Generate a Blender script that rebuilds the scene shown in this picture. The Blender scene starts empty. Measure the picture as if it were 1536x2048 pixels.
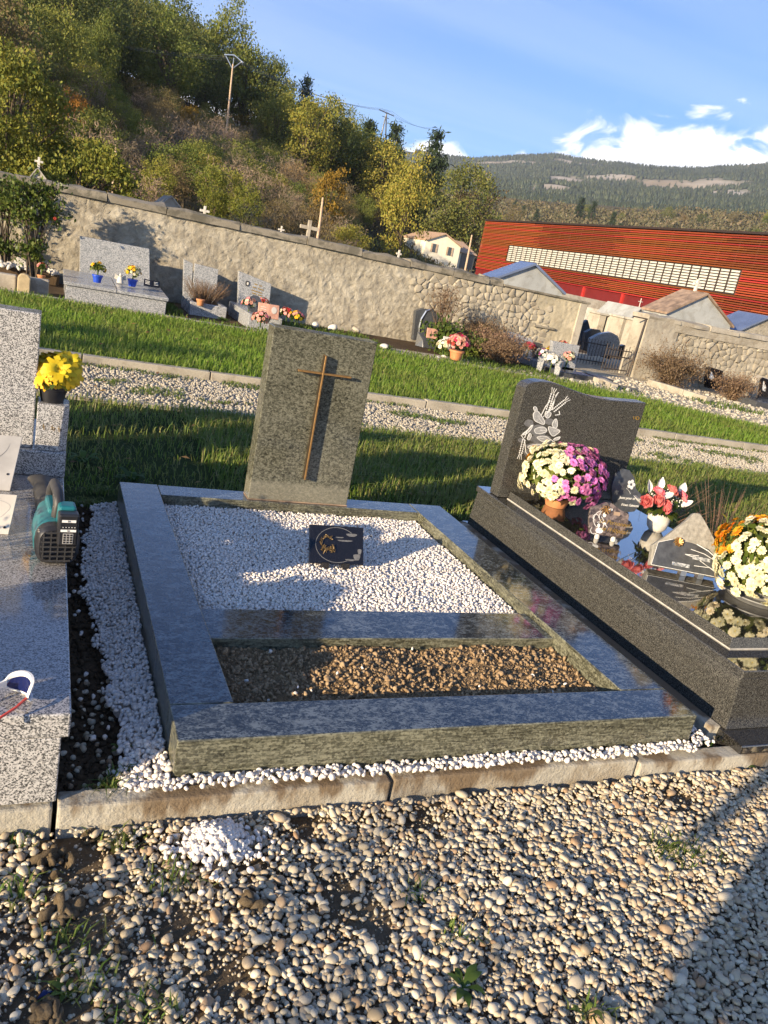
import bpy, bmesh, math, random
import numpy as np
from mathutils import Vector, Matrix, Euler

random.seed(7); RNG = np.random.default_rng(11)
SC = bpy.context.scene
COL = SC.collection
rad = math.radians

# ------------------------------------------------------------------ camera
FPX, YAW, PITCH, ROLL = 1605.6, .4325, .2980, .2042
CAM = np.array([-0.344, -1.611, 1.253])
_fw = np.array([math.sin(YAW)*math.cos(PITCH), math.cos(YAW)*math.cos(PITCH), -math.sin(PITCH)])
_r0 = np.array([math.cos(YAW), -math.sin(YAW), 0]); _u0 = np.cross(_r0, _fw)
_rt = math.cos(ROLL)*_r0 + math.sin(ROLL)*_u0
_up = -math.sin(ROLL)*_r0 + math.cos(ROLL)*_u0
cam = bpy.data.cameras.new('camera'); camo = bpy.data.objects.new('camera', cam); COL.objects.link(camo)
camo.matrix_world = Matrix(((_rt[0], _up[0], -_fw[0], CAM[0]), (_rt[1], _up[1], -_fw[1], CAM[1]),
                            (_rt[2], _up[2], -_fw[2], CAM[2]), (0, 0, 0, 1)))
cam.sensor_fit = 'HORIZONTAL'; cam.sensor_width = 36; cam.lens = FPX/1536*36
cam.clip_start = .02; cam.clip_end = 9000
SC.camera = camo
SC.render.resolution_x, SC.render.resolution_y = 768, 1024

def ray(px, py): return _fw + (px-768)/FPX*_rt - (py-1024)/FPX*_up
def G(px, py, z=0.):                         # point of the photograph on the level z
    d = ray(px, py); return CAM + d*((z-CAM[2])/d[2])
def Y(px, py, y):                            # point of the photograph on the plane y
    d = ray(px, py); return CAM + d*((y-CAM[1])/d[1])
def X(px, py, x):
    d = ray(px, py); return CAM + d*((x-CAM[0])/d[0])
def PR(p):
    d = np.asarray(p, float)-CAM; w = d@_fw
    return 768+FPX*(d@_rt)/w, 1024-FPX*(d@_up)/w, w
def seen(P, m=40):                           # which of the points fall in (or near) the frame
    d = np.asarray(P, float)-CAM; w = d@_fw; w1 = np.where(w > .05, w, 1e9)
    u = 768+FPX*(d@_rt)/w1; v = 1024-FPX*(d@_up)/w1
    return (w > .05) & (u > -m) & (u < 1536+m) & (v > -m) & (v < 2048+m)

# ------------------------------------------------------------------ light
SUN_AZ, SUN_EL = 242., 12.5                  # degrees, azimuth from +y clockwise
SKY_STRENGTH, SUN_STRENGTH, EXPOSURE = .15, 3.5, 1.62
world = bpy.data.worlds.new('World'); SC.world = world; world.use_nodes = True
sun = bpy.data.lights.new('sun', 'SUN'); sun.energy = SUN_STRENGTH; sun.angle = rad(.6); sun.color = (1, .80, .54)
suno = bpy.data.objects.new('sun', sun); COL.objects.link(suno)
_sd = Vector((math.sin(rad(SUN_AZ))*math.cos(rad(SUN_EL)), math.cos(rad(SUN_AZ))*math.cos(rad(SUN_EL)), math.sin(rad(SUN_EL))))
suno.rotation_euler = (-_sd).to_track_quat('-Z', 'Y').to_euler()
suno.location = (-20, -12, 12)
SC.render.engine = 'CYCLES'
vs = SC.view_settings; vs.view_transform = 'Standard'; vs.look = 'None'; vs.exposure = EXPOSURE; vs.gamma = 1; vs.use_curve_mapping = False
SC.cycles.max_bounces = 8; SC.cycles.transparent_max_bounces = 8

def sky_world():
    nt = world.node_tree; n = nt.nodes; L = nt.links; n.clear()
    out = n.new('ShaderNodeOutputWorld'); bg = n.new('ShaderNodeBackground'); bg.inputs[1].default_value = SKY_STRENGTH
    sky = n.new('ShaderNodeTexSky'); sky.sky_type = 'NISHITA'; sky.sun_disc = False
    sky.sun_elevation = rad(SUN_EL); sky.sun_rotation = rad(SUN_AZ); sky.altitude = 500; sky.air_density = 1.0; sky.dust_density = 1.4; sky.ozone_density = 2.2
    tc = n.new('ShaderNodeTexCoord'); sep = n.new('ShaderNodeSeparateXYZ'); L.new(tc.outputs['Generated'], sep.inputs[0])
    def math_(op, a, b=None, clamp=False):
        m = n.new('ShaderNodeMath'); m.operation = op; m.use_clamp = clamp
        for i, v in enumerate((a, b)):
            if v is None: continue
            if hasattr(v, 'is_linked'): L.new(v, m.inputs[i])
            else: m.inputs[i].default_value = v
        return m.outputs[0]
    def ss(v, a, b):                          # smooth step
        m = n.new('ShaderNodeMapRange'); m.interpolation_type = 'SMOOTHSTEP'; L.new(v, m.inputs[0]); m.inputs[1].default_value = a; m.inputs[2].default_value = b
        return m.outputs[0]
    el = math_('MULTIPLY', math_('ARCSINE', sep.outputs[2]), 57.2958)
    az = math_('MULTIPLY', math_('ARCTAN2', sep.outputs[0], sep.outputs[1]), 57.2958)
    cmb = n.new('ShaderNodeCombineXYZ'); L.new(math_('MULTIPLY', az, .1), cmb.inputs[0]); L.new(math_('MULTIPLY', el, .16), cmb.inputs[1])
    cmb.inputs[2].default_value = 3.7
    nz = n.new('ShaderNodeTexNoise'); nz.inputs['Scale'].default_value = 3.3; nz.inputs['Detail'].default_value = 9; nz.inputs['Roughness'].default_value = .56
    nz.inputs['Distortion'].default_value = .9; L.new(cmb.outputs[0], nz.inputs['Vector'])
    # cumulus bank: the tops rise and fall round the horizon, higher towards the east
    nb = n.new('ShaderNodeTexNoise'); nb.noise_dimensions = '1D'; nb.inputs['Scale'].default_value = .19; nb.inputs['Detail'].default_value = 2
    L.new(az, nb.inputs['W'])
    rise = math_('MULTIPLY', ss(az, 26., 38.), 4.3)
    top = math_('ADD', math_('ADD', rise, 7.9), math_('MULTIPLY', math_('SUBTRACT', nb.outputs[0], .5), 2.0))
    depth = math_('SUBTRACT', top, el)
    dens = math_('ADD', math_('MULTIPLY', depth, .36), math_('MULTIPLY', math_('SUBTRACT', nz.outputs[0], .5), 2.7))
    cl = ss(dens, -.05, .6)
    # thin high cirrus
    pz = math_('MAXIMUM', sep.outputs[2], .06); pl = n.new('ShaderNodeCombineXYZ'); L.new(math_('DIVIDE', sep.outputs[0], pz), pl.inputs[0]); L.new(math_('DIVIDE', sep.outputs[1], pz), pl.inputs[1])
    mp = n.new('ShaderNodeMapping'); L.new(pl.outputs[0], mp.inputs[0]); mp.inputs['Rotation'].default_value = (0, 0, -.35); mp.inputs['Scale'].default_value = (.16, .75, 1)
    nc = n.new('ShaderNodeTexNoise'); nc.inputs['Scale'].default_value = 1.4; nc.inputs['Detail'].default_value = 6; nc.inputs['Distortion'].default_value = .8; L.new(mp.outputs[0], nc.inputs['Vector'])
    ci = math_('MULTIPLY', ss(nc.outputs[0], .30, .80), .10)
    mask = math_('MAXIMUM', cl, ci)
    shade = n.new('ShaderNodeMix'); shade.data_type = 'RGBA'
    L.new(ss(dens, .25, 1.5), shade.inputs[0]); shade.inputs[6].default_value = (4.3, 4.2, 4.05, 1); shade.inputs[7].default_value = (3.1, 3.2, 3.4, 1)
    mix = n.new('ShaderNodeMix'); mix.data_type = 'RGBA'
    tint = n.new('ShaderNodeMix'); tint.data_type = 'RGBA'; tint.blend_type = 'MULTIPLY'; tint.inputs[0].default_value = 1; L.new(sky.outputs[0], tint.inputs[6]); tint.inputs[7].default_value = (.215, .35, .55, 1)
    L.new(mask, mix.inputs[0]); L.new(tint.outputs[2], mix.inputs[6]); L.new(shade.outputs[2], mix.inputs[7])
    L.new(mix.outputs[2], bg.inputs[0]); L.new(bg.outputs[0], out.inputs[0])
sky_world()

# ------------------------------------------------------------------ materials
class NT:
    def __init__(s, name, rough=.7, spec=.5):
        s.m = bpy.data.materials.new(name); s.m.use_nodes = True; s.n = s.m.node_tree.nodes; s.L = s.m.node_tree.links
        s.b = s.n['Principled BSDF']; s.b.inputs['Roughness'].default_value = rough; s.b.inputs['Specular IOR Level'].default_value = spec
        s.tc = s.n.new('ShaderNodeTexCoord')
    def coord(s, scale=(1, 1, 1), rot=(0, 0, 0), kind='Object'):
        mp = s.n.new('ShaderNodeMapping'); mp.inputs['Scale'].default_value = scale; mp.inputs['Rotation'].default_value = rot
        s.L.new(s.tc.outputs[kind], mp.inputs[0]); return mp.outputs[0]
    def world(s, scale=(1, 1, 1), rot=(0, 0, 0)):
        g = s.n.new('ShaderNodeNewGeometry'); mp = s.n.new('ShaderNodeMapping'); mp.inputs['Scale'].default_value = scale; mp.inputs['Rotation'].default_value = rot
        s.L.new(g.outputs['Position'], mp.inputs[0]); return mp.outputs[0]
    def noise(s, vec, scale, detail=4, rough=.55, dist=0):
        t = s.n.new('ShaderNodeTexNoise'); t.inputs['Scale'].default_value = scale; t.inputs['Detail'].default_value = detail
        t.inputs['Roughness'].default_value = rough; t.inputs['Distortion'].default_value = dist; s.L.new(vec, t.inputs['Vector']); return t.outputs[0]
    def voro(s, vec, scale, feature='F1', out='Distance', rnd=1):
        t = s.n.new('ShaderNodeTexVoronoi'); t.feature = feature; t.inputs['Scale'].default_value = scale; t.inputs['Randomness'].default_value = rnd
        s.L.new(vec, t.inputs['Vector']); return t.outputs[out]
    def ramp(s, fac, stops, interp='LINEAR'):
        r = s.n.new('ShaderNodeValToRGB'); r.color_ramp.interpolation = interp; e = r.color_ramp.elements
        while len(e) < len(stops): e.new(.5)
        for q, (p, c) in zip(e, stops):
            q.position = p; q.color = (c, c, c, 1) if isinstance(c, (int, float)) else (*c, 1)
        s.L.new(fac, r.inputs[0]); return r.outputs[0]
    def mix(s, fac, a, b, mode='MIX'):
        m = s.n.new('ShaderNodeMix'); m.data_type = 'RGBA'; m.blend_type = mode
        for i, v in ((0, fac), (6, a), (7, b)):
            if hasattr(v, 'is_linked'): s.L.new(v, m.inputs[i])
            elif i == 0: m.inputs[0].default_value = v
            else: m.inputs[i].default_value = (v, v, v, 1) if isinstance(v, (int, float)) else (*v, 1)
        return m.outputs[2]
    def math(s, op, a, b=0., c=None):
        m = s.n.new('ShaderNodeMath'); m.operation = op
        for i, v in enumerate((a, b)):
            if hasattr(v, 'is_linked'): s.L.new(v, m.inputs[i])
            else: m.inputs[i].default_value = v
        return m.outputs[0]
    def island(s): 
        g = s.n.new('ShaderNodeNewGeometry'); return g.outputs['Random Per Island']
    def objrand(s):
        g = s.n.new('ShaderNodeObjectInfo'); return g.outputs['Random']
    def color(s, v):
        if hasattr(v, 'is_linked'): s.L.new(v, s.b.inputs['Base Color'])
        else: s.b.inputs['Base Color'].default_value = (*v, 1)
    def rough(s, v): s.L.new(v, s.b.inputs['Roughness'])
    def bump(s, h, strength=.3, dist=.01, chain=None):
        b = s.n.new('ShaderNodeBump'); b.inputs['Strength'].default_value = strength; b.inputs['Distance'].default_value = dist
        s.L.new(h, b.inputs['Height']); s.L.new(b.outputs[0], s.b.inputs['Normal'])
        if chain is not None: s.L.new(chain.outputs[0], b.inputs['Normal'])
        return b

def plain(name, c, rough=.6, var=.25, scale=40, spec=.5, metal=0, bump=.1, dist=.003):
    t = NT(name, rough, spec); v = t.coord(); nz = t.noise(v, scale, 5)
    t.color(t.ramp(nz, [(.3, tuple(x*(1-var) for x in c)), (.7, tuple(min(1, x*(1+var)) for x in c))]))
    t.b.inputs['Metallic'].default_value = metal
    if bump: t.bump(nz, bump, dist)
    return t.m

def leafmat(name, cols, trans=.35, rough=.6, big=None):
    """foliage: colour by leaf, some light let through"""
    t = NT(name, rough, .25); st = [(i/(max(1, len(cols)-1)), c) for i, c in enumerate(cols)]
    c = t.ramp(t.island(), st)
    if big:
        v = t.world(); c = t.mix(t.ramp(t.noise(v, big, 4), [(.42, .0), (.68, .55)]), c, (.20, .21, .06))
    oi = t.objrand(); hs = t.n.new('ShaderNodeHueSaturation'); t.L.new(c, hs.inputs['Color'])
    mr = t.n.new('ShaderNodeMapRange'); t.L.new(oi, mr.inputs[0]); mr.inputs[3].default_value = .7; mr.inputs[4].default_value = 1.3; t.L.new(mr.outputs[0], hs.inputs['Value'])
    mr2 = t.n.new('ShaderNodeMapRange'); t.L.new(oi, mr2.inputs[0]); mr2.inputs[3].default_value = .52; mr2.inputs[4].default_value = .475; t.L.new(mr2.outputs[0], hs.inputs['Hue'])
    c = hs.outputs[0]
    t.color(c)
    if trans:
        tr = t.n.new('ShaderNodeBsdfTranslucent'); t.L.new(c, tr.inputs[0]); mx = t.n.new('ShaderNodeMixShader'); mx.inputs[0].default_value = trans
        t.L.new(t.b.outputs[0], mx.inputs[1]); t.L.new(tr.outputs[0], mx.inputs[2]); t.L.new(mx.outputs[0], t.n['Material Output'].inputs[0])
    return t.m

M = {}
def granite_speckle(name, cols, scale, rough, coat=0., ior=1.5, bump=0., grain=0):
    t = NT(name, rough, .5); v = t.world()
    a = t.voro(v, scale, out='Color'); sp = t.n.new('ShaderNodeSeparateColor'); t.L.new(a, sp.inputs[0])
    nz = t.noise(v, scale*.9, 3, .7)
    f = t.math('ADD', t.math('MULTIPLY', sp.outputs[0], .55), t.math('MULTIPLY', nz, .45))
    t.color(t.mix(t.ramp(t.noise(v, 3.1, 3), [(.35, 0.), (.7, .35)]), t.ramp(f, cols, 'LINEAR'), cols[len(cols)//2][1], 'MULTIPLY') if grain else t.ramp(f, cols, 'LINEAR'))
    t.b.inputs['IOR'].default_value = ior
    w = t.noise(v, 9, 4)
    t.rough(t.ramp(w, [(.3, max(.02, rough*.7)), (.75, rough*1.5)]))
    if coat: t.b.inputs['Coat Weight'].default_value = coat; t.b.inputs['Coat Roughness'].default_value = .05
    if bump: t.bump(nz, bump, .0015)
    return t.m
M['grey_granite'] = granite_speckle('grey speckled granite', [(.18, (.025, .025, .025)), (.36, (.12, .12, .12)), (.5, (.31, .305, .295)), (.68, (.54, .53, .51)), (.9, (.32, .29, .275))], 330, .16, ior=1.55)
M['grey_granite_polished'] = granite_speckle('grey speckled granite polished', [(.18, (.02, .02, .02)), (.36, (.11, .105, .1)), (.5, (.27, .26, .25)), (.68, (.42, .40, .38)), (.9, (.27, .24, .22))], 330, .12, coat=.3, ior=1.6)
M['dark_granite'] = granite_speckle('dark brown black granite', [(.25, (.013, .013, .012)), (.5, (.042, .041, .037)), (.72, (.096, .093, .082)), (.9, (.175, .168, .15))], 460, .2, ior=1.5)
M['dark_granite_mirror'] = granite_speckle('dark granite mirror polished', [(.25, (.006, .006, .006)), (.55, (.018, .017, .016)), (.8, (.05, .047, .042))], 330, .035, coat=1., ior=1.7)
M['pale_granite'] = granite_speckle('pale blue grey granite', [(.2, (.12, .13, .14)), (.5, (.27, .28, .29)), (.8, (.46, .46, .46))], 120, .25)
M['rose_granite'] = granite_speckle('brown violet granite', [(.2, (.03, .024, .022)), (.5, (.085, .066, .06)), (.8, (.19, .15, .135))], 90, .2)

def olive(name, streak, dark, mid, light, rough, coat, freq=1., bump=0., ior=1.6):
    t = NT(name, rough, .5)
    v = t.world(streak); a = t.noise(v, 28*freq, 8, .68, .7); v2 = t.world(); b = t.noise(v2, 190, 4, .7); c = t.noise(v2, 5, 4)
    sv = t.n.new('ShaderNodeSeparateColor'); t.L.new(t.voro(t.world((1, 1.4, 1.2)), 150, out='Color'), sv.inputs[0])
    f = t.math('ADD', t.math('ADD', t.math('MULTIPLY', a, .66), t.math('MULTIPLY', b, .2)), t.math('ADD', t.math('MULTIPLY', c, .18), t.math('MULTIPLY', sv.outputs[0], .15)))
    t.color(t.ramp(f, [(.45, dark), (.57, mid), (.70, light)])); t.b.inputs['IOR'].default_value = ior
    t.rough(t.ramp(c, [(.3, max(.03, rough*.7)), (.7, rough*1.35)]))
    if coat: t.b.inputs['Coat Weight'].default_value = coat; t.b.inputs['Coat Roughness'].default_value = .06
    if bump: t.bump(a, bump, .002)
    return t.m
M['olive_top'] = olive('olive granite polished', (1.0, 1.7, 1.2), (.005, .007, .009), (.030, .037, .040), (.15, .17, .17), .12, .25, .95, ior=1.6)
M['olive_side'] = olive('olive granite sawn', (.55, .8, 5.5), (.018, .0185, .012), (.074, .074, .05), (.20, .198, .14), .32, .1, .9, .25)
M['olive_stele'] = olive('olive brown granite', (1.1, 1., 1.4), (.020, .018, .012), (.085, .076, .052), (.24, .225, .16), .17, .3, .55)

def concrete(name, base, stain=(.12, .085, .05), amt=.5, bump=.6, wet=None):
    t = NT(name, .9, .2); v = t.world(); big = t.noise(v, 2.2, 6, .6); fine = t.noise(v, 60, 6, .7); peb = t.voro(v, 120)
    c = t.ramp(t.math('ADD', t.math('MULTIPLY', big, .6), t.math('MULTIPLY', fine, .4)), [(.3, tuple(x*.62 for x in base)), (.5, base), (.72, tuple(min(1, x*1.3) for x in base))])
    c = t.mix(t.ramp(t.noise(v, 4.3, 5, .65, .4), [(.50, 0.), (.60, amt)]), c, stain)
    if wet:
        sp = t.n.new('ShaderNodeSeparateXYZ'); t.L.new(v, sp.inputs[0]); drip = t.noise(t.world((1, 1, .22)), 11, 4, .6)
        k = t.math('ADD', t.math('MULTIPLY', sp.outputs[2], 4.5), t.math('ADD', t.math('MULTIPLY', drip, 1.3), t.math('MULTIPLY', t.noise(v, 1.9, 3), 1.5)))
        c = t.mix(t.ramp(t.math('MULTIPLY', k, .6), [(.80, 0.), (.90, .8)]), c, wet)
    t.color(c); b = t.bump(fine, bump, .006); b2 = t.n.new('ShaderNodeBump'); b2.inputs['Strength'].default_value = .25; b2.inputs['Distance'].default_value = .004
    t.L.new(peb, b2.inputs['Height']); t.L.new(b2.outputs[0], b.inputs['Normal']); return t.m
M['kerb'] = concrete('kerb concrete', (.40, .37, .30), (.20, .15, .09), amt=.5, bump=1., wet=(.125, .08, .04))
M['kerb_far'] = concrete('old kerb concrete', (.36, .325, .26), amt=.3)
M['coping'] = concrete('weathered coping stone', (.23, .205, .16), (.08, .075, .055), .7, 1.)
def crepi():
    t = NT('rough lime render', .95, .1); v = t.world((1, 1, 1.15)); big = t.noise(v, 1.3, 6, .65, .5); mid = t.noise(v, 7, 7, .7, .6); peb = t.voro(v, 13); fine = t.noise(v, 45, 5, .7)
    f = t.math('ADD', t.math('ADD', t.math('MULTIPLY', big, .4), t.math('MULTIPLY', mid, .55)), t.math('MULTIPLY', fine, .25))
    c = t.ramp(f, [(.42, (.13, .11, .08)), (.54, (.27, .24, .185)), (.64, (.365, .33, .26)), (.75, (.46, .425, .345))])
    c = t.mix(t.ramp(t.noise(v, 2.6, 5, .6, .3), [(.56, 0.), (.66, .55)]), c, (.21, .19, .155)); t.color(c)
    b = t.bump(mid, .9, .035); b2 = t.n.new('ShaderNodeBump'); b2.inputs['Strength'].default_value = .6; b2.inputs['Distance'].default_value = .012; t.L.new(fine, b2.inputs['Height']); t.L.new(b2.outputs[0], b.inputs['Normal'])
    return t.m
M['crepi'] = crepi()
M['pale_plaster'] = concrete('old pale plaster', (.38, .355, .30), (.2, .17, .13), .5, .5)
M['zinc_grey'] = concrete('grey zinc and cement', (.33, .34, .33), (.2, .19, .16), .4, .2)

def pebblemat(name, cols, rough=.55, dirt=.25, fine=90, bump=.15):
    t = NT(name, rough, .35); v = t.world(); st = [(i/(len(cols)-1), c) for i, c in enumerate(cols)]
    c = t.ramp(t.island(), st)
    c = t.mix(t.ramp(t.noise(v, fine, 4, .65), [(.35, dirt), (.62, 0.)]), c, (.13, .10, .065))
    t.color(c); t.bump(t.noise(v, fine*2.5, 3), bump, .002); return t.m
M['river_pebble'] = pebblemat('river pebbles', [(.33, .28, .19), (.49, .425, .305), (.55, .48, .345), (.30, .235, .145), (.46, .405, .31), (.63, .565, .43), (.38, .305, .20), (.53, .445, .305), (.28, .175, .095), (.49, .42, .30)], dirt=.16)
M['white_marble'] = pebblemat('white marble chippings', [(.76, .70, .64), (.85, .79, .72), (.72, .65, .58), (.87, .82, .75), (.78, .69, .60), (.54, .50, .45), (.84, .79, .73), (.74, .66, .56)], .5, .26, 130, .25)
M['clod'] = pebblemat('clods of earth', [(.28, .185, .10), (.35, .24, .13), (.22, .145, .075), (.40, .285, .165), (.29, .195, .105)], .95, .25, 160, .9)
M['lane_pebble'] = pebblemat('lane gravel', [(.36, .325, .25), (.43, .39, .31), (.30, .26, .19), (.47, .435, .36), (.39, .34, .26)], .7)

def ground(name, cols, scale=6, bump=.7):
    t = NT(name, .95, .1); v = t.world(); a = t.noise(v, scale, 8, .65); b = t.noise(v, scale*14, 6, .7)
    t.color(t.ramp(t.math('ADD', t.math('MULTIPLY', a, .55), t.math('MULTIPLY', b, .45)), [(.3+.4*i/(len(cols)-1), c) for i, c in enumerate(cols)]))
    t.bump(b, bump, .01); return t.m
M['soil'] = ground('dark soil', [(.045, .03, .018), (.085, .058, .034), (.13, .092, .055)])
M['bed_soil'] = ground('grave bed soil', [(.12, .078, .04), (.22, .15, .08), (.30, .21, .12)], 9, 1.)
M['path_soil'] = ground('path earth', [(.07, .05, .03), (.12, .09, .055), (.19, .15, .10)])
M['lane'] = ground('pale gravel lane', [(.20, .175, .125), (.33, .295, .225), (.45, .41, .34)], 3)
M['turf_soil'] = ground('turf soil', [(.02, .03, .008), (.035, .05, .013), (.05, .055, .02)])
M['meadow'] = ground('dry meadow', [(.07, .075, .025), (.12, .11, .045), (.17, .15, .075)], .6)
M['hill_floor'] = ground('wooded hillside floor', [(.035, .032, .014), (.06, .05, .024), (.10, .08, .042)], .35)
M['grass'] = leafmat('grass blades', [(.11, .21, .022), (.16, .28, .035), (.21, .34, .05), (.13, .24, .025), (.30, .33, .10)], .5, .5, big=1.1)
M['rough_grass'] = leafmat('rough grass blades', [(.075, .15, .018), (.12, .21, .03), (.17, .25, .05), (.26, .24, .10), (.10, .17, .025)], .4, .5, big=2.3)
M['weed'] = leafmat('weed leaves', [(.05, .10, .015), (.09, .15, .03), (.07, .12, .02)], .35)
M['dry'] = leafmat('dry stalks', [(.16, .11, .06), (.22, .155, .09), (.12, .08, .045), (.19, .12, .075)], .2)

def tree_leaf(name, cols): return leafmat(name, cols, .3, .65)
M['leaf_oak'] = tree_leaf('oak foliage', [(.095, .135, .025), (.15, .18, .034), (.21, .215, .042), (.12, .152, .028)])
M['leaf_dark'] = tree_leaf('dark wood foliage', [(.06, .09, .022), (.095, .12, .028), (.14, .15, .036), (.078, .104, .025)])
M['leaf_yellow'] = tree_leaf('yellowing foliage', [(.16, .19, .03), (.22, .225, .034), (.28, .25, .04), (.12, .16, .028)])
M['leaf_gold'] = tree_leaf('golden foliage', [(.25, .16, .02), (.30, .18, .025), (.20, .13, .02)])
M['leaf_rust'] = tree_leaf('rusty foliage', [(.16, .125, .055), (.21, .16, .068), (.13, .105, .045)])
M['leaf_pine'] = tree_leaf('pine needles', [(.03, .052, .022), (.045, .07, .03), (.036, .06, .025)])
M['twig'] = leafmat('bare twigs', [(.20, .16, .105), (.26, .205, .14), (.15, .12, .075), (.22, .16, .105)], .1, .8)
M['bark'] = plain('bark', (.085, .065, .045), .9, .4, 8, .2, 0, .8, .03)
M['shrub_leaf'] = leafmat('glossy shrub leaves', [(.045, .08, .016), (.075, .12, .022), (.12, .15, .03), (.06, .09, .018)], .3, .4)

M['white'] = plain('white paint', (.78, .76, .72), .5, .06)
M['stone_white'] = plain('white stone', (.52, .49, .43), .8, .25, 30)
M['black_plastic'] = plain('black plastic', (.016, .016, .018), .38, .3)
M['charcoal_plastic'] = plain('charcoal rubber', (.032, .031, .031), .55, .3)
M['teal'] = plain('teal plastic', (.012, .135, .155), .35, .15, 60)
M['blue_pot'] = plain('blue plastic', (.015, .06, .42), .35, .1)
M['terracotta'] = plain('terracotta', (.46, .19, .075), .75, .2, 25)
M['bronze'] = plain('old bronze', (.30, .17, .06), .45, .25, 60, .5, .6)
M['bronze_dark'] = plain('blackened bronze', (.04, .028, .016), .5, .3, 60, .5, .3)
M['engraving_mid'] = plain('soft grey engraving', (.27, .27, .265), .6, .25, 90)
M['gold'] = plain('gilding', (.62, .38, .09), .35, .2, 60, .5, .8)
M['engraving'] = plain('pale engraving', (.62, .62, .60), .6, .2, 120)
M['engraving_dim'] = plain('grey engraving', (.12, .12, .12), .5, .3, 120)
M['black_stone'] = plain('polished black stone', (.009, .009, .011), .07, .2, 80, .6, 0, 0)
M['slate'] = plain('grey slate', (.055, .058, .062), .25, .3, 40)
M['plaque_grey'] = plain('grey plaque marble', (.40, .385, .36), .3, .18, 9)
M['plaque_pale'] = plain('pale plaque marble', (.56, .52, .46), .3, .12, 9)
M['plaque_rose'] = plain('rose plaque marble', (.50, .27, .19), .4, .2, 30)
M['hewn'] = plain('hewn grey stone', (.25, .235, .20), .85, .3, 60, .2, 0, .8, .006)
M['steel'] = plain('brushed steel', (.55, .57, .58), .3, .1, 60, .5, .9)
M['iron'] = plain('rusty iron', (.05, .038, .032), .7, .4, 50)
M['red_plastic'] = plain('red plastic', (.6, .06, .03), .3, .1)
M['lens'] = plain('dark blue lens', (.01, .015, .08), .04, .1, 20, .8, 0, 0)
M['wood_pole'] = plain('grey brown timber', (.42, .31, .21), .85, .3, 14)
M['slat'] = leafmat('red orange timber slats', [(.22, .048, .016), (.28, .064, .02), (.17, .036, .013)], 0, .6)
M['red_panel'] = plain('dark red cladding', (.13, .014, .014), .5, .1, 2)
M['red_post'] = plain('red post', (.40, .028, .022), .5, .1, 3)
M['glass_white'] = plain('pale blind behind glass', (.52, .51, .45), .25, .08, 4)
M['dark_gap'] = plain('dark frame', (.025, .015, .012), .7, .2, 10)
M['cream_wall'] = plain('cream house wall', (.72, .66, .52), .85, .08, 2)
M['roof_tile'] = plain('faded roof tiles', (.40, .27, .18), .85, .25, 8)
M['sky_sheen_zinc'] = plain('zinc roof in painted sky sheen', (.10, .13, .22), .12, .15, 3, .7)  # sky reflection on the zinc put into the base colour as blue
M['rust_roof'] = plain('rusting metal roof', (.25, .175, .12), .7, .5, 6)
M['window'] = plain('window glass', (.04, .05, .06), .1, .2, 5)
M['skin'] = plain('skin', (.5, .3, .22), .5, .08, 30)
M['denim'] = plain('dark denim', (.03, .04, .08), .85, .2, 60)
M['coat'] = plain('grey jacket', (.08, .08, .085), .8, .2, 60)
M['hair'] = plain('brown hair', (.03, .02, .012), .6, .3, 80)

def petal(name, c, c2, trans=.25):
    return leafmat(name, [c, c2, c], trans, .55)
M['petal_cream'] = petal('cream petals', (.64, .59, .36), (.70, .66, .46), .15)
M['petal_white'] = petal('white petals', (.80, .76, .66), (.84, .82, .75))
M['petal_pink'] = petal('mauve pink petals', (.50, .13, .32), (.62, .21, .44), .2)
M['petal_yellow'] = petal('yellow petals', (.66, .40, .012), (.80, .55, .03), .12)
M['petal_orange'] = petal('orange petals', (.72, .28, .01), (.78, .36, .02))
M['petal_rose'] = petal('coral rose petals', (.74, .16, .17), (.80, .27, .26), .3)
M['petal_salmon'] = petal('salmon petals', (.75, .30, .22), (.70, .38, .32))
M['heart_yellow'] = plain('yellow flower heart', (.55, .40, .04), .8, .2, 200)
M['heart_pink'] = plain('dark pink flower heart', (.34, .05, .17), .8, .2, 200)
M['flower_red'] = petal('dark red petals', (.40, .02, .03), (.5, .04, .05))

# ------------------------------------------------------------------ mesh helpers
def fast_mesh(name, V, F, mat, smooth=False, sharp=None):
    me = bpy.data.meshes.new(name); V = np.ascontiguousarray(V, np.float32); F = np.ascontiguousarray(F, np.int32)
    k = F.shape[1]
    me.vertices.add(len(V)); me.vertices.foreach_set('co', V.ravel())
    me.loops.add(F.size); me.loops.foreach_set('vertex_index', F.ravel())
    me.polygons.add(len(F)); me.polygons.foreach_set('loop_start', np.arange(0, F.size, k, dtype=np.int32))
    if smooth: me.polygons.foreach_set('use_smooth', np.ones(len(F), bool))
    me.update(calc_edges=True)
    for m in (mat if isinstance(mat, (list, tuple)) else [mat]): me.materials.append(m)
    return me

def link(name, me, parent=None, loc=None, kind=None, label=None, cat=None, group=None, rot=None):
    o = bpy.data.objects.new(name, me); COL.objects.link(o)
    if parent is not None: o.parent = parent
    if loc is not None: o.location = loc
    if rot is not None: o.rotation_euler = rot
    if kind: o['kind'] = kind
    if label: o['label'] = label
    if cat: o['category'] = cat
    if group: o['group'] = group
    return o

def thing(name, label, cat, loc=(0, 0, 0), rotz=0, group=None, kind=None, rot=None):
    return link(name, None, None, tuple(float(v) for v in loc), kind, label, cat, group, rot or (0, 0, rotz))

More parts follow.
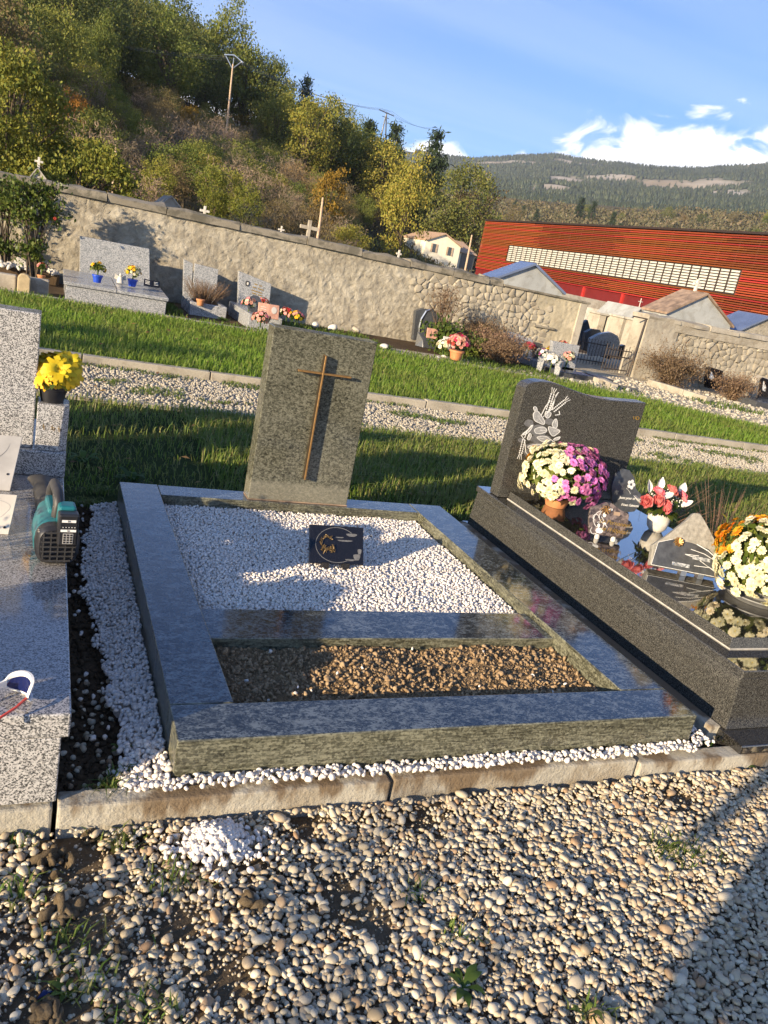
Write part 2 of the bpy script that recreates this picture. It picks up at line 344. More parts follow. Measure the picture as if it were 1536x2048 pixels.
class MB:
    def __init__(s): s.v = []; s.f = []; s.mi = []; s.cur = 0
    def add(s, V, F):
        b = len(s.v); s.v += [tuple(float(c) for c in p) for p in V]; s.f += [tuple(i+b for i in f) for f in F]; s.mi += [s.cur]*len(F); return s
    def box(s, x0, x1, y0, y1, z0, z1):
        return s.add([(x0, y0, z0), (x1, y0, z0), (x1, y1, z0), (x0, y1, z0), (x0, y0, z1), (x1, y0, z1), (x1, y1, z1), (x0, y1, z1)],
                     [(0, 3, 2, 1), (4, 5, 6, 7), (0, 1, 5, 4), (1, 2, 6, 5), (2, 3, 7, 6), (3, 0, 4, 7)])
    def hexa(s, b, t):                       # bottom quad, top quad (both counter-clockwise from above)
        return s.add(list(b)+list(t), [(0, 3, 2, 1), (4, 5, 6, 7), (0, 1, 5, 4), (1, 2, 6, 5), (2, 3, 7, 6), (3, 0, 4, 7)])
    def prism(s, poly, o, ux, uy, uz, d):    # polygon in the plane (ux, uy) through o, pushed d along uz
        o, ux, uy, uz = (np.array(a, float) for a in (o, ux, uy, uz)); n = len(poly)
        A = [o+ux*p[0]+uy*p[1] for p in poly]; B = [a+uz*d for a in A]
        return s.add(A+B, [tuple(range(n-1, -1, -1)), tuple(range(n, 2*n))]+[(i, (i+1) % n, n+(i+1) % n, n+i) for i in range(n)])
    def tube(s, pts, r, n=8, cap=True):
        pts = [np.array(p, float) for p in pts]; k = len(pts); rs = r if hasattr(r, '__len__') else [r]*k; V = []; up0 = None
        for i, p in enumerate(pts):
            d = pts[min(i+1, k-1)]-pts[max(i-1, 0)]; d = d/(np.linalg.norm(d)+1e-12)
            if up0 is None: a = np.array([0, 0, 1.]) if abs(d[2]) < .9 else np.array([1., 0, 0])
            else: a = up0
            x = np.cross(a, d); x = x/(np.linalg.norm(x)+1e-12); y = np.cross(d, x); up0 = y
            for j in range(n):
                t = 2*math.pi*j/n; V.append(p+(x*math.cos(t)+y*math.sin(t))*rs[i])
        F = [(i*n+j, i*n+(j+1) % n, (i+1)*n+(j+1) % n, (i+1)*n+j) for i in range(k-1) for j in range(n)]
        if cap: F += [tuple(range(n-1, -1, -1)), tuple(range((k-1)*n, k*n))]
        return s.add(V, F)
    def lathe(s, prof, n=24, c=(0, 0, 0), cap=True):
        V = [(c[0]+r*math.cos(2*math.pi*j/n), c[1]+r*math.sin(2*math.pi*j/n), c[2]+z) for r, z in prof for j in range(n)]; k = len(prof)
        F = [(i*n+j, i*n+(j+1) % n, (i+1)*n+(j+1) % n, (i+1)*n+j) for i in range(k-1) for j in range(n)]
        if cap: F += [tuple(range(n-1, -1, -1)), tuple(range((k-1)*n, k*n))]
        return s.add(V, F)
    def mesh(s, name, mat, bevel=0, seg=2, smooth=None, off=None):
        me = bpy.data.meshes.new(name); V = s.v
        if off is not None: V = [(a-off[0], b-off[1], c-off[2]) for a, b, c in V]
        me.from_pydata(V, [], s.f)
        mats = mat if isinstance(mat, (list, tuple)) else [mat]
        for m in mats: me.materials.append(m)
        if len(mats) > 1: me.polygons.foreach_set('material_index', s.mi)
        if bevel:
            bm = bmesh.new(); bm.from_mesh(me)
            ed = [e for e in bm.edges if len(e.link_faces) == 2 and e.calc_face_angle(0) > .4]
            bmesh.ops.bevel(bm, geom=ed, offset=bevel, segments=seg, profile=.5, affect='EDGES', clamp_overlap=True); bm.to_mesh(me); bm.free()
        if smooth is not None:
            me.polygons.foreach_set('use_smooth', np.ones(len(me.polygons), bool)); me.set_sharp_from_angle(angle=rad(smooth))
        me.update(); return me
    def build(s, name, mat, parent=None, bevel=0, seg=2, smooth=None, world=False, **kw):
        """world=True: coordinates are world ones and the parent is an unrotated Empty"""
        off = np.array(parent.location) if (world and parent is not None) else None
        if off is not None and parent.parent is not None: off = off+np.array(parent.parent.location)
        return link(name, s.mesh(name, mat, bevel, seg, smooth, off), parent, **kw)

def copy_tree(o, parent=None):
    c = o.copy(); COL.objects.link(c)
    if parent is not None: c.parent = parent
    for ch in KIDS(o): copy_tree(ch, c)
    return c
def KIDS(o): return [c for c in bpy.data.objects if c.parent == o]

def ico(sub):
    bm = bmesh.new(); bmesh.ops.create_icosphere(bm, subdivisions=sub, radius=1)
    V = np.array([v.co for v in bm.verts]); F = np.array([[v.index for v in f.verts] for f in bm.faces]); bm.free(); return V, F
ICO1, ICO2, ICO3 = ico(1), ico(2), ico(3)
def rotmats(n, tilt=None, rng=RNG):
    a = rng.uniform(0, 2*np.pi, (n, 3))
    if tilt is not None: a[:, :2] = rng.normal(0, tilt, (n, 2))
    cx, cy, cz = np.cos(a).T; sx, sy, sz = np.sin(a).T; Z = np.zeros(n); O = np.ones(n)
    Rx = np.stack([O, Z, Z, Z, cx, -sx, Z, sx, cx], 1).reshape(n, 3, 3)
    Ry = np.stack([cy, Z, sy, Z, O, Z, -sy, Z, cy], 1).reshape(n, 3, 3)
    Rz = np.stack([cz, -sz, Z, sz, cz, Z, Z, Z, O], 1).reshape(n, 3, 3)
    return Rz @ Ry @ Rx
def lumps(base, nvar, amt, sharp=False, rng=RNG):
    V, F = base; out = []
    for _ in range(nvar):
        W = V.copy(); d = np.ones(len(V))
        for _ in range(5 if not sharp else 9):
            k = rng.normal(size=3); k /= np.linalg.norm(k)
            if sharp: d = np.minimum(d, rng.uniform(.62, 1.1)/np.maximum(W @ k, .05))
            else: d += amt*rng.normal()*np.cos(W @ k*rng.uniform(1.2, 3)+rng.uniform(0, 6))/2
        out.append(W*d[:, None])
    return np.array(out), F
def scatter(name, var, P, S, R, mat, smooth):
    VV, F = var; n = len(P); w = RNG.integers(0, len(VV), n)
    V = VV[w]*S[:, None, :]; V = np.einsum('nij,nkj->nki', R, V)+P[:, None, :]
    k = VV.shape[1]; FF = (F[None]+(np.arange(n)*k)[:, None, None]).reshape(-1, 3)
    return fast_mesh(name, V.reshape(-1, 3), FF, mat, smooth)
def smoothnoise(n=6, rng=RNG, f=1.):
    K = [(rng.normal(size=2)*f*(1+.6*i), rng.uniform(0, 6), 1/(1+.5*i)) for i in range(n)]
    return lambda x, y: sum(a*np.sin(k[0]*x+k[1]*y+p) for k, p, a in K)/sum(a for _, _, a in K)
def jgrid(x0, x1, y0, y1, step, j=.5):
    nx, ny = max(1, int((x1-x0)/step)), max(1, int((y1-y0)/step)); X_, Y_ = np.meshgrid(np.arange(nx)+.5, np.arange(ny)+.5)
    p = np.stack([X_.ravel(), Y_.ravel()], 1)+RNG.uniform(-j, j, (nx*ny, 2)); return p*step+[x0, y0]

TEXTS = {}
def text(body, size, shear=0., extrude=.0008, spacing=1., align='CENTER'):
    cu = bpy.data.curves.new('lettering', 'FONT'); cu.body = body; cu.size = size; cu.shear = shear; cu.extrude = extrude; cu.space_character = spacing
    cu.align_x = align; cu.align_y = 'CENTER'; cu.resolution_u = 3
    o = bpy.data.objects.new('lettering', cu); COL.objects.link(o); dg = bpy.context.evaluated_depsgraph_get(); dg.update()
    me = bpy.data.meshes.new_from_object(o.evaluated_get(dg)); bpy.data.objects.remove(o); bpy.data.curves.remove(cu)
    return me
def basis(o, ux, uy):                        # matrix that lays x,y on ux,uy at o
    ux = Vector(ux).normalized(); uz = ux.cross(Vector(uy)).normalized(); uy = uz.cross(ux)
    return Matrix(((ux[0], uy[0], uz[0], o[0]), (ux[1], uy[1], uz[1], o[1]), (ux[2], uy[2], uz[2], o[2]), (0, 0, 0, 1)))
def lettering(body, size, parent, mat, o, ux, uy, **kw):
    me = text(body, size, **kw); me.materials.clear(); me.materials.append(mat)
    ob = link('lettering', me, parent); ob.matrix_local = basis(o, ux, uy); return ob
# ================================================================== GROUND
def sheet(name, poly, z, mat, kind='structure'):
    me = bpy.data.meshes.new(name); me.from_pydata([(x, y, z) for x, y in poly], [], [tuple(range(len(poly)))]); me.materials.append(mat)
    return link(name, me, kind=kind)
def rect(x0, x1, y0, y1): return [(x0, y0), (x1, y0), (x1, y1), (x0, y1)]
def bumpy(name, x0, x1, y0, y1, step, z, amp, mat, freq=6., inside=None, fine=0.):
    nx, ny = int((x1-x0)/step)+1, int((y1-y0)/step)+1; gx, gy = np.meshgrid(np.linspace(x0, x1, nx), np.linspace(y0, y1, ny))
    f = smoothnoise(8, f=freq); gz = z+amp*f(gx, gy)+RNG.normal(0, fine, gx.shape)
    V = np.stack([gx, gy, gz], -1).reshape(-1, 3); i = np.arange(nx*ny).reshape(ny, nx)
    F = np.stack([i[:-1, :-1], i[:-1, 1:], i[1:, 1:], i[1:, :-1]], -1).reshape(-1, 4)
    return fast_mesh(name, V, F, mat, True), f

link('ground', fast_mesh('ground', [(-120, -60, -.2), (260, -60, -.2), (260, 330, -.2), (-120, 330, -.2)], [(0, 1, 2, 3)], M['meadow']), kind='structure')
me, path_f = bumpy('gravel_path_bed', -14, 14, -5, -.07, .06, -.078, .010, M['path_soil'], 4.)
link('gravel_path_bed', me, kind='structure')
link('cemetery_soil', fast_mesh('cemetery_soil', [(-30, -.04, -.035), (40, -.04, -.035), (40, 24, -.035), (-30, 24, -.035)], [(0, 1, 2, 3)], M['soil']), kind='structure')
sheet('turf_soil', rect(-12, 14, 1.98, 4.12), -.03, M['turf_soil'])
sheet('gravel_lane', rect(-14, 16, 4.12, 5.40), -.024, M['lane'])
LAWN = [(-14, 5.5), (16, 5.4), (16, 6.6), (9.6, 7.0), (8.4, 8.1), (7.2, 8.78), (4.6, 9.08), (-14, 9.3)]
sheet('lawn_soil', LAWN, .012, M['turf_soil'])
M['walk'] = ground('pale stony walk', [(.27, .225, .15), (.42, .36, .255), (.53, .475, .36)], 5)
sheet('gravel_walk', [(4.6, 9.18), (7.2, 8.88), (8.5, 8.2), (9.7, 7.1), (20, 6.0), (30, 6.5), (30, 13.5), (11.5, 16.5), (9.2, 16.5), (9.0, 10.6), (4.5, 10.2)], -.018, M['walk'])

# ================================================================== KERBS
def kerb_run(name, label, pts, width, z0, z1, joints, mat, stone_label=None):
    """kerb stones laid end to end along pts (xy), front edge on pts, joints given as distances"""
    root = link(name, None, None, (float(pts[0][0]), float(pts[0][1]), 0), 'structure')
    P = [np.array(p, float) for p in pts]; seg = [np.linalg.norm(b-a) for a, b in zip(P, P[1:])]; tot = sum(seg)
    def at(d):
        for a, b, l in zip(P, P[1:], seg):
            if d <= l: return a+(b-a)*d/l, (b-a)/l
            d -= l
        return P[-1], (P[-1]-P[-2])/seg[-1]
    js = [0]+[j for j in joints if 0 < j < tot]+[tot]
    for a, b in zip(js, js[1:]):
        p, d = at(a+.005); q, e = at(b-.005); n = np.array([-d[1], d[0]]); m = MB(); dz = RNG.uniform(-.006, .006); k = RNG.uniform(-.006, .006)
        p = p+n*k; q = q+n*k; w = n*width; t = n*.006
        m.hexa([(*p, z0), (*q, z0), (*(q+w), z0), (*(p+w), z0)], [(*(p+t), z1+dz), (*(q+t), z1+dz), (*(q+w-t), z1+dz), (*(p+w-t), z1+dz)])
        m.build('kerb_stone', mat, root, .006, 2, world=True)
    return root
kerb_run('kerb', '', [(-6, -.072), (12, -.060)], .07, -.16, -.002, [5.743+.81*(i-7) for i in range(24)], M['kerb'])
kerb_run('kerb', '', [(-14, 5.40), (16, 5.38)], .1, -.1, .055, [.3+1.05*i for i in range(30)], M['kerb_far'])
kerb_run('kerb', '', [(-14, 4.10), (14, 4.06)], .06, -.1, -.005, [.6+1.05*i for i in range(28)], M['kerb_far'])
kerb_run('kerb', '', [(-14, 9.30), (4.6, 9.08), (7.2, 8.78), (8.4, 8.1)], .09, -.1, .05, [.7+1.05*i for i in range(30)], M['kerb_far'])

# ================================================================== CENTRAL GRAVE
W, L = 1.6, 1.9335; WL, WF, WB, WR, MB1, MB2, RZ = .1634, .1546, .134, .181, .741, .542, .11
surround = thing('grave_surround', 'olive green polished granite surround framing white chippings and a bed of bare earth', 'grave surround', (.8, .97, 0))
def bar(x0, x1, y0, y1, z0, z1):
    m = MB(); m.box(x0, x1, y0, y1, z0, z1); m.mi[1] = 1
    return m.build('granite_bar', [M['olive_side'], M['olive_top']], surround, .003, 2, world=True)
g = .0012
bar(0, W, 0, WF-g, -.08, RZ)
bar(0, WL, WF+g, L, -.08, RZ-.0005); bar(W-WR, W, WF+g, L, -.08, RZ-.0005)
bar(WL+g, W-WR-g, L-WB, L, -.08, RZ-.002)
bar(WL+g, W-WR-g, MB2, MB1, -.08, RZ-.024)

HX0, HX1, HY, HZ = .555, 1.039, 1.822, .898
stele_m = olive('olive brown stele', (1.1, 1., 1.4), (.024, .0245, .017), (.075, .074, .053), (.165, .162, .12), .17, .25, 1.9)
def dry_foot(mat):
    """a paler unpolished band along the foot of the stone"""
    n = mat.node_tree.nodes; Ls = mat.node_tree.links; b = n['Principled BSDF']; src = b.inputs['Base Color'].links[0].from_socket
    gm = n.new('ShaderNodeNewGeometry'); sp = n.new('ShaderNodeSeparateXYZ'); Ls.new(gm.outputs['Position'], sp.inputs[0])
    nz = n.new('ShaderNodeTexNoise'); nz.inputs['Scale'].default_value = 22; nz.inputs['Detail'].default_value = 5
    a = n.new('ShaderNodeMath'); a.operation = 'MULTIPLY_ADD'; Ls.new(nz.outputs[0], a.inputs[0]); a.inputs[1].default_value = .05; Ls.new(sp.outputs[2], a.inputs[2])
    mr = n.new('ShaderNodeMapRange'); Ls.new(a.outputs[0], mr.inputs[0]); mr.inputs[1].default_value = .215; mr.inputs[2].default_value = .235; mr.inputs[3].default_value = .38; mr.inputs[4].default_value = 0
    mx = n.new('ShaderNodeMix'); mx.data_type = 'RGBA'; Ls.new(mr.outputs[0], mx.inputs[0]); Ls.new(src, mx.inputs[6]); mx.inputs[7].default_value = (.30, .285, .22, 1)
    Ls.new(mx.outputs[2], b.inputs['Base Color'])
dry_foot(stele_m)
head = thing('headstone', 'upright olive granite headstone with slim bronze cross behind the white gravel', 'headstone', ((HX0+HX1)/2, HY+.05, RZ))
m = MB(); m.box(HX0, HX1, HY, HY+.095, RZ+.001, HZ); m.build('slab', stele_m, head, .004, 2, world=True)
m = MB(); m.box(HX0-.002, HX1+.001, HY-.004, HY+.09, RZ-.001, RZ+.003); m.build('bedding_joint', M['rust_roof'], head, world=True)
# bronze cross standing off the stone
cy = HY-.036
ct = Y(653, 712, cy); cb = Y(610, 960, cy); al = Y(597, 740, cy); ar = Y(703, 757, cy)
cxm = (ct[0]+cb[0])/2; hw = .0040; za = (al[2]+ar[2])/2
cross = MB(); cross.box(cxm-hw, cxm+hw, cy, cy+.033, cb[2], ct[2]); cross.mi = [1]*6; cross.mi[2] = 0; cross.mi[1] = 0; cross.build('cross_upright', [M['bronze'], M['bronze_dark']], head, .001, 1, world=True)
for a_, b_ in ((al[0], cxm-hw), (cxm+hw, ar[0])):
    cross = MB(); cross.box(a_, b_, cy+.001, cy+.02, za-hw, za+hw); cross.mi = [1, 0, 0, 1, 1, 1]; cross.build('cross_arm', [M['bronze'], M['bronze_dark']], head, .001, 1, world=True)

def sharp_chips():
    V, F = ICO2; out = []
    for _ in range(14):
        d = np.full(len(V), 1.25)
        for _ in range(11):
            k = RNG.normal(size=3); k /= np.linalg.norm(k); d = np.minimum(d, RNG.uniform(.55, 1.0)/np.maximum(V @ k, .05))
        out.append(V*d[:, None])
    return np.array(out), F
# white chippings inside the frame
chips = lumps(ICO1, 14, .2, True); chips2 = sharp_chips()
P = jgrid(WL+.004, W-WR-.004, MB1+.004, L-WB-.004, .0105, .45); nchip = len(P)
fz = smoothnoise(6, f=5.)
P3 = np.c_[P, .063+.006*fz(P[:, 0], P[:, 1])+RNG.uniform(-.004, .004, nchip)]
S3 = RNG.uniform(.0048, .0082, (nchip, 3))*RNG.uniform(.85, 1.2, (nchip, 1))
link('white_gravel', scatter('white_gravel', chips, P3, S3, rotmats(nchip), M['white_marble'], False), kind='stuff')
sheet('gravel_bed', rect(WL+.0015, W-WR-.0015, MB1+.0015, L-WB-.0015), .052, M['white_marble'])
# earth bed
me, bf = bumpy('earth_bed', WL+.0015, W-WR-.0015, WF+.002, MB2-.0015, .006, .052, .012, M['bed_soil'], 9., fine=.003)
link('earth_bed', me, kind='structure')
n = 14000; P = np.c_[RNG.uniform(WL+.01, W-WR-.01, n), RNG.uniform(WF+.008, MB2-.008, n)]
s = RNG.gamma(1.5, .00115, n).clip(.0009, .0065)
P3 = np.c_[P, .052+.012*bf(P[:, 0], P[:, 1])+s*.5]
clod = lumps(ICO2, 10, .55)
S3 = s[:, None]*RNG.uniform(.8, 1.25, (n, 3)); clod1 = lumps(ICO1, 12, .5)
for k, v in ((s > .0038, clod), (s <= .0038, clod1)): link('earth_clods', scatter('earth_clods', v, P3[k], S3[k], rotmats(int(k.sum())), M['clod'], True), kind='stuff')
n = 16; P = np.c_[RNG.uniform(WL+.05, W-WR-.03, n), RNG.uniform(WF+.03, MB2-.02, n), np.full(n, .064)]
link('stray_chips', scatter('stray_chips', chips2, P, RNG.uniform(.003, .008, (n, 3)), rotmats(n), M['white_marble'], False), kind='stuff')

# memorial plaque on the chippings
bl = G(619, 1126, .085); br = G(727, 1131, .085); 
pq = thing('memorial_plaque', 'small black polished plaque with a bronze wreath lying tilted on the white gravel', 'plaque', (float((bl[0]+br[0])/2), float(bl[1]), .07), math.atan2(br[1]-bl[1], br[0]-bl[0]))
pw = np.linalg.norm((br-bl)[:2])/2; tl = Y(623, 1049, bl[1]+.075); ph = math.hypot(tl[2]-.085, .075); ta = math.atan2(tl[2]-.085, .075)
def tilted(x, v, w): return (x, v*math.cos(ta)-w*math.sin(ta), .015+v*math.sin(ta)+w*math.cos(ta))    # w out of the face towards the viewer is +w upwards
def on_face(m, poly, w0, w1):
    A = [tilted(x, v, w0) for x, v in poly]; B = [tilted(x, v, w1) for x, v in poly]; k = len(poly)
    m.add(A+B, [tuple(range(k-1, -1, -1)), tuple(range(k, 2*k))]+[(i, (i+1) % k, k+(i+1) % k, k+i) for i in range(k)])
m = MB(); on_face(m, [(-pw, 0), (pw, 0), (pw, ph), (-pw, ph)], -.014, 0); m.build('plate', M['black_stone'], pq, .0015, 2)
m = MB()
for k in (-.4, .35):
    m = MB(); m.box(pw*k-.014, pw*k+.014, -.004, .02, -.006, .02); m.build('foot', M['black_plastic'], pq)
m = MB(); vine = [(math.cos(t)*.8*pw*.98-.0, ph/2+math.sin(t)*ph*.46) for t in np.linspace(.8, 5.4, 30)]
for a, b in zip(vine, vine[1:]):
    d = np.array(b)-a; nn = np.array([-d[1], d[0]]); nn = nn/np.linalg.norm(nn)*.0012
    on_face(m, [tuple(a-nn), tuple(b-nn), tuple(b+nn), tuple(a+nn)], 0, .0006)
for c in ((.55, .78, .022, .008), (.75, .2, .014, .016), (.3, .62, .03, .004), (.5, .12, .02, .005), (.85, .35, .008, .014), (.1, .7, .016, .003)):
    on_face(m, [(pw*c[0]+c[2]*math.cos(t)*(1+.25*math.sin(3*t)), ph*c[1]+c[3]*math.sin(t)*(1+.25*math.cos(2*t))) for t in np.linspace(0, 6.283, 13)[:-1]], 0, .0006)
m.build('engraved_border', M['engraving_dim'], pq)
m = MB(); wc = (-pw*.38, ph*.52)
for t in np.linspace(-.9, 4.04, 26):
    r1 = RNG.uniform(.018, .024); cx, cv = wc[0]+math.cos(t+math.pi*.5+.0)*.021*1.0, wc[1]+math.sin(t+math.pi*.5)*.026
    p0 = tilted(cx, cv, .004); m.tube([p0, tilted(cx+RNG.uniform(-.009, .009), cv+RNG.uniform(-.004, .011), .006), tilted(cx+RNG.uniform(-.012, .012), cv+RNG.uniform(-.002, .014), .003)], [.0022, .0028, .0006], 5)
for k in range(24):
    cx, cv = wc[0]+RNG.uniform(-.026, .026), wc[1]-.024+RNG.uniform(-.012, .008)
    m.tube([tilted(cx, cv, .002), tilted(cx+RNG.uniform(-.01, .01), cv+RNG.uniform(-.01, .014), .007), tilted(cx+RNG.uniform(-.014, .014), cv+RNG.uniform(-.012, .016), .003)], [.002, .003, .0006], 5)
m.build('bronze_wreath', plain('tarnished bronze', (.12, .08, .035), .5, .3, 60, .5, .5), pq, smooth=40)

LEFT_E = [-.10, -.11, -.105, -.115, -.125, -.14, -.17, -.15, -.09]
# white chippings round the frame: left gap, front strip, far corner
def left_edge(y): return np.interp(y, [-.1, 0, .15, .3, .5, .75, 1.1, 1.5, 1.93], LEFT_E)-.008*np.sin(y*21)-.008*np.sin(y*37+1)
P = jgrid(-.24, -.003, -.03, 1.93, .0098, .45); e = left_edge(P[:, 1]); keep = (P[:, 0] > e) | ((RNG.uniform(size=len(P)) < .10*np.exp(-(e-P[:, 0])*30)))
P = P[keep]; Q = jgrid(-.03, 1.60, -.047, -.003, .0105, .5); Q2 = jgrid(1.605, 1.70, -.03, .12, .012, .5); Q2 = Q2[RNG.uniform(size=len(Q2)) < .75]
Q = Q[(RNG.uniform(size=len(Q)) < np.clip(1.3-(-.004-Q[:, 1])*14, .35, 1))]
P = np.vstack([P, Q, Q2]); n = len(P); s = RNG.uniform(.0048, .0085, n); fz = smoothnoise(5, f=7.)
slope = np.clip((P[:, 0]+.16)*.12, 0, .02)
P3 = np.c_[P, -.008+slope+.006*fz(P[:, 0], P[:, 1])+RNG.uniform(-.004, .006, n)]
S3 = s[:, None]*RNG.uniform(.75, 1.25, (n, 3))
for k, v in ((P[:, 1] < .55, chips2), (P[:, 1] >= .55, chips)): link('white_gravel_border', scatter('white_gravel_border', v, P3[k], S3[k], rotmats(int(k.sum())), M['white_marble'], False), kind='stuff')
V = []; F = []; ys = np.linspace(-.035, 1.93, 60)
for i, y in enumerate(ys): V += [(float(left_edge(y))+.02, y, -.034), (-.001, y, -.012)]
F = [(2*i, 2*i+1, 2*i+3, 2*i+2) for i in range(59)]
link('gravel_border_bed', fast_mesh('gravel_border_bed', V, F, M['white_marble'], True), kind='structure')

# ------------------------------------------------------------------ river gravel of the path
river = lumps(ICO2, 18, .22); riverL = lumps(ICO3, 10, .25); riverC = lumps(ICO2, 12, .2, True)
def path_mud(x, y):                          # bare trodden earth on the left, by the kerb
    d = 0
    for cx, cy_, r in ((-.22, -.15, .06), (-.2, -.33, .06), (-.03, -.35, .045), (.16, -.21, .04), (.33, -.34, .07), (.38, -.43, .045), (-.25, -.52, .06), (.05, -.5, .05), (.62, -.14, .05), (1.45, -.16, .07), (.30, -.13, .05)):
        d = d+np.exp(-((x-cx)**2+(y-cy_)**2)/(r*r))
    return d
P = np.vstack([jgrid(-1.6, 3.0, -1.5, -.076, .0112, .6), jgrid(-1.6, 3.0, -1.5, -.076, .0128, .6)])
P = P[seen(np.c_[P, np.full(len(P), -.078)], 120)]
mud = path_mud(P[:, 0], P[:, 1]); left = np.clip((.35-P[:, 0])*1.1, 0, .5)
P = P[RNG.uniform(size=len(P)) > np.clip(mud*1.1, 0, .93)*1.0+left*.55]; n = len(P)
s = RNG.gamma(6.5, .00086, n).clip(.0028, .0145); fz = smoothnoise(6, f=9.)
asp = np.c_[RNG.uniform(1., 1.5, n), RNG.uniform(.75, 1.05, n), RNG.uniform(.5, .8, n)]
P3 = np.c_[P, -.078+.010*path_f(P[:, 0], P[:, 1])+.006*fz(P[:, 0], P[:, 1])+s*.35+RNG.uniform(0, .008, n)+.022*np.exp(-((P[:, 1]+.07)/.05)**2)]
h = RNG.uniform(size=n) < .5; sm = s < .0056; river1 = lumps(ICO1, 14, .2); riverC1 = lumps(ICO1, 12, .2, True)
for k, v in ((h & ~sm, river), (~h & ~sm, riverC), (h & sm, river1), (~h & sm, riverC1)):
    link('path_gravel', scatter('path_gravel', v, P3[k], s[k, None]*asp[k], rotmats(int(k.sum()), .35), M['river_pebble'], True), kind='stuff')
Pg = jgrid(-1.6, 3.0, -1.5, -.076, .0125, .8); Pg = Pg[seen(np.c_[Pg, np.full(len(Pg), -.078)], 60)]; n = len(Pg)
link('path_grit', scatter('path_grit', lumps(ICO1, 10, .2, True), np.c_[Pg, -.079+.010*path_f(Pg[:, 0], Pg[:, 1])+RNG.uniform(0, .004, n)], RNG.gamma(3, .0008, (n, 1)).clip(.001, .005)*RNG.uniform(.7, 1.3, (n, 3)), rotmats(n), M['river_pebble'], False), kind='stuff')
# spilled heap of white chippings on the path
n = 620; P = np.c_[RNG.normal(.085, .042, n), RNG.normal(-.155, .034, n)]; P[:40] += RNG.normal(0, .06, (40, 2)); P = P[P[:, 1] < -.085]; n = len(P); s = RNG.uniform(.0042, .0078, n)
r = np.hypot(P[:, 0]-.085, P[:, 1]+.155)
link('spilled_chippings', scatter('spilled_chippings', chips2, np.c_[P, -.064+.03*np.exp(-(r/.05)**2)+RNG.uniform(0, .010, n)], s[:, None]*RNG.uniform(.8, 1.3, (n, 3)), rotmats(n), M['white_marble'], False), kind='stuff')
# single stones and clods that stand out
def stone(px, py, r, label, cat, mat, z=-.075, var=None, flat=.7, name='stone', group=None):
    p = G(px, py, z); V, F = var or riverC; r = r*.8; k = int(RNG.integers(0, len(V))); R_ = rotmats(1, .25)[0]
    v = (V[k]*np.array([r*1.2, r*.95, r*flat])) @ R_.T; v[:, 2] -= v[:, 2].min()+r*.25
    return link(name, fast_mesh(name, v, F, mat, True), None, tuple(p), None, label, cat, group)
for a in ((430, 1840, .02, 'rounded grey stone among the shaded gravel of the path'), (690, 1950, .018, 'angular pale stone lying at the left of the path gravel'),
          (412, 2012, .019, 'flat grey stone near the bottom edge of the path'), (1190, 2042, .022, 'cream stone at the bottom edge of the sunlit gravel'),
          (1330, 1865, .019, 'grey brown stone beside the shadow edge on the path'), (1235, 1585, .024, 'pale boulder against the foot of the concrete kerb'),
          (1305, 1870, .013, 'ochre stone beside the shadow edge on the path'), (1340, 1590, .02, 'brownish flat stone near the kerb at the right')):
    stone(a[0], a[1], a[2], a[3], 'stone', M['river_pebble'])
for a in ((165, 1600, .02, 'tan broken stone at the corner between left tomb and kerb'), (240, 1600, .017, 'small tan stone beside dry grass at the kerb corner')):
    stone(a[0], a[1], a[2], a[3], 'stone', M['river_pebble'], -.02)
for a in ((105, 1725, .035, 'dark wet clod of earth at the foot of the kerb, left'), (185, 1665, .018, 'small round clod of earth touching the kerb'), (300, 1670, .02, 'clod of earth beside the spilled white chippings'),
          (120, 1830, .035, 'broad flat lump of earth on the shaded path'), (500, 1815, .032, 'crumbling earth lump in the middle of the path gravel'), (245, 1895, .022, 'small earth lump near the left edge of the path'), (90, 2035, .03, 'earth lump at the bottom left corner of the path')):
    c = G(a[0], a[1], -.073); k = 26; dd = RNG.normal(0, a[2]*.55, (k, 2)); ss = a[2]*RNG.uniform(.12, .42, (k, 1))
    PP = np.c_[dd, np.clip(a[2]*.30-np.hypot(*dd.T)*.25, -.004, None)]; me = scatter('earth_clod', clod, PP, ss*RNG.uniform(.7, 1.2, (k, 3)), rotmats(k), M['path_soil'], True)
    link('earth_clod', me, None, tuple(c), None, a[3], 'clod')
def leaf_on_ground(px, py, c, label):
    p = G(px, py, -.072); m = MB(); m.add([(-.014, 0, 0), (0, -.008, .005), (.015, .001, .0), (0, .008, .006)], [(0, 1, 2, 3)])
    m.build('fallen_leaf', plain('dead leaf', c, .8, .2, 60), None, loc=tuple(p), rot=(0.2, .1, RNG.uniform(0, 6)), label=label, cat='leaf')
leaf_on_ground(628, 1937, (.30, .10, .045), 'curled red brown leaf on the path gravel')
leaf_on_ground(440, 1755, (.34, .15, .08), 'small pinkish fragment beside the spilled chippings')
leaf_on_ground(90, 1990, (.015, .03, .12), 'scrap of dark blue plastic on the path')

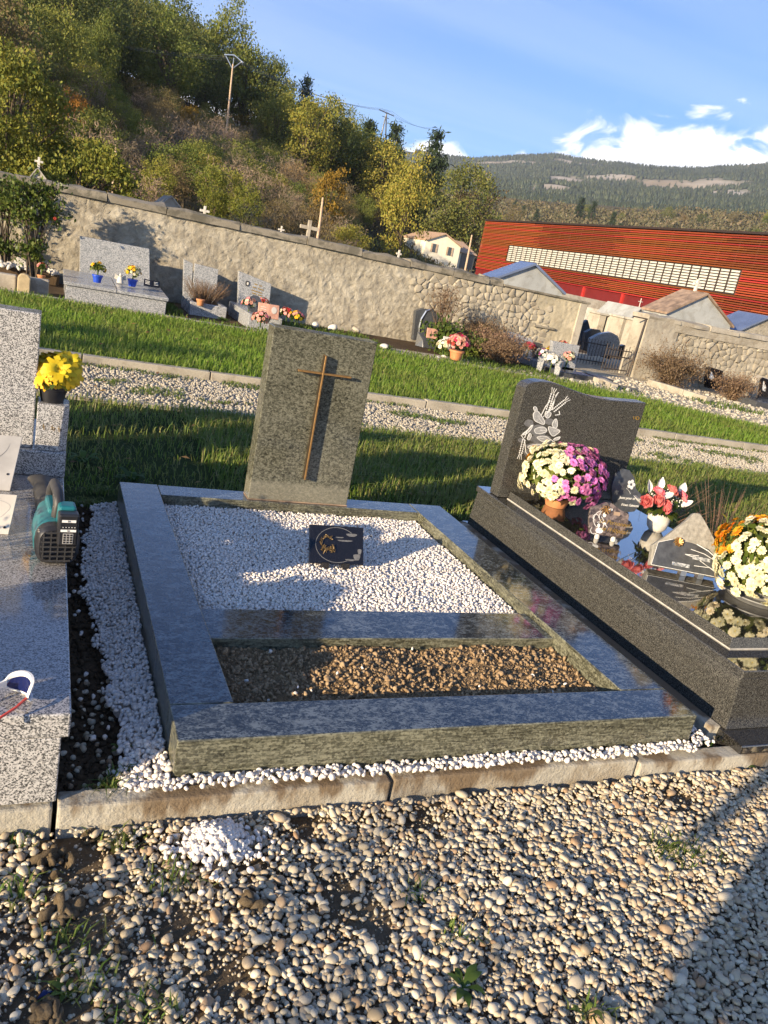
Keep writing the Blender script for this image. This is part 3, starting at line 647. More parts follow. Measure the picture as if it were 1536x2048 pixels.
# ================================================================== GRASS
def blades(name, P, h, w, lean, mat, z=None, rng=RNG):
    n = len(P); a = rng.uniform(0, 6.283, n); d = np.c_[np.cos(a), np.sin(a)]; q = np.c_[-d[:, 1], d[:, 0]]
    h = np.broadcast_to(h, n)*rng.uniform(.55, 1.25, n); w = np.broadcast_to(w, n)*rng.uniform(.7, 1.3, n); l = rng.uniform(.1, 1, n)*lean
    z = np.full(n, -.02) if z is None else z
    B = np.c_[P, z]; V = np.zeros((n, 5, 3))
    side = np.c_[q*w[:, None], np.zeros(n)]; out = np.c_[d, np.zeros(n)]; up = np.array([0, 0, 1.])
    V[:, 0] = B-side; V[:, 1] = B+side
    mid = B+out*(h*l*.35)[:, None]+up*(h*.62)[:, None]
    V[:, 2] = mid+side*.75; V[:, 3] = mid-side*.75
    V[:, 4] = B+out*(h*l*1.05)[:, None]+up*(h*(1-.35*l))[:, None]
    o = (np.arange(n)*5)[:, None]
    F = np.concatenate([np.array([0, 1, 2])+o, np.array([0, 2, 3])+o, np.array([3, 2, 4])+o])
    return fast_mesh(name, V.reshape(-1, 3), F, mat, True)
def in_poly(P, poly):
    x, y = P.T; c = np.zeros(len(P), bool); j = len(poly)-1
    for i in range(len(poly)):
        xi, yi = poly[i]; xj, yj = poly[j]; k = ((yi > y) != (yj > y)) & (x < (xj-xi)*(y-yi)/(yj-yi+1e-12)+xi); c ^= k; j = i
    return c
clump = smoothnoise(7, f=2.2)
P = jgrid(-3, 8.5, 2.0, 4.1, .0155, .8); P = P[seen(np.c_[P, np.full(len(P), .03)], 60)]
keep = (P[:, 1] > 2.08+.12*clump(P[:, 0]*3, P[:, 1]*0)) ; P = P[keep]
dens = np.where((P[:, 0] < .55), np.clip(.5+.5*clump(P[:, 0], P[:, 1]), .15, 1), np.clip(.9+.5*clump(P[:, 0], P[:, 1]), .4, 1)); P = P[RNG.uniform(size=len(P)) < dens]
hh = np.where(P[:, 0] < .5, .05, np.where(P[:, 0] < 2.3, .085, .075))*(1+.45*clump(P[:, 0]*1.7, P[:, 1]*1.7))
hh *= np.clip((P[:, 1]-1.95)*2.2, .35, 1)
link('rough_turf', blades('rough_turf', P, hh, .0030, 1.1, M['rough_grass']), kind='stuff')
P = jgrid(-3, 14, 5.42, 9.4, .026, .9); P = P[in_poly(P, LAWN)]; P = P[seen(np.c_[P, np.full(len(P), .05)], 30)]
link('lawn_grass', blades('lawn_grass', P, .10*(1+.3*clump(P[:, 0], P[:, 1])), .0050, .9, M['grass'], np.full(len(P), .0)), kind='stuff')
# lane gravel with tufts
P = jgrid(-2, 10, 4.16, 5.38, .0255, .6); P = P[seen(np.c_[P, np.full(len(P), 0.)], 20)]; n = len(P)
lane = lumps(ICO1, 10, .25)
link('lane_gravel', scatter('lane_gravel', lane, np.c_[P, np.full(n, -.021)+RNG.uniform(0, .006, n)], RNG.uniform(.007, .0145, (n, 1))*RNG.uniform(.7, 1.3, (n, 3)), rotmats(n, .4), M['lane_pebble'], True), kind='stuff')
Q = jgrid(-2, 10, 4.12, 5.4, .03, .9); tuft = smoothnoise(8, f=4.); Q = Q[(tuft(Q[:, 0], Q[:, 1]*1.3) > .30) | ((Q[:, 1] > 5.27) & (tuft(Q[:, 0]*1.5, Q[:, 1]) > 0))]; Q = np.repeat(Q, 4, 0)+RNG.normal(0, .015, (len(Q)*4, 2))
link('lane_tufts', blades('lane_tufts', Q, .035, .0035, 1.3, M['rough_grass']), kind='stuff')
P = np.vstack([jgrid(8.2, 12.5, 7.2, 11.4, .075, .9), jgrid(4.6, 8.4, 8.95, 9.7, .05, .9)]); P = P[~in_poly(P, LAWN) & seen(np.c_[P, P[:, 0]*0], 10)]; P = P[RNG.uniform(size=len(P)) < .75]; n = len(P)
link('walk_gravel', scatter('walk_gravel', lane, np.c_[P, np.full(n, -.016)], RNG.gamma(3, .006, (n, 1)).clip(.006, .045)*RNG.uniform(.7, 1.3, (n, 3)), rotmats(n, .4), M['lane_pebble'], True), kind='stuff')
n = 260; P = np.vstack([np.c_[RNG.uniform(-1, 6.5, n), RNG.uniform(2.1, 5.3, n), np.full(n, .012)], np.c_[RNG.uniform(-1, 9, n), RNG.uniform(5.5, 9, n), np.full(n, .12)]])
V = []; F = []; a = RNG.uniform(0, 6.28, len(P)); l = RNG.uniform(.012, .028, len(P)); dr = np.c_[np.cos(a), np.sin(a), RNG.uniform(-.3, .3, len(P))]*l[:, None]; sd = np.c_[-np.sin(a), np.cos(a), RNG.uniform(-.3, .3, len(P))]*l[:, None]*.5
V = np.stack([P-dr, P+sd+[0, 0, .005], P+dr, P-sd+[0, 0, .004]], 1).reshape(-1, 3)
link('fallen_leaves', fast_mesh('fallen_leaves', V, (np.arange(len(P))*4)[:, None]+np.array([[0, 1, 2, 3]]), leafmat('dead leaves', [(.22, .11, .04), (.30, .19, .06), (.16, .08, .035), (.33, .24, .09)], .2)), kind='stuff')
# the strips of weeds by the wall
P = np.vstack([jgrid(1.6, 5.9, 9.2, 9.75, .035, .9), jgrid(2.95, 4.55, 9.7, 11.3, .03, .9), jgrid(5.6, 7.5, 9.1, 10.6, .035, .9), jgrid(1.0, 1.45, 9.9, 11.2, .03, .9), jgrid(7.6, 8.8, 8.9, 9.5, .05, .9), jgrid(10.2, 11.5, 8.9, 9.7, .04, .9)])
P = P[RNG.uniform(size=len(P)) < .45+.5*tuft(P[:, 0], P[:, 1])]
link('wall_foot_weeds', blades('wall_foot_weeds', P, .09, .008, 1.2, M['weed']), kind='stuff')
# small tufts on the path and along the kerbs
Q = []
for px, py, k, r, z in ((1370, 1715, 150, .045, -.078), (1320, 1700, 60, .03, -.078), (1490, 1545, 70, .05, -.085), (920, 1880, 30, .025, -.078), (250, 1690, 60, .03, -.078), (160, 1985, 40, .03, -.078), (140, 1900, 50, .04, -.078), (330, 1770, 40, .04, -.078), (830, 1790, 20, .03, -.078), (20, 1690, 40, .03, -.078), (1460, 1480, 90, .03, -.02), (1430, 1460, 70, .02, -.02), (215, 1580, 60, .02, -.02), (240, 1560, 40, .015, -.02), (170, 1010, 120, .03, -.02), (200, 985, 100, .03, -.02), (1180, 2040, 30, .02, -.078), (40, 1790, 40, .04, -.078), (300, 2030, 40, .03, -.078), (1100, 1565, 15, .02, -.078), (1300, 1540, 20, .03, -.078)):
    c = G(px, py, z)[:2]; Q.append(np.c_[RNG.normal(c[0], r, k), RNG.normal(c[1], r*.7, k), np.full(k, z)])
Q = np.vstack(Q); link('grass_tufts', blades('grass_tufts', Q[:, :2], .038, .0022, 1.5, M['rough_grass'], Q[:, 2]), kind='stuff')

def rosette(px, py, z, r, n, label, mat=None, up=.5, name='weed_plant', p=None):
    p = G(px, py, z) if p is None else p; m = MB()
    for k in range(n):
        a = 6.283*k/n+RNG.uniform(-.3, .3); l = r*RNG.uniform(.7, 1.2); e = up*RNG.uniform(.4, 1.3); w = l*.17
        d = np.array([math.cos(a), math.sin(a), 0]); q = np.array([-d[1], d[0], 0]); pts = [np.zeros(3), d*l*.5+[0, 0, l*e*.6], d*l+[0, 0, l*e*.55]]
        m.add([pts[0]-q*w*.2, pts[0]+q*w*.2, pts[1]+q*w, pts[1]-q*w, pts[1]*.55+pts[2]*.45+q*w*.7+[0, 0, l*e*.08], pts[1]*.55+pts[2]*.45-q*w*.7+[0, 0, l*e*.08], pts[2]], [(0, 1, 2, 3), (3, 2, 4, 5), (5, 4, 6)])
    return m.build(name, mat or M['weed'], None, smooth=60, loc=tuple(p), label=label, cat='weed')
rosette(925, 1975, -.073, .05, 8, 'long leaved green weed growing through the lower path gravel', up=.6)
rosette(1480, 1540, -.073, .045, 7, 'leafy weed at the kerb foot, right edge of the path', up=.8)
rosette(1165, 2030, -.073, .035, 6, 'weed with upright leaves at the bottom edge of the path', up=1.)
rosette(1140, 1205, -.01, .035, 10, 'broad leaved weed between the surround and the dark tomb', up=.7)
rosette(238, 1500, -.02, .03, 8, 'small green weed in the dark soil beside the left tomb', up=.9)
rosette(130, 1985, -.073, .03, 7, 'low weed near the left edge of the path', up=.5)
rosette(835, 1795, -.073, .025, 5, 'tiny weed with narrow leaves in mid path gravel', up=.6)
rosette(553, 1858, -.08, .016, 4, 'tiny bright green seedling on the path gravel', up=.5)
for q, lab in (((.95, 2.25, -.02), 'clump of leafy weeds behind the headstone, nearest the surround'), ((1.25, 2.45, -.02), 'clump of leafy weeds to the right behind the headstone'), ((.1, 2.35, -.02), 'broad weed in the shaded turf behind the surround'), ((-.12, 2.6, -.02), 'broad weed in the dark turf beside the left tomb')):
    rosette(0, 0, 0, .085, 16, lab, up=.7, p=q)
# mossy strip between surround and dark tomb
P = np.c_[RNG.uniform(1.61, 1.745, 4000), RNG.uniform(.0, 1.9, 4000)]; P = P[tuft(P[:, 0]*4, P[:, 1]*3) > -.1]
link('gap_weeds', blades('gap_weeds', P, .016, .0028, 1.4, M['weed'], np.full(len(P), -.03)), kind='stuff')
m = MB(); m.box(1.735, 1.785, .05, 1.95, -.06, .028); m.build('kerb', M['kerb'], None, .006, kind='structure')
n = 1800; P = np.c_[RNG.uniform(-.25, -.10, n), RNG.uniform(-.03, 1.9, n)]
link('soil_crumbs', scatter('soil_crumbs', clod1, np.c_[P, np.full(n, -.033)], RNG.gamma(2, .0026, (n, 1)).clip(.0015, .012)*RNG.uniform(.7, 1.2, (n, 3)), rotmats(n), M['soil'], True), kind='stuff')
n = 90; P = np.c_[RNG.uniform(-.24, -.11, n), RNG.uniform(-.035, .5, n)]; 
link('soil_pebbles', scatter('soil_pebbles', riverC, np.c_[P, np.full(n, -.026)], RNG.uniform(.003, .010, (n, 1))*RNG.uniform(.7, 1.2, (n, 3)), rotmats(n, .4), M['river_pebble'], True), kind='stuff')
# ================================================================== FLOWERS
def flower_mesh(name, r, rings, petal_mat, heart_mat, heart=.25, cup=.35, wid=.5):
    """a flower head facing +z: rings of pointed petals round a heart"""
    m = MB()
    for i, (n, k, e) in enumerate(rings):    # petals, length factor, elevation
        for j in range(n):
            a = 6.283*(j+.5*(i % 2))/n+random.uniform(-.12, .12); l = r*k*random.uniform(.88, 1.1); w = wid*6.283*l/n*.55; ee = e+random.uniform(-.12, .12)
            d = np.array([math.cos(a)*math.cos(ee), math.sin(a)*math.cos(ee), math.sin(ee)]); q = np.array([-math.sin(a), math.cos(a), 0]); up = np.cross(d, q)
            b = d*r*.08; mid = d*l*.62+up*l*.06; tip = d*l-up*l*cup*.3
            m.add([b-q*w*.3, b+q*w*.3, mid+q*w, mid-q*w, tip+q*w*.45, tip-q*w*.45], [(0, 1, 2, 3), (3, 2, 4, 5)])
    m.cur = 1
    if heart:
        h = r*heart; m.lathe([(h, 0), (h*.9, h*.35), (h*.5, h*.6)], 7, (0, 0, r*.06))
    return m.mesh(name, [petal_mat, heart_mat], smooth=60)
random.seed(3)
BL = {}
for k, c, h in (('cream', 'petal_cream', 'heart_yellow'), ('pink', 'petal_pink', 'heart_pink'), ('white', 'petal_white', 'heart_yellow'), ('orange', 'petal_orange', 'heart_yellow'), ('yellow', 'petal_yellow', 'heart_yellow'), ('red', 'flower_red', 'heart_pink'), ('salmon', 'petal_salmon', 'heart_yellow')):
    BL[k] = [flower_mesh('blossom', 1., [(11, 1., .12), (9, .78, .5), (6, .5, .9)], M[c], M[h], .2, wid=.9) for _ in range(3)]
def dome_dirs(n, lo=-.35):
    i = np.arange(n)+.5; z = 1-(1-lo)*i/n; p = i*2.39996; r = np.sqrt(np.maximum(0, 1-z*z)); return np.c_[r*np.cos(p), r*np.sin(p), z]
def leaves_ball(c, R, n, ll, lo=-.5, jit=.12, inner=.0):
    D_ = RNG.normal(size=(n, 3)); D_[:, 2] = np.abs(D_[:, 2])*.8+lo*RNG.uniform(0, 1, n); D_ /= np.linalg.norm(D_, axis=1)[:, None]
    k = RNG.uniform(1-jit*2, 1, n)[:, None] if not inner else RNG.uniform(inner, 1, n)[:, None]; Pc = np.asarray(c)+D_*np.asarray(R)*k
    return cards(Pc, ll, D_)
def cards(P, size, N=None, asp=.5, rng=RNG):
    """leaf-shaped quads (bent along the middle) at the points P"""
    n = len(P); R_ = rotmats(n, rng=rng); s = np.broadcast_to(size, n)*rng.uniform(.6, 1.3, n)
    base = np.array([(-.5, 0, 0), (0, -asp*.5, .10), (.5, 0, 0), (0, asp*.5, .10)])
    V = np.einsum('nij,kj->nki', R_, base)*s[:, None, None]+P[:, None, :]
    return V.reshape(-1, 3), (np.arange(n)*4)[:, None]+np.array([[0, 1, 2, 3]])
def mum_pot(name, label, loc, R, hz, n, r_b, pick, pot, leafcol='shrub_leaf', cat='potted flowers', dz=0., lo=-.25, group=None):
    """a dome of chrysanthemums: each blossom a part"""
    t = thing(name, label, cat, loc, group=group)
    pot(t)
    c = np.array([0, 0, hz]); Rv = np.array([R[0], R[1], R[2]])
    V, F = leaves_ball(c, Rv*.95, 1500, .045, -.6, .22); link('foliage', fast_mesh('foliage', V, F, M[leafcol]), t)
    m = MB(); V, F = ICO2; m.add(V*Rv*.72+c+[0, 0, -.0], F.tolist()); m.build('foliage_core', M['leaf_dark'], t, smooth=60)
    m = MB()
    for k in range(26):
        a = RNG.uniform(0, 6.28); m.tube([(0, 0, hz*.3), (math.cos(a)*R[0]*.4, math.sin(a)*R[1]*.4, hz*.6), (math.cos(a)*R[0]*.85, math.sin(a)*R[1]*.85, hz-.1*R[2])], .003, 4)
    m.build('stem', M['weed'], t)
    for d in dome_dirs(n, lo):
        d = d+RNG.normal(0, .05, 3); p = c+d/np.linalg.norm(d)*Rv*(RNG.uniform(.92, 1.05)+.06*math.sin(5*d[0]+3*d[2]+R[0]*40)+.05*math.sin(7*d[1]+1))
        k = pick(d, p)
        if k is None: continue
        nrm = Vector(d/Rv).normalized(); nrm = (nrm+Vector(RNG.normal(0, .22, 3))).normalized()
        o = link('blossom', BL[k][int(RNG.integers(0, 3))], t, tuple(p)); o.rotation_euler = (nrm.to_track_quat('Z', 'Y') @ Euler((0, 0, RNG.uniform(0, 6.28))).to_quaternion()).to_euler()
        o.scale = (r_b*RNG.uniform(.85, 1.15),)*3
    return t

def upright_plant(label, loc, n, h, spread, mat, name='leafy_plant', leaf=.05, cat='plant', stem='weed', group=None, dens=14, sw=.0035):
    t = thing(name, label, cat, loc, group=group); m = MB(); PP = []
    for k in range(n):
        a = RNG.uniform(0, 6.28); r = RNG.uniform(.1, 1)*spread; b = np.array([math.cos(a)*r*.35, math.sin(a)*r*.35, 0]); e = np.array([math.cos(a)*r, math.sin(a)*r, h*RNG.uniform(.6, 1.1)])
        m.tube([b, (b+e)/2+[0, 0, h*.08], e], [sw*h/.3, sw*.85*h/.3, sw*.35*h/.3], 4)
        for u_ in np.linspace(.25, 1, dens): PP.append(b+(e-b)*u_+RNG.normal(0, leaf*.45, 3))
    m.build('stems', M[stem], t); V, F = cards(np.array(PP), leaf, asp=.34); link('foliage', fast_mesh('foliage', V, F, M[mat]), t); return t
# ================================================================== LEFT TOMB
ZL = .225
lt = thing('granite_tomb', 'pale speckled granite tomb with broad polished slab, cut by the left edge', 'tomb', (-.75, .8, 0))
m = MB(); m.box(-1.27, -.256, -.045, 2.05, .0005, .165); m.build('tomb_body', M['grey_granite'], lt, .003, world=True)
m = MB(); m.box(-1.285, -.24, -.047, 2.06, .1665, ZL); m.mi[1] = 1; m.build('slab', [M['grey_granite'], M['grey_granite_polished']], lt, .004, world=True)
ys = float(G(137, 907, .325)[1]); m = MB(); m.box(-1.285, -.238, ys, 2.06, ZL+.001, .325); m.build('step', M['grey_granite'], lt, .006, world=True)
yst = ys+.03
a = Y(83, 628, yst); m = MB(); m.box(-1.1, a[0], yst, yst+.11, .326, a[2])
m.build('headstone', M['grey_granite'], lt, .004, world=True)
p0 = Y(73, 806, yst-.02); p1 = Y(140, 810, yst-.02); zt = p0[2]; yb = yst-.022
m = MB(); xr = p1[0]; xl = p0[0]+.004
m.add([(xl, yb, .326), (xr-.03, yb, .326), (xr, yb+.03, .326), (xr, yb+.12, .326), (xl, yb+.12, .326), (xl, yb, zt), (xr-.018, yb, zt), (xr, yb+.018, zt), (xr, yb+.12, zt), (xl, yb+.12, zt)],
      [(4, 3, 2, 1, 0), (5, 6, 7, 8, 9), (0, 1, 6, 5), (1, 2, 7, 6), (2, 3, 8, 7), (3, 4, 9, 8), (4, 0, 5, 9)])
ped = m.build('flower_pedestal', M['grey_granite'], lt, .003, world=True)
for k, (x, w_) in enumerate(((.025, .006), (.055, .009), (.078, .006))):
    m = MB(); xx = xl+x; zz = .41-.002*k
    m.box(xx, xx+.0016, yb-.001, yb+.001, zz, zz+.02); m.box(xx-w_*.5, xx+w_, yb-.001, yb+.001, zz+.011, zz+.0126); m.box(xx+w_*.8, xx+w_*.8+.0014, yb-.001, yb+.001, zz-.003, zz+.01)
    m.build('gilt_flourish', M['gold'], lt, world=True)

# yellow artificial flowers in a black pot on the pedestal
pc = np.array([(xl+xr)/2-.006, yb+.06, zt])
yf = thing('potted_yellow_flowers', 'black pot of big yellow artificial dahlias standing on the grey granite pedestal', 'potted flowers', pc)
m = MB(); m.lathe([(.040, .0005), (.050, .05), (.054, .052), (.054, .062), (.046, .062), (.044, .05)], 24); m.build('pot', M['black_plastic'], yf, smooth=40)
random.seed(5)
big = flower_mesh('flower_head', .06, [(13, 1., -.15), (12, .95, .25), (10, .75, .6), (7, .5, .9)], M['petal_yellow'], M['petal_orange'], .2, cup=.9, wid=.72)
for px, py, dy, n_ in ((95, 722, .03, (-.2, -.3, 1)), (88, 750, -.03, (-.5, -.8, .5)), (118, 742, -.045, (.0, -.9, .45)), (138, 724, .0, (.3, -.5, .7)), (137, 752, -.035, (.4, -.8, .2)), (108, 716, .05, (0, .2, 1)), (146, 744, .02, (.8, -.3, .4))):
    p = Y(px, py, pc[1]+dy)-pc; o = link('flower_head', big, yf, tuple(p)); o.rotation_euler = Vector(n_).to_track_quat('Z', 'Y').to_euler()
    m = MB(); m.tube([(0, 0, .05), (p[0]*.5, p[1]*.5, .09), tuple(p)], .0025, 5); m.build('stem', M['weed'], yf)
m = MB()
for k in range(16):
    a = 6.283*k/16+RNG.uniform(-.2, .2); l = RNG.uniform(.05, .075); d = np.array([math.cos(a), math.sin(a), 0]); q = np.array([-d[1], d[0], 0]); e = RNG.uniform(-.1, .5)
    b = np.array([0, 0, .065])+d*.025; m.add([b, b+d*l*.5+q*l*.28+[0, 0, l*e*.5+.01], b+d*l+[0, 0, l*e*.4-.01], b+d*l*.5-q*l*.28+[0, 0, l*e*.5+.01]], [(0, 1, 2, 3)])
m.build('leaves', M['leaf_yellow'], yf)
V, F = leaves_ball((0, 0, .09), (.05, .05, .05), 130, .035, -.5, .4); link('foliage', fast_mesh('foliage', V, F, M['shrub_leaf']), yf)

# two memorial plaques on the left tomb
def leaning_plaque(label, tr, br, mat, lean, depth, h_extra=0, art=None, zb=ZL+.002):
    b = G(br[0], br[1], zb); tp = Y(tr[0], tr[1], b[1]+lean); t = thing('memorial_plaque', label, 'plaque', (b[0]-.17, b[1], zb)); hh = tp[2]-zb; dx = tp[0]-b[0]
    uy = np.array([dx, lean, hh]); ln = np.linalg.norm(uy); uy /= ln; uz = np.cross([1, 0, 0], uy); o = np.array([.17, 0, 0])
    m = MB(); m.prism([(-.30, 0), (0, 0), (0, ln), (-.30, ln)], o, (1, 0, 0), uy, -uz, depth); m.build('plate', mat, t, .0015)
    m = MB(); m.box(.06, .10, .0, .035, -.001, .03); m.build('foot', M['black_plastic'], t)
    return t, o, uy, -uz, ln
t1, o, uy, uz, ln = leaning_plaque('grey marble plaque with dark edge leaning on the left tomb, the farther of two', (45, 874), (20, 982), M['plaque_grey'], .09, .014)
m = MB()
pts = [(-.035-.09*(1-math.cos(t)), ln*.86-ln*.55*math.sin(t)*.5-.02*t) for t in np.linspace(0, 1.5, 14)]
for a, b in zip(pts, pts[1:]): m.prism([(a[0], a[1]), (b[0], b[1]), (b[0], b[1]+.003), (a[0], a[1]+.003)], o-uz*.0, (1, 0, 0), uy, -uz, .0006)
m.build('engraving', M['engraving_dim'], t1); m = MB()
m.prism([(-.02+.004*math.cos(t), ln*.3+.004*math.sin(t)) for t in np.linspace(0, 6.28, 9)[:-1]], o, (1, 0, 0), uy, -uz, .002)
m.build('screw_cap', M['black_plastic'], t1)
t2, o, uy, uz, ln = leaning_plaque('pale cream plaque with engraved outlines leaning on the left tomb, nearest the blower', (35, 990), (17, 1069), M['plaque_pale'], .07, .012)
m = MB(); 
for rr, cx, cv in ((.035, -.05, ln*.62), (.028, -.07, ln*.35), (.05, -.1, ln*.5)):
    pts = [(cx+rr*math.cos(t)*(1+.15*math.sin(3*t)), cv+rr*math.sin(t)*.8) for t in np.linspace(-1.4, 2.4, 14)]
    for a, b in zip(pts, pts[1:]):
        m.prism([(a[0], a[1]-.0008), (b[0], b[1]-.0008), (b[0], b[1]+.0008), (a[0], a[1]+.0008)], o, (1, 0, 0), uy, -uz, .0006)
m.build('engraving', M['plaque_grey'], t2)
m = MB(); m.prism([(-.016+.004*math.cos(t), ln*.17+.004*math.sin(t)) for t in np.linspace(0, 6.28, 11)[:-1]], o, (1, 0, 0), uy, -uz, .002); m.build('screw_cap', M['black_plastic'], t2)

# cordless leaf blower lying on the slab
bf = G(112, 1128, ZL); bb = G(80, 958, ZL+.04); dirv = (bb-bf)[:2]; LB = float(np.linalg.norm(dirv)); rz = math.atan2(dirv[1], dirv[0])-math.pi/2
bw = thing('leaf_blower', 'teal and black cordless leaf blower lying on the left granite slab, battery towards the viewer', 'leaf blower', (bf[0], bf[1], ZL), rz)
rB = .062
def ring_tube(mb, prof, n=20):               # (y, z, rx, rz, squareness) sections along local +y
    V = []
    for y, z, rx, r2, sq in prof:
        for j in range(n):
            t = 2*math.pi*j/n; c, s_ = math.cos(t), math.sin(t); c = math.copysign(abs(c)**sq, c); s_ = math.copysign(abs(s_)**sq, s_); V.append((rx*c, y, z+r2*s_))
    k = len(prof); F = [(i*n+j, (i+1)*n+j, (i+1)*n+(j+1) % n, i*n+(j+1) % n) for i in range(k-1) for j in range(n)]
    F += [tuple(range(n)), tuple(range(k*n-1, (k-1)*n-1, -1))]
    mb.add(V, F)
m = MB(); ring_tube(m, [(.03, rB, rB, rB, .7), (.05, rB, rB*1.03, rB*1.03, .7), (.14, rB, rB*1.0, rB, .85), (.21, rB*.98, rB*.85, rB*.86, 1), (.27, rB*.93, rB*.66, rB*.68, 1), (.31, rB*.9, rB*.58, rB*.58, 1)]); m.build('housing', M['teal'], bw, smooth=40)
m = MB(); ring_tube(m, [(.31, rB*.9, .036, .036, 1), (.36, rB*.85, .034, .034, 1), (.375, rB*.85, .037, .037, 1), (.39, rB*.85, .037, .037, 1), (.395, rB*.82, .033, .033, 1), (.5, rB*.75, .030, .030, 1), (.515, rB*.75, .034, .034, 1), (.535, rB*.75, .034, .034, 1), (.54, rB*.72, .029, .029, 1), (LB*.86, .042, .026, .026, 1), (LB*.97, .040, .036, .02, 1), (LB, .040, .043, .018, 1)]); m.build('nozzle_tube', M['charcoal_plastic'], bw, smooth=40)
m = MB(); ring_tube(m, [(-.012, rB*.98, rB*.82, rB*.82, .6), (.0, rB, rB*.98, rB*.98, .65), (.032, rB, rB*1.0, rB*1.0, .7)]); gr = m.build('air_grille', M['black_plastic'], bw, smooth=40)
m = MB()
for k in range(-3, 4):
    z = rB+k*.0145; w = rB*.78*math.sqrt(max(.15, 1-(k/4.4)**2)); m.box(-w, w, -.020, -.011, z-.0022, z+.0022)
for k in range(-2, 3):
    x = k*.02; w = rB*.8*math.sqrt(max(.2, 1-(k/3.2)**2)); m.box(x-.0014, x+.0014, -.0195, -.0112, rB-w, rB+w)
m.build('grille_bars', M['charcoal_plastic'], gr)
m = MB(); m.tube([(0, .07, rB*2), (0, .05, rB*2+.045), (0, .09, rB*2+.068), (0, .2, rB*2+.062), (0, .26, rB*2+.02), (0, .27, rB*1.6)], [.017, .016, .015, .015, .016, .018], 10); hd = m.build('handle', M['charcoal_plastic'], bw, smooth=50)
m = MB(); m.box(-.010, .010, .10, .14, rB*2+.035, rB*2+.056); m.build('trigger', M['black_plastic'], hd, .003)
m = MB(); m.box(-.022, .022, .10, .235, rB*1.75, rB*2+.012); m.build('motor_cover', M['teal'], bw, .008)
m = MB(); m.box(-.004, .046, .005, .06, rB*1.8, rB*2+.055); m.build('battery_mount', M['teal'], bw, .008)
m = MB(); m.box(-.006, .05, -.035, .008, rB*1.15, rB*2+.045); bt = m.build('battery', M['black_plastic'], bw, .006)
def tag_(x0, x1, z0, z1, mat, nm='label_sticker'): 
    m = MB(); m.box(x0, x1, -.0362, -.0352, z0, z1); return m.build(nm, mat, bt)
zb0 = rB*1.15
tag_(.003, .041, zb0+.074, zb0+.0815, M['white']); tag_(.001, .043, zb0+.045, zb0+.052, M['white']); tag_(.008, .036, zb0+.008, zb0+.040, M['plaque_grey'])
m = MB()
for i in range(3):
    for j in range(4): m.box(.010+i*.009, .016+i*.009, -.0369, -.0362, zb0+.010+j*.0075, zb0+.0155+j*.0075)
m.build('pictogram', M['black_plastic'], bt)
m = MB()
for i in range(5): m.box(.006+i*.008, .008+i*.008, -.0367, -.0352, zb0+.058, zb0+.060)
m.build('charge_light', M['white'], bt)
lettering('5A', .007, bt, M['black_plastic'], (.022, -.0364, zb0+.0778), (1, 0, 0), (0, 0, 1)); lettering('5A', .006, bt, M['black_plastic'], (.022, -.0364, zb0+.0485), (1, 0, 0), (0, 0, 1))

# white sunglasses
gp = G(24, 1402, ZL)
sg = thing('sunglasses', 'white framed wraparound sunglasses with dark blue lens lying on the left slab', 'sunglasses', (gp[0], gp[1], ZL), .75)
def lens_patch(mb, a0, a1, r, z0f, z1f, th, n=14):
    V = []
    for t in np.linspace(a0, a1, n):
        for rr in (r, r+th):
            V += [(rr*math.cos(t), rr*math.sin(t), z0f((t-a0)/(a1-a0))), (rr*math.cos(t), rr*math.sin(t), z1f((t-a0)/(a1-a0)))]
    F = []
    for i in range(n-1):
        a = 4*i; b = a+4; F += [(a, a+1, b+1, b), (a+2, b+2, b+3, a+3), (a+1, a+3, b+3, b+1), (a, b, b+2, a+2)]
    F += [(0, 2, 3, 1), (4*n-4, 4*n-3, 4*n-1, 4*n-2)]
    mb.add(V, F)
arc = lambda lo, hi: (lambda u: lo+(hi-lo)*math.sin(math.pi*min(1, max(0, u)))**.5)
m = MB(); lens_patch(m, -1.3, 1.2, .034, arc(.018, .005), arc(.02, .043), .0015); m.build('lens', M['lens'], sg, smooth=50)
m = MB(); lens_patch(m, -1.45, 1.35, .0345, arc(.018, .0), arc(.018, .010), .006); lens_patch(m, -1.45, 1.35, .0345, arc(.022, .041), arc(.026, .054), .006); m.build('frame', M['white'], sg, smooth=50)
m = MB(); lens_patch(m, 1.2, 2.1, .034, arc(.016, .014), arc(.034, .03), .005); m.build('hinge', M['white'], sg, smooth=50)
m = MB(); m.tube([(.004, -.036, .02), (-.03, -.045, .018), (-.08, -.045, .010), (-.1, -.04, .003)], [.0035, .003, .003, .003], 6); m.tube([(-.015, .034, .022), (-.05, .035, .020), (-.1, .03, .004)], [.004, .003, .003], 6); m.build('temple', M['red_plastic'], sg, smooth=50)

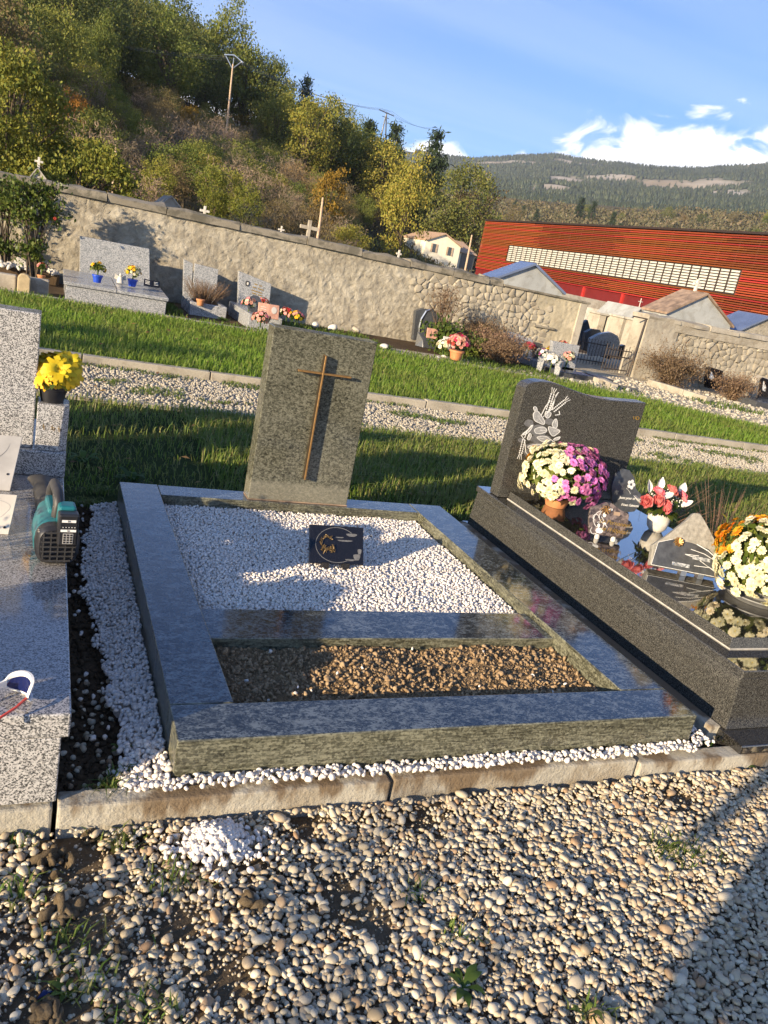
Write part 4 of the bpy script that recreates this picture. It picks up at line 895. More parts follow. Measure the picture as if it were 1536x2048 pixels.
# unseen pots added further left on the slab for their shade, and the neighbouring tombs of the row (outside the frame)
def clay_pot(r, h, mat='terracotta'):
    def f(t):
        m = MB(); m.lathe([(r*.72, .001), (r*.95, h*.78), (r*1.05, h*.8), (r*1.05, h), (r*.93, h), (r*.9, h*.85)], 26); m.build('pot', M[mat], t, smooth=40)
    return f
for (x, y, R_) in ((-.82, .17, .15), (-.70, -.0, .10)):
    V, F = None, None
    mum_pot('potted_chrysanthemum', 'cream chrysanthemum pot added for its shade on the left tomb, beyond the left edge', (x, y, ZL), (R_, R_, R_*.6), R_*.5+.06, 80, .02, lambda d, p: 'cream', clay_pot(.07, .07), group='chrysanthemums added for shade beyond the left edge')
for (x, y) in ((-.95, .60), (-.88, 1.0)):  # sparse unseen plants added for dappled shade on the chippings
    t = upright_plant('potted leafy plant added for dappled shade on the left tomb, beyond the left edge', (x, y, ZL), 22, .26, .2, 'shrub_leaf', 'potted_plant', .035, 'potted plant', group='leafy pots added for shade beyond the left edge', dens=8); clay_pot(.07, .07)(t)
for (x0, x1, y1, hz, hs) in ((-2.55, -1.5, 1.72, .22, 1.0), (-3.75, -2.75, 1.72, .2, 1.12), (-5.0, -4.0, 1.72, .25, .95), (-6.2, -5.3, 1.72, .22, 1.1)):
    t = thing('granite_tomb', 'granite tomb of the same row, beyond the left edge', 'tomb', ((x0+x1)/2, .9, 0), group='tombs beyond the left edge')
    m = MB(); m.box(x0, x1, -.05, 2.0, -.05, hz); m.build('slab', M['grey_granite'], t, .004, world=True)
    m = MB(); m.box(x0+.1, x1-.1, y1, y1+.1, hz, hs); m.build('headstone', M['grey_granite'], t, .004, world=True)

# ================================================================== RIGHT TOMB
XT, ZB, ZU = 1.80, .235, .275
rt = thing('dark_granite_tomb', 'dark brown granite tomb with stepped polished slab and wavy headstone, at the right', 'tomb', (2.25, .9, 0))
m = MB(); m.box(1.775, 2.75, -.055, 1.98, -.05, .022); m.build('plinth', M['dark_granite_mirror'], rt, .004, world=True)
m = MB(); m.hexa([(XT-.012, .035, .0225), (2.66, .035, .0225), (2.66, 1.94, .0225), (XT-.012, 1.94, .0225)], [(XT, .055, ZB-.03), (2.65, .055, ZB-.03), (2.65, 1.93, ZB-.03), (XT, 1.93, ZB-.03)]); m.build('tomb_body', M['dark_granite'], rt, .003, world=True)
m = MB(); m.box(XT-.006, 2.66, .048, 1.94, ZB-.0295, ZB); m.mi[1] = 1; m.build('lower_slab', [M['dark_granite'], M['dark_granite_mirror']], rt, .004, world=True)
ux0 = 1.868
m = MB(); m.box(ux0-.0015, 2.6, .1875, 1.744, ZB+.0005, ZB+.0035); m.build('mortar_joint', M['stone_white'], rt, world=True)
m = MB(); m.hexa([(ux0, .19, ZB+.0042), (2.595, .19, ZB+.0042), (2.595, 1.742, ZB+.0042), (ux0, 1.742, ZB+.0042)], [(ux0+.006, .2, ZU), (2.59, .2, ZU), (2.59, 1.74, ZU), (ux0+.006, 1.74, ZU)]); m.mi[1] = 1; m.build('upper_slab', [M['dark_granite'], M['dark_granite_mirror']], rt, .002, world=True)
yr = 1.755
top = [Y(px, py, yr) for px, py in ((1050, 775), (1057, 768), (1070, 764), (1085, 763), (1103, 765), (1122, 770), (1142, 778), (1165, 787), (1190, 795), (1220, 800), (1255, 803), (1293, 806))]
poly = [(top[0][0]-.002, ZB+.001)]+[(p[0], p[2]) for p in top]+[(top[-1][0]+.0, ZB+.001)]
m = MB(); m.prism([(x, z) for x, z in poly[::-1]], (0, yr, 0), (1, 0, 0), (0, 0, 1), (0, 1, 0), .085); hs = m.build('headstone', M['dark_granite'], rt, .005, world=True)
def art(mb, pts, th=.0012, y=None):          # flat engraving given by photograph points
    y = yr if y is None else y; mb.prism([(q[0], q[2]) for q in (Y(px, py, y) for px, py in pts)], (0, y-.0002, 0), (1, 0, 0), (0, 0, 1), (0, -1, 0), th)
def stroke(mb, pts, w, th=.0014, y=None):
    for a, b in zip(pts, pts[1:]):
        a = np.array(a, float); b = np.array(b, float); d = b-a; nn = np.array([-d[1], d[0]])/(np.linalg.norm(d)+1e-9)*w/2; art(mb, [a-nn, b-nn, b+nn, a+nn], th, y)
def zoomed(pts): return [(960+x/4.267, 740+y/4.267) for x, y in pts]
m = MB(); mist = MB()
for cx, cy_, a, b in ((500, 520, 75, 50), (520, 590, 95, 40), (420, 455, 40, 35), (500, 655, 110, 35), (430, 710, 60, 40), (590, 440, 40, 30), (350, 600, 25, 20)):
    art(mist, zoomed([(cx+a*math.cos(t)*(1+.12*math.sin(3*t+cx)), cy_+b*math.sin(t)*(1+.12*math.cos(2*t+cx))) for t in np.linspace(0, 6.28, 15)[:-1]]), .0006+RNG.uniform(0, .0003))
eng = [('petal', q) for q in (
    [(450, 370), (490, 345), (520, 385), (555, 440), (545, 470), (500, 450), (460, 430)], [(452, 315), (480, 312), (490, 350), (468, 362)], [(610, 470), (635, 420), (655, 415), (662, 480), (640, 500)],
    [(580, 480), (620, 490), (690, 515), (660, 545), (620, 570), (590, 530)], [(560, 350), (585, 355), (608, 365), (600, 395), (570, 415), (552, 385)], [(640, 580), (690, 565), (670, 595), (620, 600)],
    [(345, 560), (420, 500), (455, 460), (440, 500), (400, 545)], [(400, 590), (425, 530), (440, 560), (420, 600)], [(460, 500), (540, 480), (580, 520), (520, 545), (470, 540)], [(470, 570), (560, 560), (610, 600), (540, 620)], [(400, 650), (480, 630), (570, 640), (600, 665), (500, 680), (420, 675)])]
fill = MB()
def chaikin(q, k=2):
    q = [np.array(p, float) for p in q]
    for _ in range(k): q = [r_ for a, b in zip(q, q[1:]+q[:1]) for r_ in (a*.78+b*.22, a*.22+b*.78)]
    return [tuple(p) for p in q]
for _, q in eng:
    q = chaikin(q); art(fill, zoomed(q), .0011); q = q+q[:1]; stroke(m, zoomed(q), 1.1, .0016)
    c_ = np.mean(q, 0); far_ = max(q, key=lambda a: np.hypot(*(np.array(a)-c_))); stroke(m, zoomed([tuple(far_), tuple(c_)]), .7, .0016)
def ear(p0, p1, n, w):                       # an ear of wheat
    p0 = np.array(p0, float); p1 = np.array(p1, float); d = (p1-p0)/n; nn = np.array([-d[1], d[0]])/np.linalg.norm(d)
    for i in range(n):
        for s_ in (-1, 1):
            c = p0+d*(i+.5)+nn*s_*w*.55
            art(m, zoomed([c-d*.45+nn*0, c+nn*s_*w*.55, c+d*.55+nn*s_*w*.15, c-nn*s_*w*.25]))
    for s_ in (-1, 0, 1): stroke(m, zoomed([p1+nn*s_*w*.5, p1+d*2.6+nn*s_*w*1.2]), .6)
ear((575, 345), (620, 200), 8, 17); ear((620, 350), (725, 265), 8, 17); ear((375, 590), (345, 715), 7, 15)
for s_ in ([(520, 390), (560, 310), (600, 260)], [(540, 400), (600, 330), (660, 200), (672, 190)], [(545, 395), (615, 330), (650, 210)], [(350, 555), (380, 600), (390, 700), (430, 750)], [(640, 385), (680, 380), (675, 350)], [(440, 470), (400, 520), (380, 580)], [(600, 590), (640, 620), (590, 650)]):
    stroke(m, zoomed(s_), 1.3)
m.build('engraved_flowers', M['engraving'], hs, world=True); fill.build('engraved_petals', M['engraving_mid'], hs, world=True)
mist.build('engraved_mist', M['engraving_dim'], hs, world=True)
m = MB()
for a in (((1310, 395), (1312, 420)), ((1325, 395), (1328, 418), (1338, 425))): stroke(m, zoomed(a), 1.0)
stroke(m, zoomed([(1345+12*math.cos(t), 410+14*math.sin(t)) for t in np.linspace(0, 6.28, 9)]), 1.0); m.build('gilt_initials', M['gold'], hs, world=True)

# big pink and cream chrysanthemum
p = G(1121, 1019, ZU)
def pinkpick(d, q):
    if d[1] > .45 and d[2] > -.1: return 'yellow'
    v = .91*d[0]-.42*d[1]+RNG.normal(0, .2); return 'pink' if v > -.02 else 'cream'
R1 = .215
mum_pot('potted_chrysanthemum', 'large dome of cream and mauve pink chrysanthemums before the wavy dark headstone', (p[0]+.0, p[1]+.05, ZU), (R1, R1*.9, .165), .150, 300, .0198, pinkpick, clay_pot(.068, .062), lo=-.5)
# heart shaped plaque
p = G(1255, 1034, ZU); hp = thing('heart_plaque', 'dark heart shaped plaque with white lettering and flower behind the pink chrysanthemum', 'plaque', (p[0]-.03, p[1], ZU))
m = MB(); hz = [(0, .02), (.07, .03), (.105, .07), (.10, .12), (.065, .145), (.045, .20), (.01, .235), (-.035, .24), (-.075, .21), (-.09, .15), (-.08, .08), (-.05, .03)]
m.prism(hz, (0, 0, 0), (1, 0, 0), (0, .25, .97), (0, .97, -.25), .014); m.build('plate', M['slate'], hp, .002)
m = MB(); m.box(-.03, .03, .0, .04, 0, .022); m.build('foot', M['black_plastic'], hp)
fy = np.array([0, .25, .97]); fn = np.array([0, -.97, .25])
def onh(x, v, o=.0015): return np.array([x, 0, 0])+fy*v+fn*o
lettering('Juste pour te dire', .019, hp, M['engraving'], onh(.03, .095), (1, 0, 0), fy, shear=.35); lettering('Nous t\'aimons', .019, hp, M['engraving'], onh(.035, .06), (1, 0, 0), fy, shear=.35)
m = MB()
for k in range(5):
    a = 6.283*k/5; c = np.array([.028+.016*math.cos(a), .165+.016*math.sin(a)]); m.prism([(c[0]+.010*math.cos(t), c[1]+.010*math.sin(t)) for t in np.linspace(0, 6.28, 9)[:-1]], onh(0, 0, .0004), (1, 0, 0), fy, fn, .001)
pts = [(.0+.03*math.sin(t), .145-.02*t) for t in np.linspace(0, 1.4, 8)]
for a, b in zip(pts, pts[1:]): m.prism([(a[0]-.001, a[1]), (b[0]-.001, b[1]), (b[0]+.001, b[1]), (a[0]+.001, a[1])], onh(0, 0, .0004), (1, 0, 0), fy, fn, .001)
m.build('engraved_flower', M['engraving'], hp)

# hospital staff plaque
bl, br = G(1176, 1066, ZU+.02), G(1248, 1078, ZU+.02); wv = (br-bl); ww = np.linalg.norm(wv[:2]); hpz = Y(1180, 1006, bl[1]+.03)[2]-ZU-.02
hq = thing('hospital_plaque', 'brown granite plaque with gilt script from the hospital staff, standing on the dark slab', 'plaque', ((bl[0]+br[0])/2, (bl[1]+br[1])/2, ZU), math.atan2(wv[1], wv[0]))
hw = ww/2; fy = np.array([0, .28, .96]); fn = np.array([0, -.96, .28]); lnh = hpz/.96
poly = [(-hw*.92, .0), (hw*.92, .0), (hw*.98, lnh*.25), (hw*1.08, lnh*.55), (hw*1.06, lnh*.82), (hw*.98, lnh*.84), (hw*.55, lnh*.93), (hw*.3, lnh*1.0), (0, lnh*1.1), (-hw*.3, lnh*1.1), (-hw*.6, lnh*.98), (-hw*.98, lnh*.9), (-hw*1.08, lnh*.85), (-hw*1.08, lnh*.55), (-hw*1.0, lnh*.25)]
m = MB(); m.prism(poly, (0, 0, .02), (1, 0, 0), fy, -fn, .018); m.build('plate', M['rose_granite'], hq, .0025)
for s_ in (-.45, .45):
    m = MB(); m.lathe([(.011, 0), (.012, .01), (.008, .022)], 10, (hw*s_, .004, .0005)); m.build('foot', M['stone_white'], hq, smooth=40)
def onq(x, v, o=.0012): return np.array([x, 0, .02])+fy*v+fn*o
lettering('Le Personnel', lnh*.20, hq, M['gold'], onq(hw*.33, lnh*.46), (1, .0, 0), fy, shear=.35); lettering("de l'Hôpital", lnh*.20, hq, M['gold'], onq(hw*.33, lnh*.22), (1, 0, 0), fy, shear=.35)
m = MB()
def curl(cx, cv, r, a0, a1, w):
    ts = np.linspace(a0, a1, 10); q = [(cx+r*math.cos(t), cv+r*math.sin(t)) for t in ts]
    for a, b in zip(q, q[1:]):
        d = np.array(b)-a; nn = np.array([-d[1], d[0]])/np.linalg.norm(d)*w/2; m.prism([tuple(a-nn), tuple(b-nn), tuple(b+nn), tuple(a+nn)], onq(0, 0, .0003), (1, 0, 0), fy, fn, .0008)
u = lnh
curl(-hw*.35, u*.5, u*.30, 1.9, 4.2, .002); curl(-hw*.75, u*.35, u*.32, -1.0, .9, .0022); curl(-hw*.2, u*.62, u*.22, 2.2, 4.8, .0018); curl(-hw*.72, u*.55, u*.1, 0, 4.6, .0018); curl(-hw*.7, u*.12, u*.12, 2.5, 6, .002); curl(-hw*.42, u*.12, u*.3, .6, 2.0, .002)
for cx, cv, a, b in ((-.42, .14, .022, .016), (-.02, .88, .014, .009), (-.28, .68, .010, .014), (-.5, .3, .008, .012), (-.22, .4, .010, .006)):
    m.prism([(hw*cx+a*.8*math.cos(t), u*cv+b*.8*math.sin(t)) for t in np.linspace(0, 6.28, 10)[:-1]], onq(0, 0, .0003), (1, 0, 0), fy, fn, .001)
m.build('engraved_scroll', M['engraving'], hq)
m = MB(); 
for k in range(7):
    a = k*.9; m.tube([onq(-hw*.25, u*.84, .002), onq(-hw*.25+.018*math.cos(a), u*.84+.016*math.sin(a), .008), onq(-hw*.25+.026*math.cos(a+.6), u*.84+.022*math.sin(a+.6), .003)], [.003, .0035, .001], 5)
m.build('bronze_rose', M['bronze'], hq, smooth=50)
m = MB(); m.prism([(hw*.2, u*.72), (hw*.55, u*.72), (hw*.55, u*.84), (hw*.2, u*.84)], onq(0, 0, .0002), (1, 0, 0), fy, fn, .001); m.build('name_plate', M['rust_roof'], hq)

# vase of roses
vp = G(1318, 1066, ZU); va = thing('rose_vase', 'white rounded vase of coral roses and white arum blooms on the dark tomb', 'vase of flowers', (vp[0], vp[1]+.03, ZU))
m = MB(); m.lathe([(.030, .0005), (.046, .02), (.053, .05), (.054, .075), (.050, .095), (.046, .095), (.046, .08)], 30); m.build('vase', M['stone_white'], va, smooth=50)
def rose_mesh(r):
    m = MB()
    for i, (n, k, e) in enumerate(((6, 1., .45), (5, .85, .8), (5, .65, 1.05), (4, .45, 1.25), (3, .25, 1.4))):
        for j in range(n):
            a = 6.283*(j+.5*(i % 2))/n; q = np.array([-math.sin(a), math.cos(a), 0]); d = np.array([math.cos(a), math.sin(a), 0]); rr = r*k; w = 1.25*rr*math.sin(math.pi/n)*1.3
            b = d*rr*.35+[0, 0, -.1*r]; c_ = d*rr*.92+[0, 0, r*(.2+.12*i)]; t_ = d*rr*(1.0-.1*i)+[0, 0, r*(.42+.14*i)]
            m.add([b-q*w*.4, b+q*w*.4, c_+q*w, c_-q*w, t_+q*w*.8+d*rr*.06, t_-q*w*.8+d*rr*.06], [(0, 1, 2, 3), (3, 2, 4, 5)])
    return m.mesh('rose', M['petal_rose'], smooth=60)
rose = rose_mesh(.034); base = np.array(va.location)
for px, py, dy, nrm in ((1292, 1003, -.05, (-.4, -.8, .4)), (1316, 1001, -.06, (-.1, -.8, .45)), (1332, 1014, -.065, (.1, -.9, .3)), (1317, 985, -.02, (0, -.4, .9)), (1343, 982, -.02, (.3, -.4, .9)), (1364, 995, -.0, (.8, -.4, .5)), (1352, 990, .04, (.4, .4, .8))):
    q = Y(px, py, base[1]+dy)-base; o = link('rose', rose, va, tuple(q)); o.rotation_euler = Vector(nrm).to_track_quat('Z', 'Y').to_euler(); o.scale = (.82,)*3
    m = MB(); m.tube([(0, 0, .08), tuple(q*.6+[0, 0, .03]), tuple(q)], .002, 4); m.build('stem', M['weed'], va)
def arum(l):
    m = MB(); V = []; n = 8
    for i in range(7):
        u_ = i/6; w = l*.42*math.sin(math.pi*(u_*.86+.10))*(1-u_*.35)
        for j in range(n): t = -1.15+2.3*j/(n-1); V.append((w*math.sin(t), u_*l-.2*l, w*(1-math.cos(t))*.9+.15*l*u_*u_))
    F = [(i*n+j, i*n+j+1, (i+1)*n+j+1, (i+1)*n+j) for i in range(6) for j in range(n-1)]; m.add(V, F); return m.mesh('arum_bloom', M['petal_white'], smooth=60)
ar_m = arum(.062)
for px, py, dy, rot in ((1276, 1004, -.03, (.5, -.3, 1.4)), (1297, 980, -.01, (1.1, 0, .3)), (1318, 974, .01, (1.2, .2, -.2)), (1332, 996, -.055, (.4, .2, -1.3)), (1368, 1012, -.03, (.5, .3, -1.5)), (1362, 984, .02, (1.0, .2, -.6))):
    q = Y(px, py, base[1]+dy)-base; link('arum_bloom', ar_m, va, tuple(q), rot=rot)
    m = MB(); m.tube([(0, 0, .08), tuple(q*.6+[0, 0, .03]), tuple(q)], .002, 4); m.build('stem', M['weed'], va)
m = MB()
for k in range(22):
    a = 6.283*k/22+RNG.uniform(-.2, .2); l = RNG.uniform(.045, .07); d = np.array([math.cos(a), math.sin(a), 0]); q = np.array([-d[1], d[0], 0]); e = RNG.uniform(-.3, .7)
    b = np.array([0, 0, .097])+d*.03; m.add([b, b+d*l*.45+q*l*.3+[0, 0, l*e*.5+.012], b+d*l*.8+q*l*.18+[0, 0, l*e*.5], b+d*l+[0, 0, l*e*.3-.012], b+d*l*.8-q*l*.18+[0, 0, l*e*.5], b+d*l*.45-q*l*.3+[0, 0, l*e*.5+.012]], [(0, 1, 2, 3, 4, 5)])
m.build('leaves', M['shrub_leaf'], va, smooth=60)
V, F = leaves_ball((0, 0, .14), (.075, .06, .045), 160, .03, -.4, .4); link('foliage', fast_mesh('foliage', V, F, M['shrub_leaf']), va)
n = 70; D_ = dome_dirs(n, .0); Vv = (D_*[.085, .07, .06]+[0, 0, .15])+RNG.normal(0, .006, (n, 3))
link('filler_flowers', scatter('filler_flowers', lumps(ICO1, 3, .2), Vv, np.full((n, 3), .0035), rotmats(n), M['petal_white'], True), va)

# mountain shaped plaque
mb_ = G(1303, 1130, ZU+.02); mr_ = G(1432, 1155, ZU+.02); wv = mr_-mb_; ww = float(np.linalg.norm(wv[:2]))*1.06
mp_ = thing('mountain_plaque', 'grey hewn plaque shaped like a mountain with dark face and two clear tags', 'plaque', ((mb_[0]+mr_[0])/2, (mb_[1]+mr_[1])/2, ZU), math.atan2(wv[1], wv[0]))
fy = np.array([0, .42, .907]); fn = np.array([0, -.907, .42]); hw = ww/2; H_ = Y(1312, 1084, mb_[1]+.03)[2]-ZU-.02; u = H_/.907
rid = [(-hw*.98, 0), (hw*1.0, 0), (hw*1.05, u*.7), (hw*.9, u*1.25), (hw*.75, u*1.6), (hw*.55, u*2.0), (hw*.42, u*2.25), (hw*.25, u*2.52), (hw*.08, u*2.5), (-hw*.1, u*2.15), (-hw*.35, u*1.75), (-hw*.6, u*1.35), (-hw*.8, u*1.1), (-hw*.98, u*.85)]
m = MB(); m.prism(rid, (0, 0, .02), (1, 0, 0), fy, -fn, .035); ridge = m.build('hewn_stone', M['hewn'], mp_, .004)
m = MB(); face = [(-hw*.97, u*.01), (hw*.98, u*.01), (hw*1.02, u*.62), (hw*.6, u*1.1), (hw*.1, u*1.22), (-hw*.45, u*1.22), (-hw*.86, u*.98)]
m.prism(face, (0, 0, .02), (1, 0, 0), fy, fn, .006); m.build('dark_face', M['slate'], mp_, .001)
def onm(x, v, o=.0066): return np.array([x, 0, .02])+fy*v+fn*o
m = MB()
def line(pts, w=.0022):
    for a, b in zip(pts, pts[1:]):
        a = np.array(a); b = np.array(b); d = b-a; nn = np.array([-d[1], d[0]])/np.linalg.norm(d)*w/2; m.prism([tuple(a-nn), tuple(b-nn), tuple(b+nn), tuple(a+nn)], onm(0, 0, .0058), (1, 0, 0), fy, fn, .0008)
line([(hw*.1, u*.95), (hw*.5, u*.86), (hw*.95, u*.6)]); line([(hw*.25, u*1.2), (hw*.6, u*1.02), (hw*1., u*.66)], .0035); line([(-hw*.05, u*.70), (hw*.3, u*.62), (hw*.9, u*.2)]); line([(-hw*.05, u*.7), (hw*.35, u*.74)]); line([(hw*.25, u*.3), (hw*.7, u*.34), (hw*.55, u*.44), (hw*1.0, u*.16)]); line(face[:1]+face[6:]+face[5:6], .0016); line(face[:2], .0016)
m.build('engraved_peaks', M['engraving'], mp_)
for x, v in ((.42, .62), (-.15, .22)):
    m = MB(); m.prism([(hw*x-.035, u*v-.007), (hw*x+.04, u*v-.007), (hw*x+.04, u*v+.008), (hw*x-.035, u*v+.008)], onm(0, 0, .007), (1, 0, 0), fy, fn, .003); tg = m.build('clear_tag', M['pale_granite'], mp_, .001)
    m = MB()
    for s_ in (-.031, .036): m.prism([(hw*x+s_+.003*math.cos(t), u*v+.003*math.sin(t)) for t in np.linspace(0, 6.28, 9)[:-1]], onm(0, 0, .0102), (1, 0, 0), fy, fn, .001)
    m.build('screw_cap', M['steel'], tg)
m = MB()
for k in range(12):
    a = k*.7; m.tube([onm(-hw*.28, u*1.1, .006), onm(-hw*.28+.016*math.cos(a), u*1.15+.016*math.sin(a), .015), onm(-hw*.28+.022*math.cos(a+.7), u*1.15+.02*math.sin(a+.7), .007)], [.004, .005, .0012], 6)
m.build('bronze_rose', M['bronze'], mp_, smooth=50)
for x in (0, hw*.5):
    m = MB(); m.box(x-.012, x+.012, -.005, .03, .0008, .022); m.build('foot', M['steel'], mp_)

M['grey_plastic'] = plain('grey plastic', (.16, .16, .155), .45, .15)
# big cream and orange chrysanthemum at the right edge
p = G(1500, 1212, ZU); 
def saucer(t):
    m = MB(); m.lathe([(.11, .001), (.128, .02), (.135, .022), (.135, .027), (.125, .027), (.12, .02)], 36); m.build('saucer', M['grey_plastic'], t, smooth=40)
    m = MB(); m.lathe([(.08, .021), (.092, .07), (.097, .07), (.097, .08), (.085, .08)], 30); m.build('pot', M['grey_plastic'], t, smooth=40)
def orpick(d, q):
    if d[1] > .20+RNG.normal(0, .08) and d[2] > -.1: return 'orange'
    return 'cream'
R2 = .205
mum_pot('potted_chrysanthemum', 'large dome of cream and orange chrysanthemums in a dark pot, cut by the right edge', (p[0]+.10, p[1]+.07, ZU), (R2, R2, .185), .148, 300, .0198, orpick, saucer, lo=-.62)
# yellowing leafy plant behind it
p = G(1440, 1075, .0); upright_plant('yellow green leafy perennial behind the mountain plaque', (2.78, 1.05, 0), 16, .42, .17, 'leaf_yellow', dens=24, leaf=.042)
upright_plant('dry seeding weeds in the turf behind the rose vase', (2.95, 2.05, -.02), 110, .36, .65, 'dry', 'dry_weeds', .010, stem='dry', dens=9, sw=.0011)
upright_plant('dry seeding weeds in the turf at the right edge', (3.6, 1.95, -.02), 90, .34, .6, 'dry', 'dry_weeds', .010, stem='dry', dens=9, sw=.0011)
# ================================================================== CEMETERY WALL
YW = 11.95
def walltop(x): return float(np.interp(x, [-6, -.75, 3.4, 7.3, 9.3, 11., 14.2, 20], [1.40, 1.385, 1.37, 1.335, 1.32, 1.29, 1.33, 1.33]))
def voronoi_cells(pts, box):
    """convex cells of the points, clipped to a rectangle (for stone faces)"""
    out = []; x0, x1, z0, z1 = box
    for i, p in enumerate(pts):
        d = np.hypot(*(pts-p).T); order = np.argsort(d)[1:16]; poly = [(x0, z0), (x1, z0), (x1, z1), (x0, z1)]
        for j in order:
            q = pts[j]; mid = (p+q)/2; nn = q-p; new = []
            for a, b in zip(poly, poly[1:]+poly[:1]):
                da = (a[0]-mid[0])*nn[0]+(a[1]-mid[1])*nn[1]; db = (b[0]-mid[0])*nn[0]+(b[1]-mid[1])*nn[1]
                if da <= 0: new.append(a)
                if (da < 0 < db) or (db < 0 < da): t = da/(da-db); new.append((a[0]+(b[0]-a[0])*t, a[1]+(b[1]-a[1])*t))
            poly = new
            if len(poly) < 3: break
        if len(poly) >= 3: out.append(poly)
    return out
STONE_M = pebblemat('rubble wall stones', [(.32, .285, .22), (.38, .34, .265), (.27, .24, .185), (.36, .325, .25), (.41, .37, .29), (.30, .26, .195)], .9, .3, 14, .7)
STONE_M.node_tree.nodes['Principled BSDF'].inputs['Specular IOR Level'].default_value = .15
for nd in STONE_M.node_tree.nodes:           # one tint per stone object
    if nd.type == 'VALTORGB' and len(nd.color_ramp.elements) == 6:
        oi = STONE_M.node_tree.nodes.new('ShaderNodeObjectInfo'); STONE_M.node_tree.links.new(oi.outputs['Random'], nd.inputs[0])
def stone_face(poly, y, proud, gap):
    """a stone: its outline shrunk, corners cut, face pushed out and chamfered"""
    P = np.array(poly); c = P.mean(0); 
    r = np.hypot(*(P-c).T).mean(); k = max(.3, 1-gap/r)
    Q = []
    for a, b in zip(P, np.roll(P, -1, 0)):
        if np.hypot(*(b-a)) > .02: Q += [a*.78+b*.22, a*.22+b*.78]
    if len(Q) < 5: return None
    Q = c+(np.array(Q)-c)*k; Q += RNG.normal(0, .004, Q.shape); n = len(Q)
    I = c+(Q-c)*.74
    tilt = RNG.normal(0, .10, 2)
    V = [(q[0], y+.03, q[1]) for q in Q]+[(q[0], y-proud*.45, q[1]) for q in Q]+[(q[0], y-proud-((q-c)@tilt)*.6+RNG.normal(0, .004), q[1]) for q in I]+[(c[0], y-proud-RNG.uniform(0, .008), c[1])]
    F = [(i, (i+1) % n, n+(i+1) % n, n+i) for i in range(n)]+[(n+i, n+(i+1) % n, 2*n+(i+1) % n, 2*n+i) for i in range(n)]+[(2*n+i, 2*n+(i+1) % n, 3*n) for i in range(n)]
    return V, F, r
def stone_wall(root, x0, x1, z0, ztop, y, size, budget, zone=None):
    pts = jgrid(x0, x1, z0, max(ztop(x0), ztop(x1))+.05, size, .36); pts[:, 1] = (pts[:, 1]-z0)*1.0+z0
    cells = voronoi_cells(pts*[1, 1.25], (x0, x1, z0*1.25, 1.25*(max(ztop(x0), ztop(x1)))))
    st = []
    for poly in cells:
        poly = [(a, b/1.25) for a, b in poly]; c = np.mean(poly, 0)
        if c[1] > ztop(c[0])-.02 or (zone and not zone(c)): continue
        s = stone_face(poly, y, RNG.uniform(.004, .026), .004)
        if s: st.append(s)
    st.sort(key=lambda s: -s[2]); rest = MB(); off = np.array(root.location)
    for i, (V, F, r) in enumerate(st):
        if i < budget: MB().add(V, F).build('stone', STONE_M, root, smooth=35, world=True)
        else: rest.add(V, F)
    if rest.v: rest.build('small_stones', STONE_M, root, smooth=35, world=True, kind='stuff')
def rough_face(x0, x1, y, z0, ztop, step, amp):
    nx = int((x1-x0)/step)+1; nz = 46; xs = np.linspace(x0, x1, nx); us = np.linspace(0, 1, nz); X_, U_ = np.meshgrid(xs, us)
    T = np.array([ztop(x) for x in xs]); Z_ = z0+U_*(T-z0)[None]; f1 = smoothnoise(9, f=6.); f2 = smoothnoise(12, f=24.); f3 = smoothnoise(6, f=1.5)
    h = f1(X_, Z_*1.1)*.55+f2(X_, Z_)*.5+RNG.normal(0, .30, X_.shape)
    Y_ = y-amp*h-.02*f3(X_, Z_)
    V = np.stack([X_, Y_, Z_], -1).reshape(-1, 3); i = np.arange(nx*nz).reshape(nz, nx)
    return V, np.stack([i[:-1, :-1], i[:-1, 1:], i[1:, 1:], i[1:, :-1]], -1).reshape(-1, 4)
def coping(root, x0, x1, ztop, y0, y1, joints, mat, h=.12):
    js = [x0]+[j for j in joints if x0 < j < x1]+[x1]
    for a, b in zip(js, js[1:]):
        if b-a < .05: continue
        n = 5; xs = np.linspace(a+.006, b-.006, n); V = []; dz = RNG.uniform(-.012, .012); dy = RNG.uniform(-.012, .012)
        for x in xs:
            j = lambda s=.013: RNG.normal(0, s)
            t = ztop(x)+dz; V += [(x, y0+dy+j(.012), t-h), (x, y0+dy+j(.012), t-.03+j()), (x, y0+.05+dy+j(), t+j()), (x, y1-.05+j(), t+.01+j()), (x, y1+j(), t-.03), (x, y1, t-h)]
        F = [(i*6+k, i*6+(k+1) % 6, (i+1)*6+(k+1) % 6, (i+1)*6+k) for i in range(n-1) for k in range(6)]+[tuple(range(5, -1, -1)), tuple(range((n-1)*6, n*6))]
        MB().add(V, F).build('coping_stone', mat, root, smooth=40, world=True)

xL, xE = -7., 9.27
wall = thing('cemetery_wall', 'long old rubble and render cemetery wall left of the gateway', 'wall', ((xL+xE)/2, YW+.2, 0))
body = lambda x: walltop(x)-.10
m = MB(); m.hexa([(xL, YW+.03, -.1), (xE, YW+.03, -.1), (xE, YW+.42, -.1), (xL, YW+.42, -.1)], [(xL, YW+.03, 1.26), (xE-.001, YW+.03, 1.215), (xE-.001, YW+.42, 1.215), (xL, YW+.42, 1.26)]); m.build('wall_core', M['crepi'], wall, world=True)
V, F = rough_face(xL, 5.9, YW, -.05, body, .026, .017); V -= np.array(wall.location); link('render_face', fast_mesh('render_face', V, F, M['crepi'], True), wall)
stone_wall(wall, 5.5, 8.55, -.05, body, YW+.005, .125, 260, lambda c: c[0] > 5.85+.35*math.sin(c[1]*5) )
V, F = rough_face(5.86, xE-.001, YW+.012, -.05, body, .03, .008); V -= np.array(wall.location); link('mortar', fast_mesh('mortar', V, F, M['crepi'], True), wall)
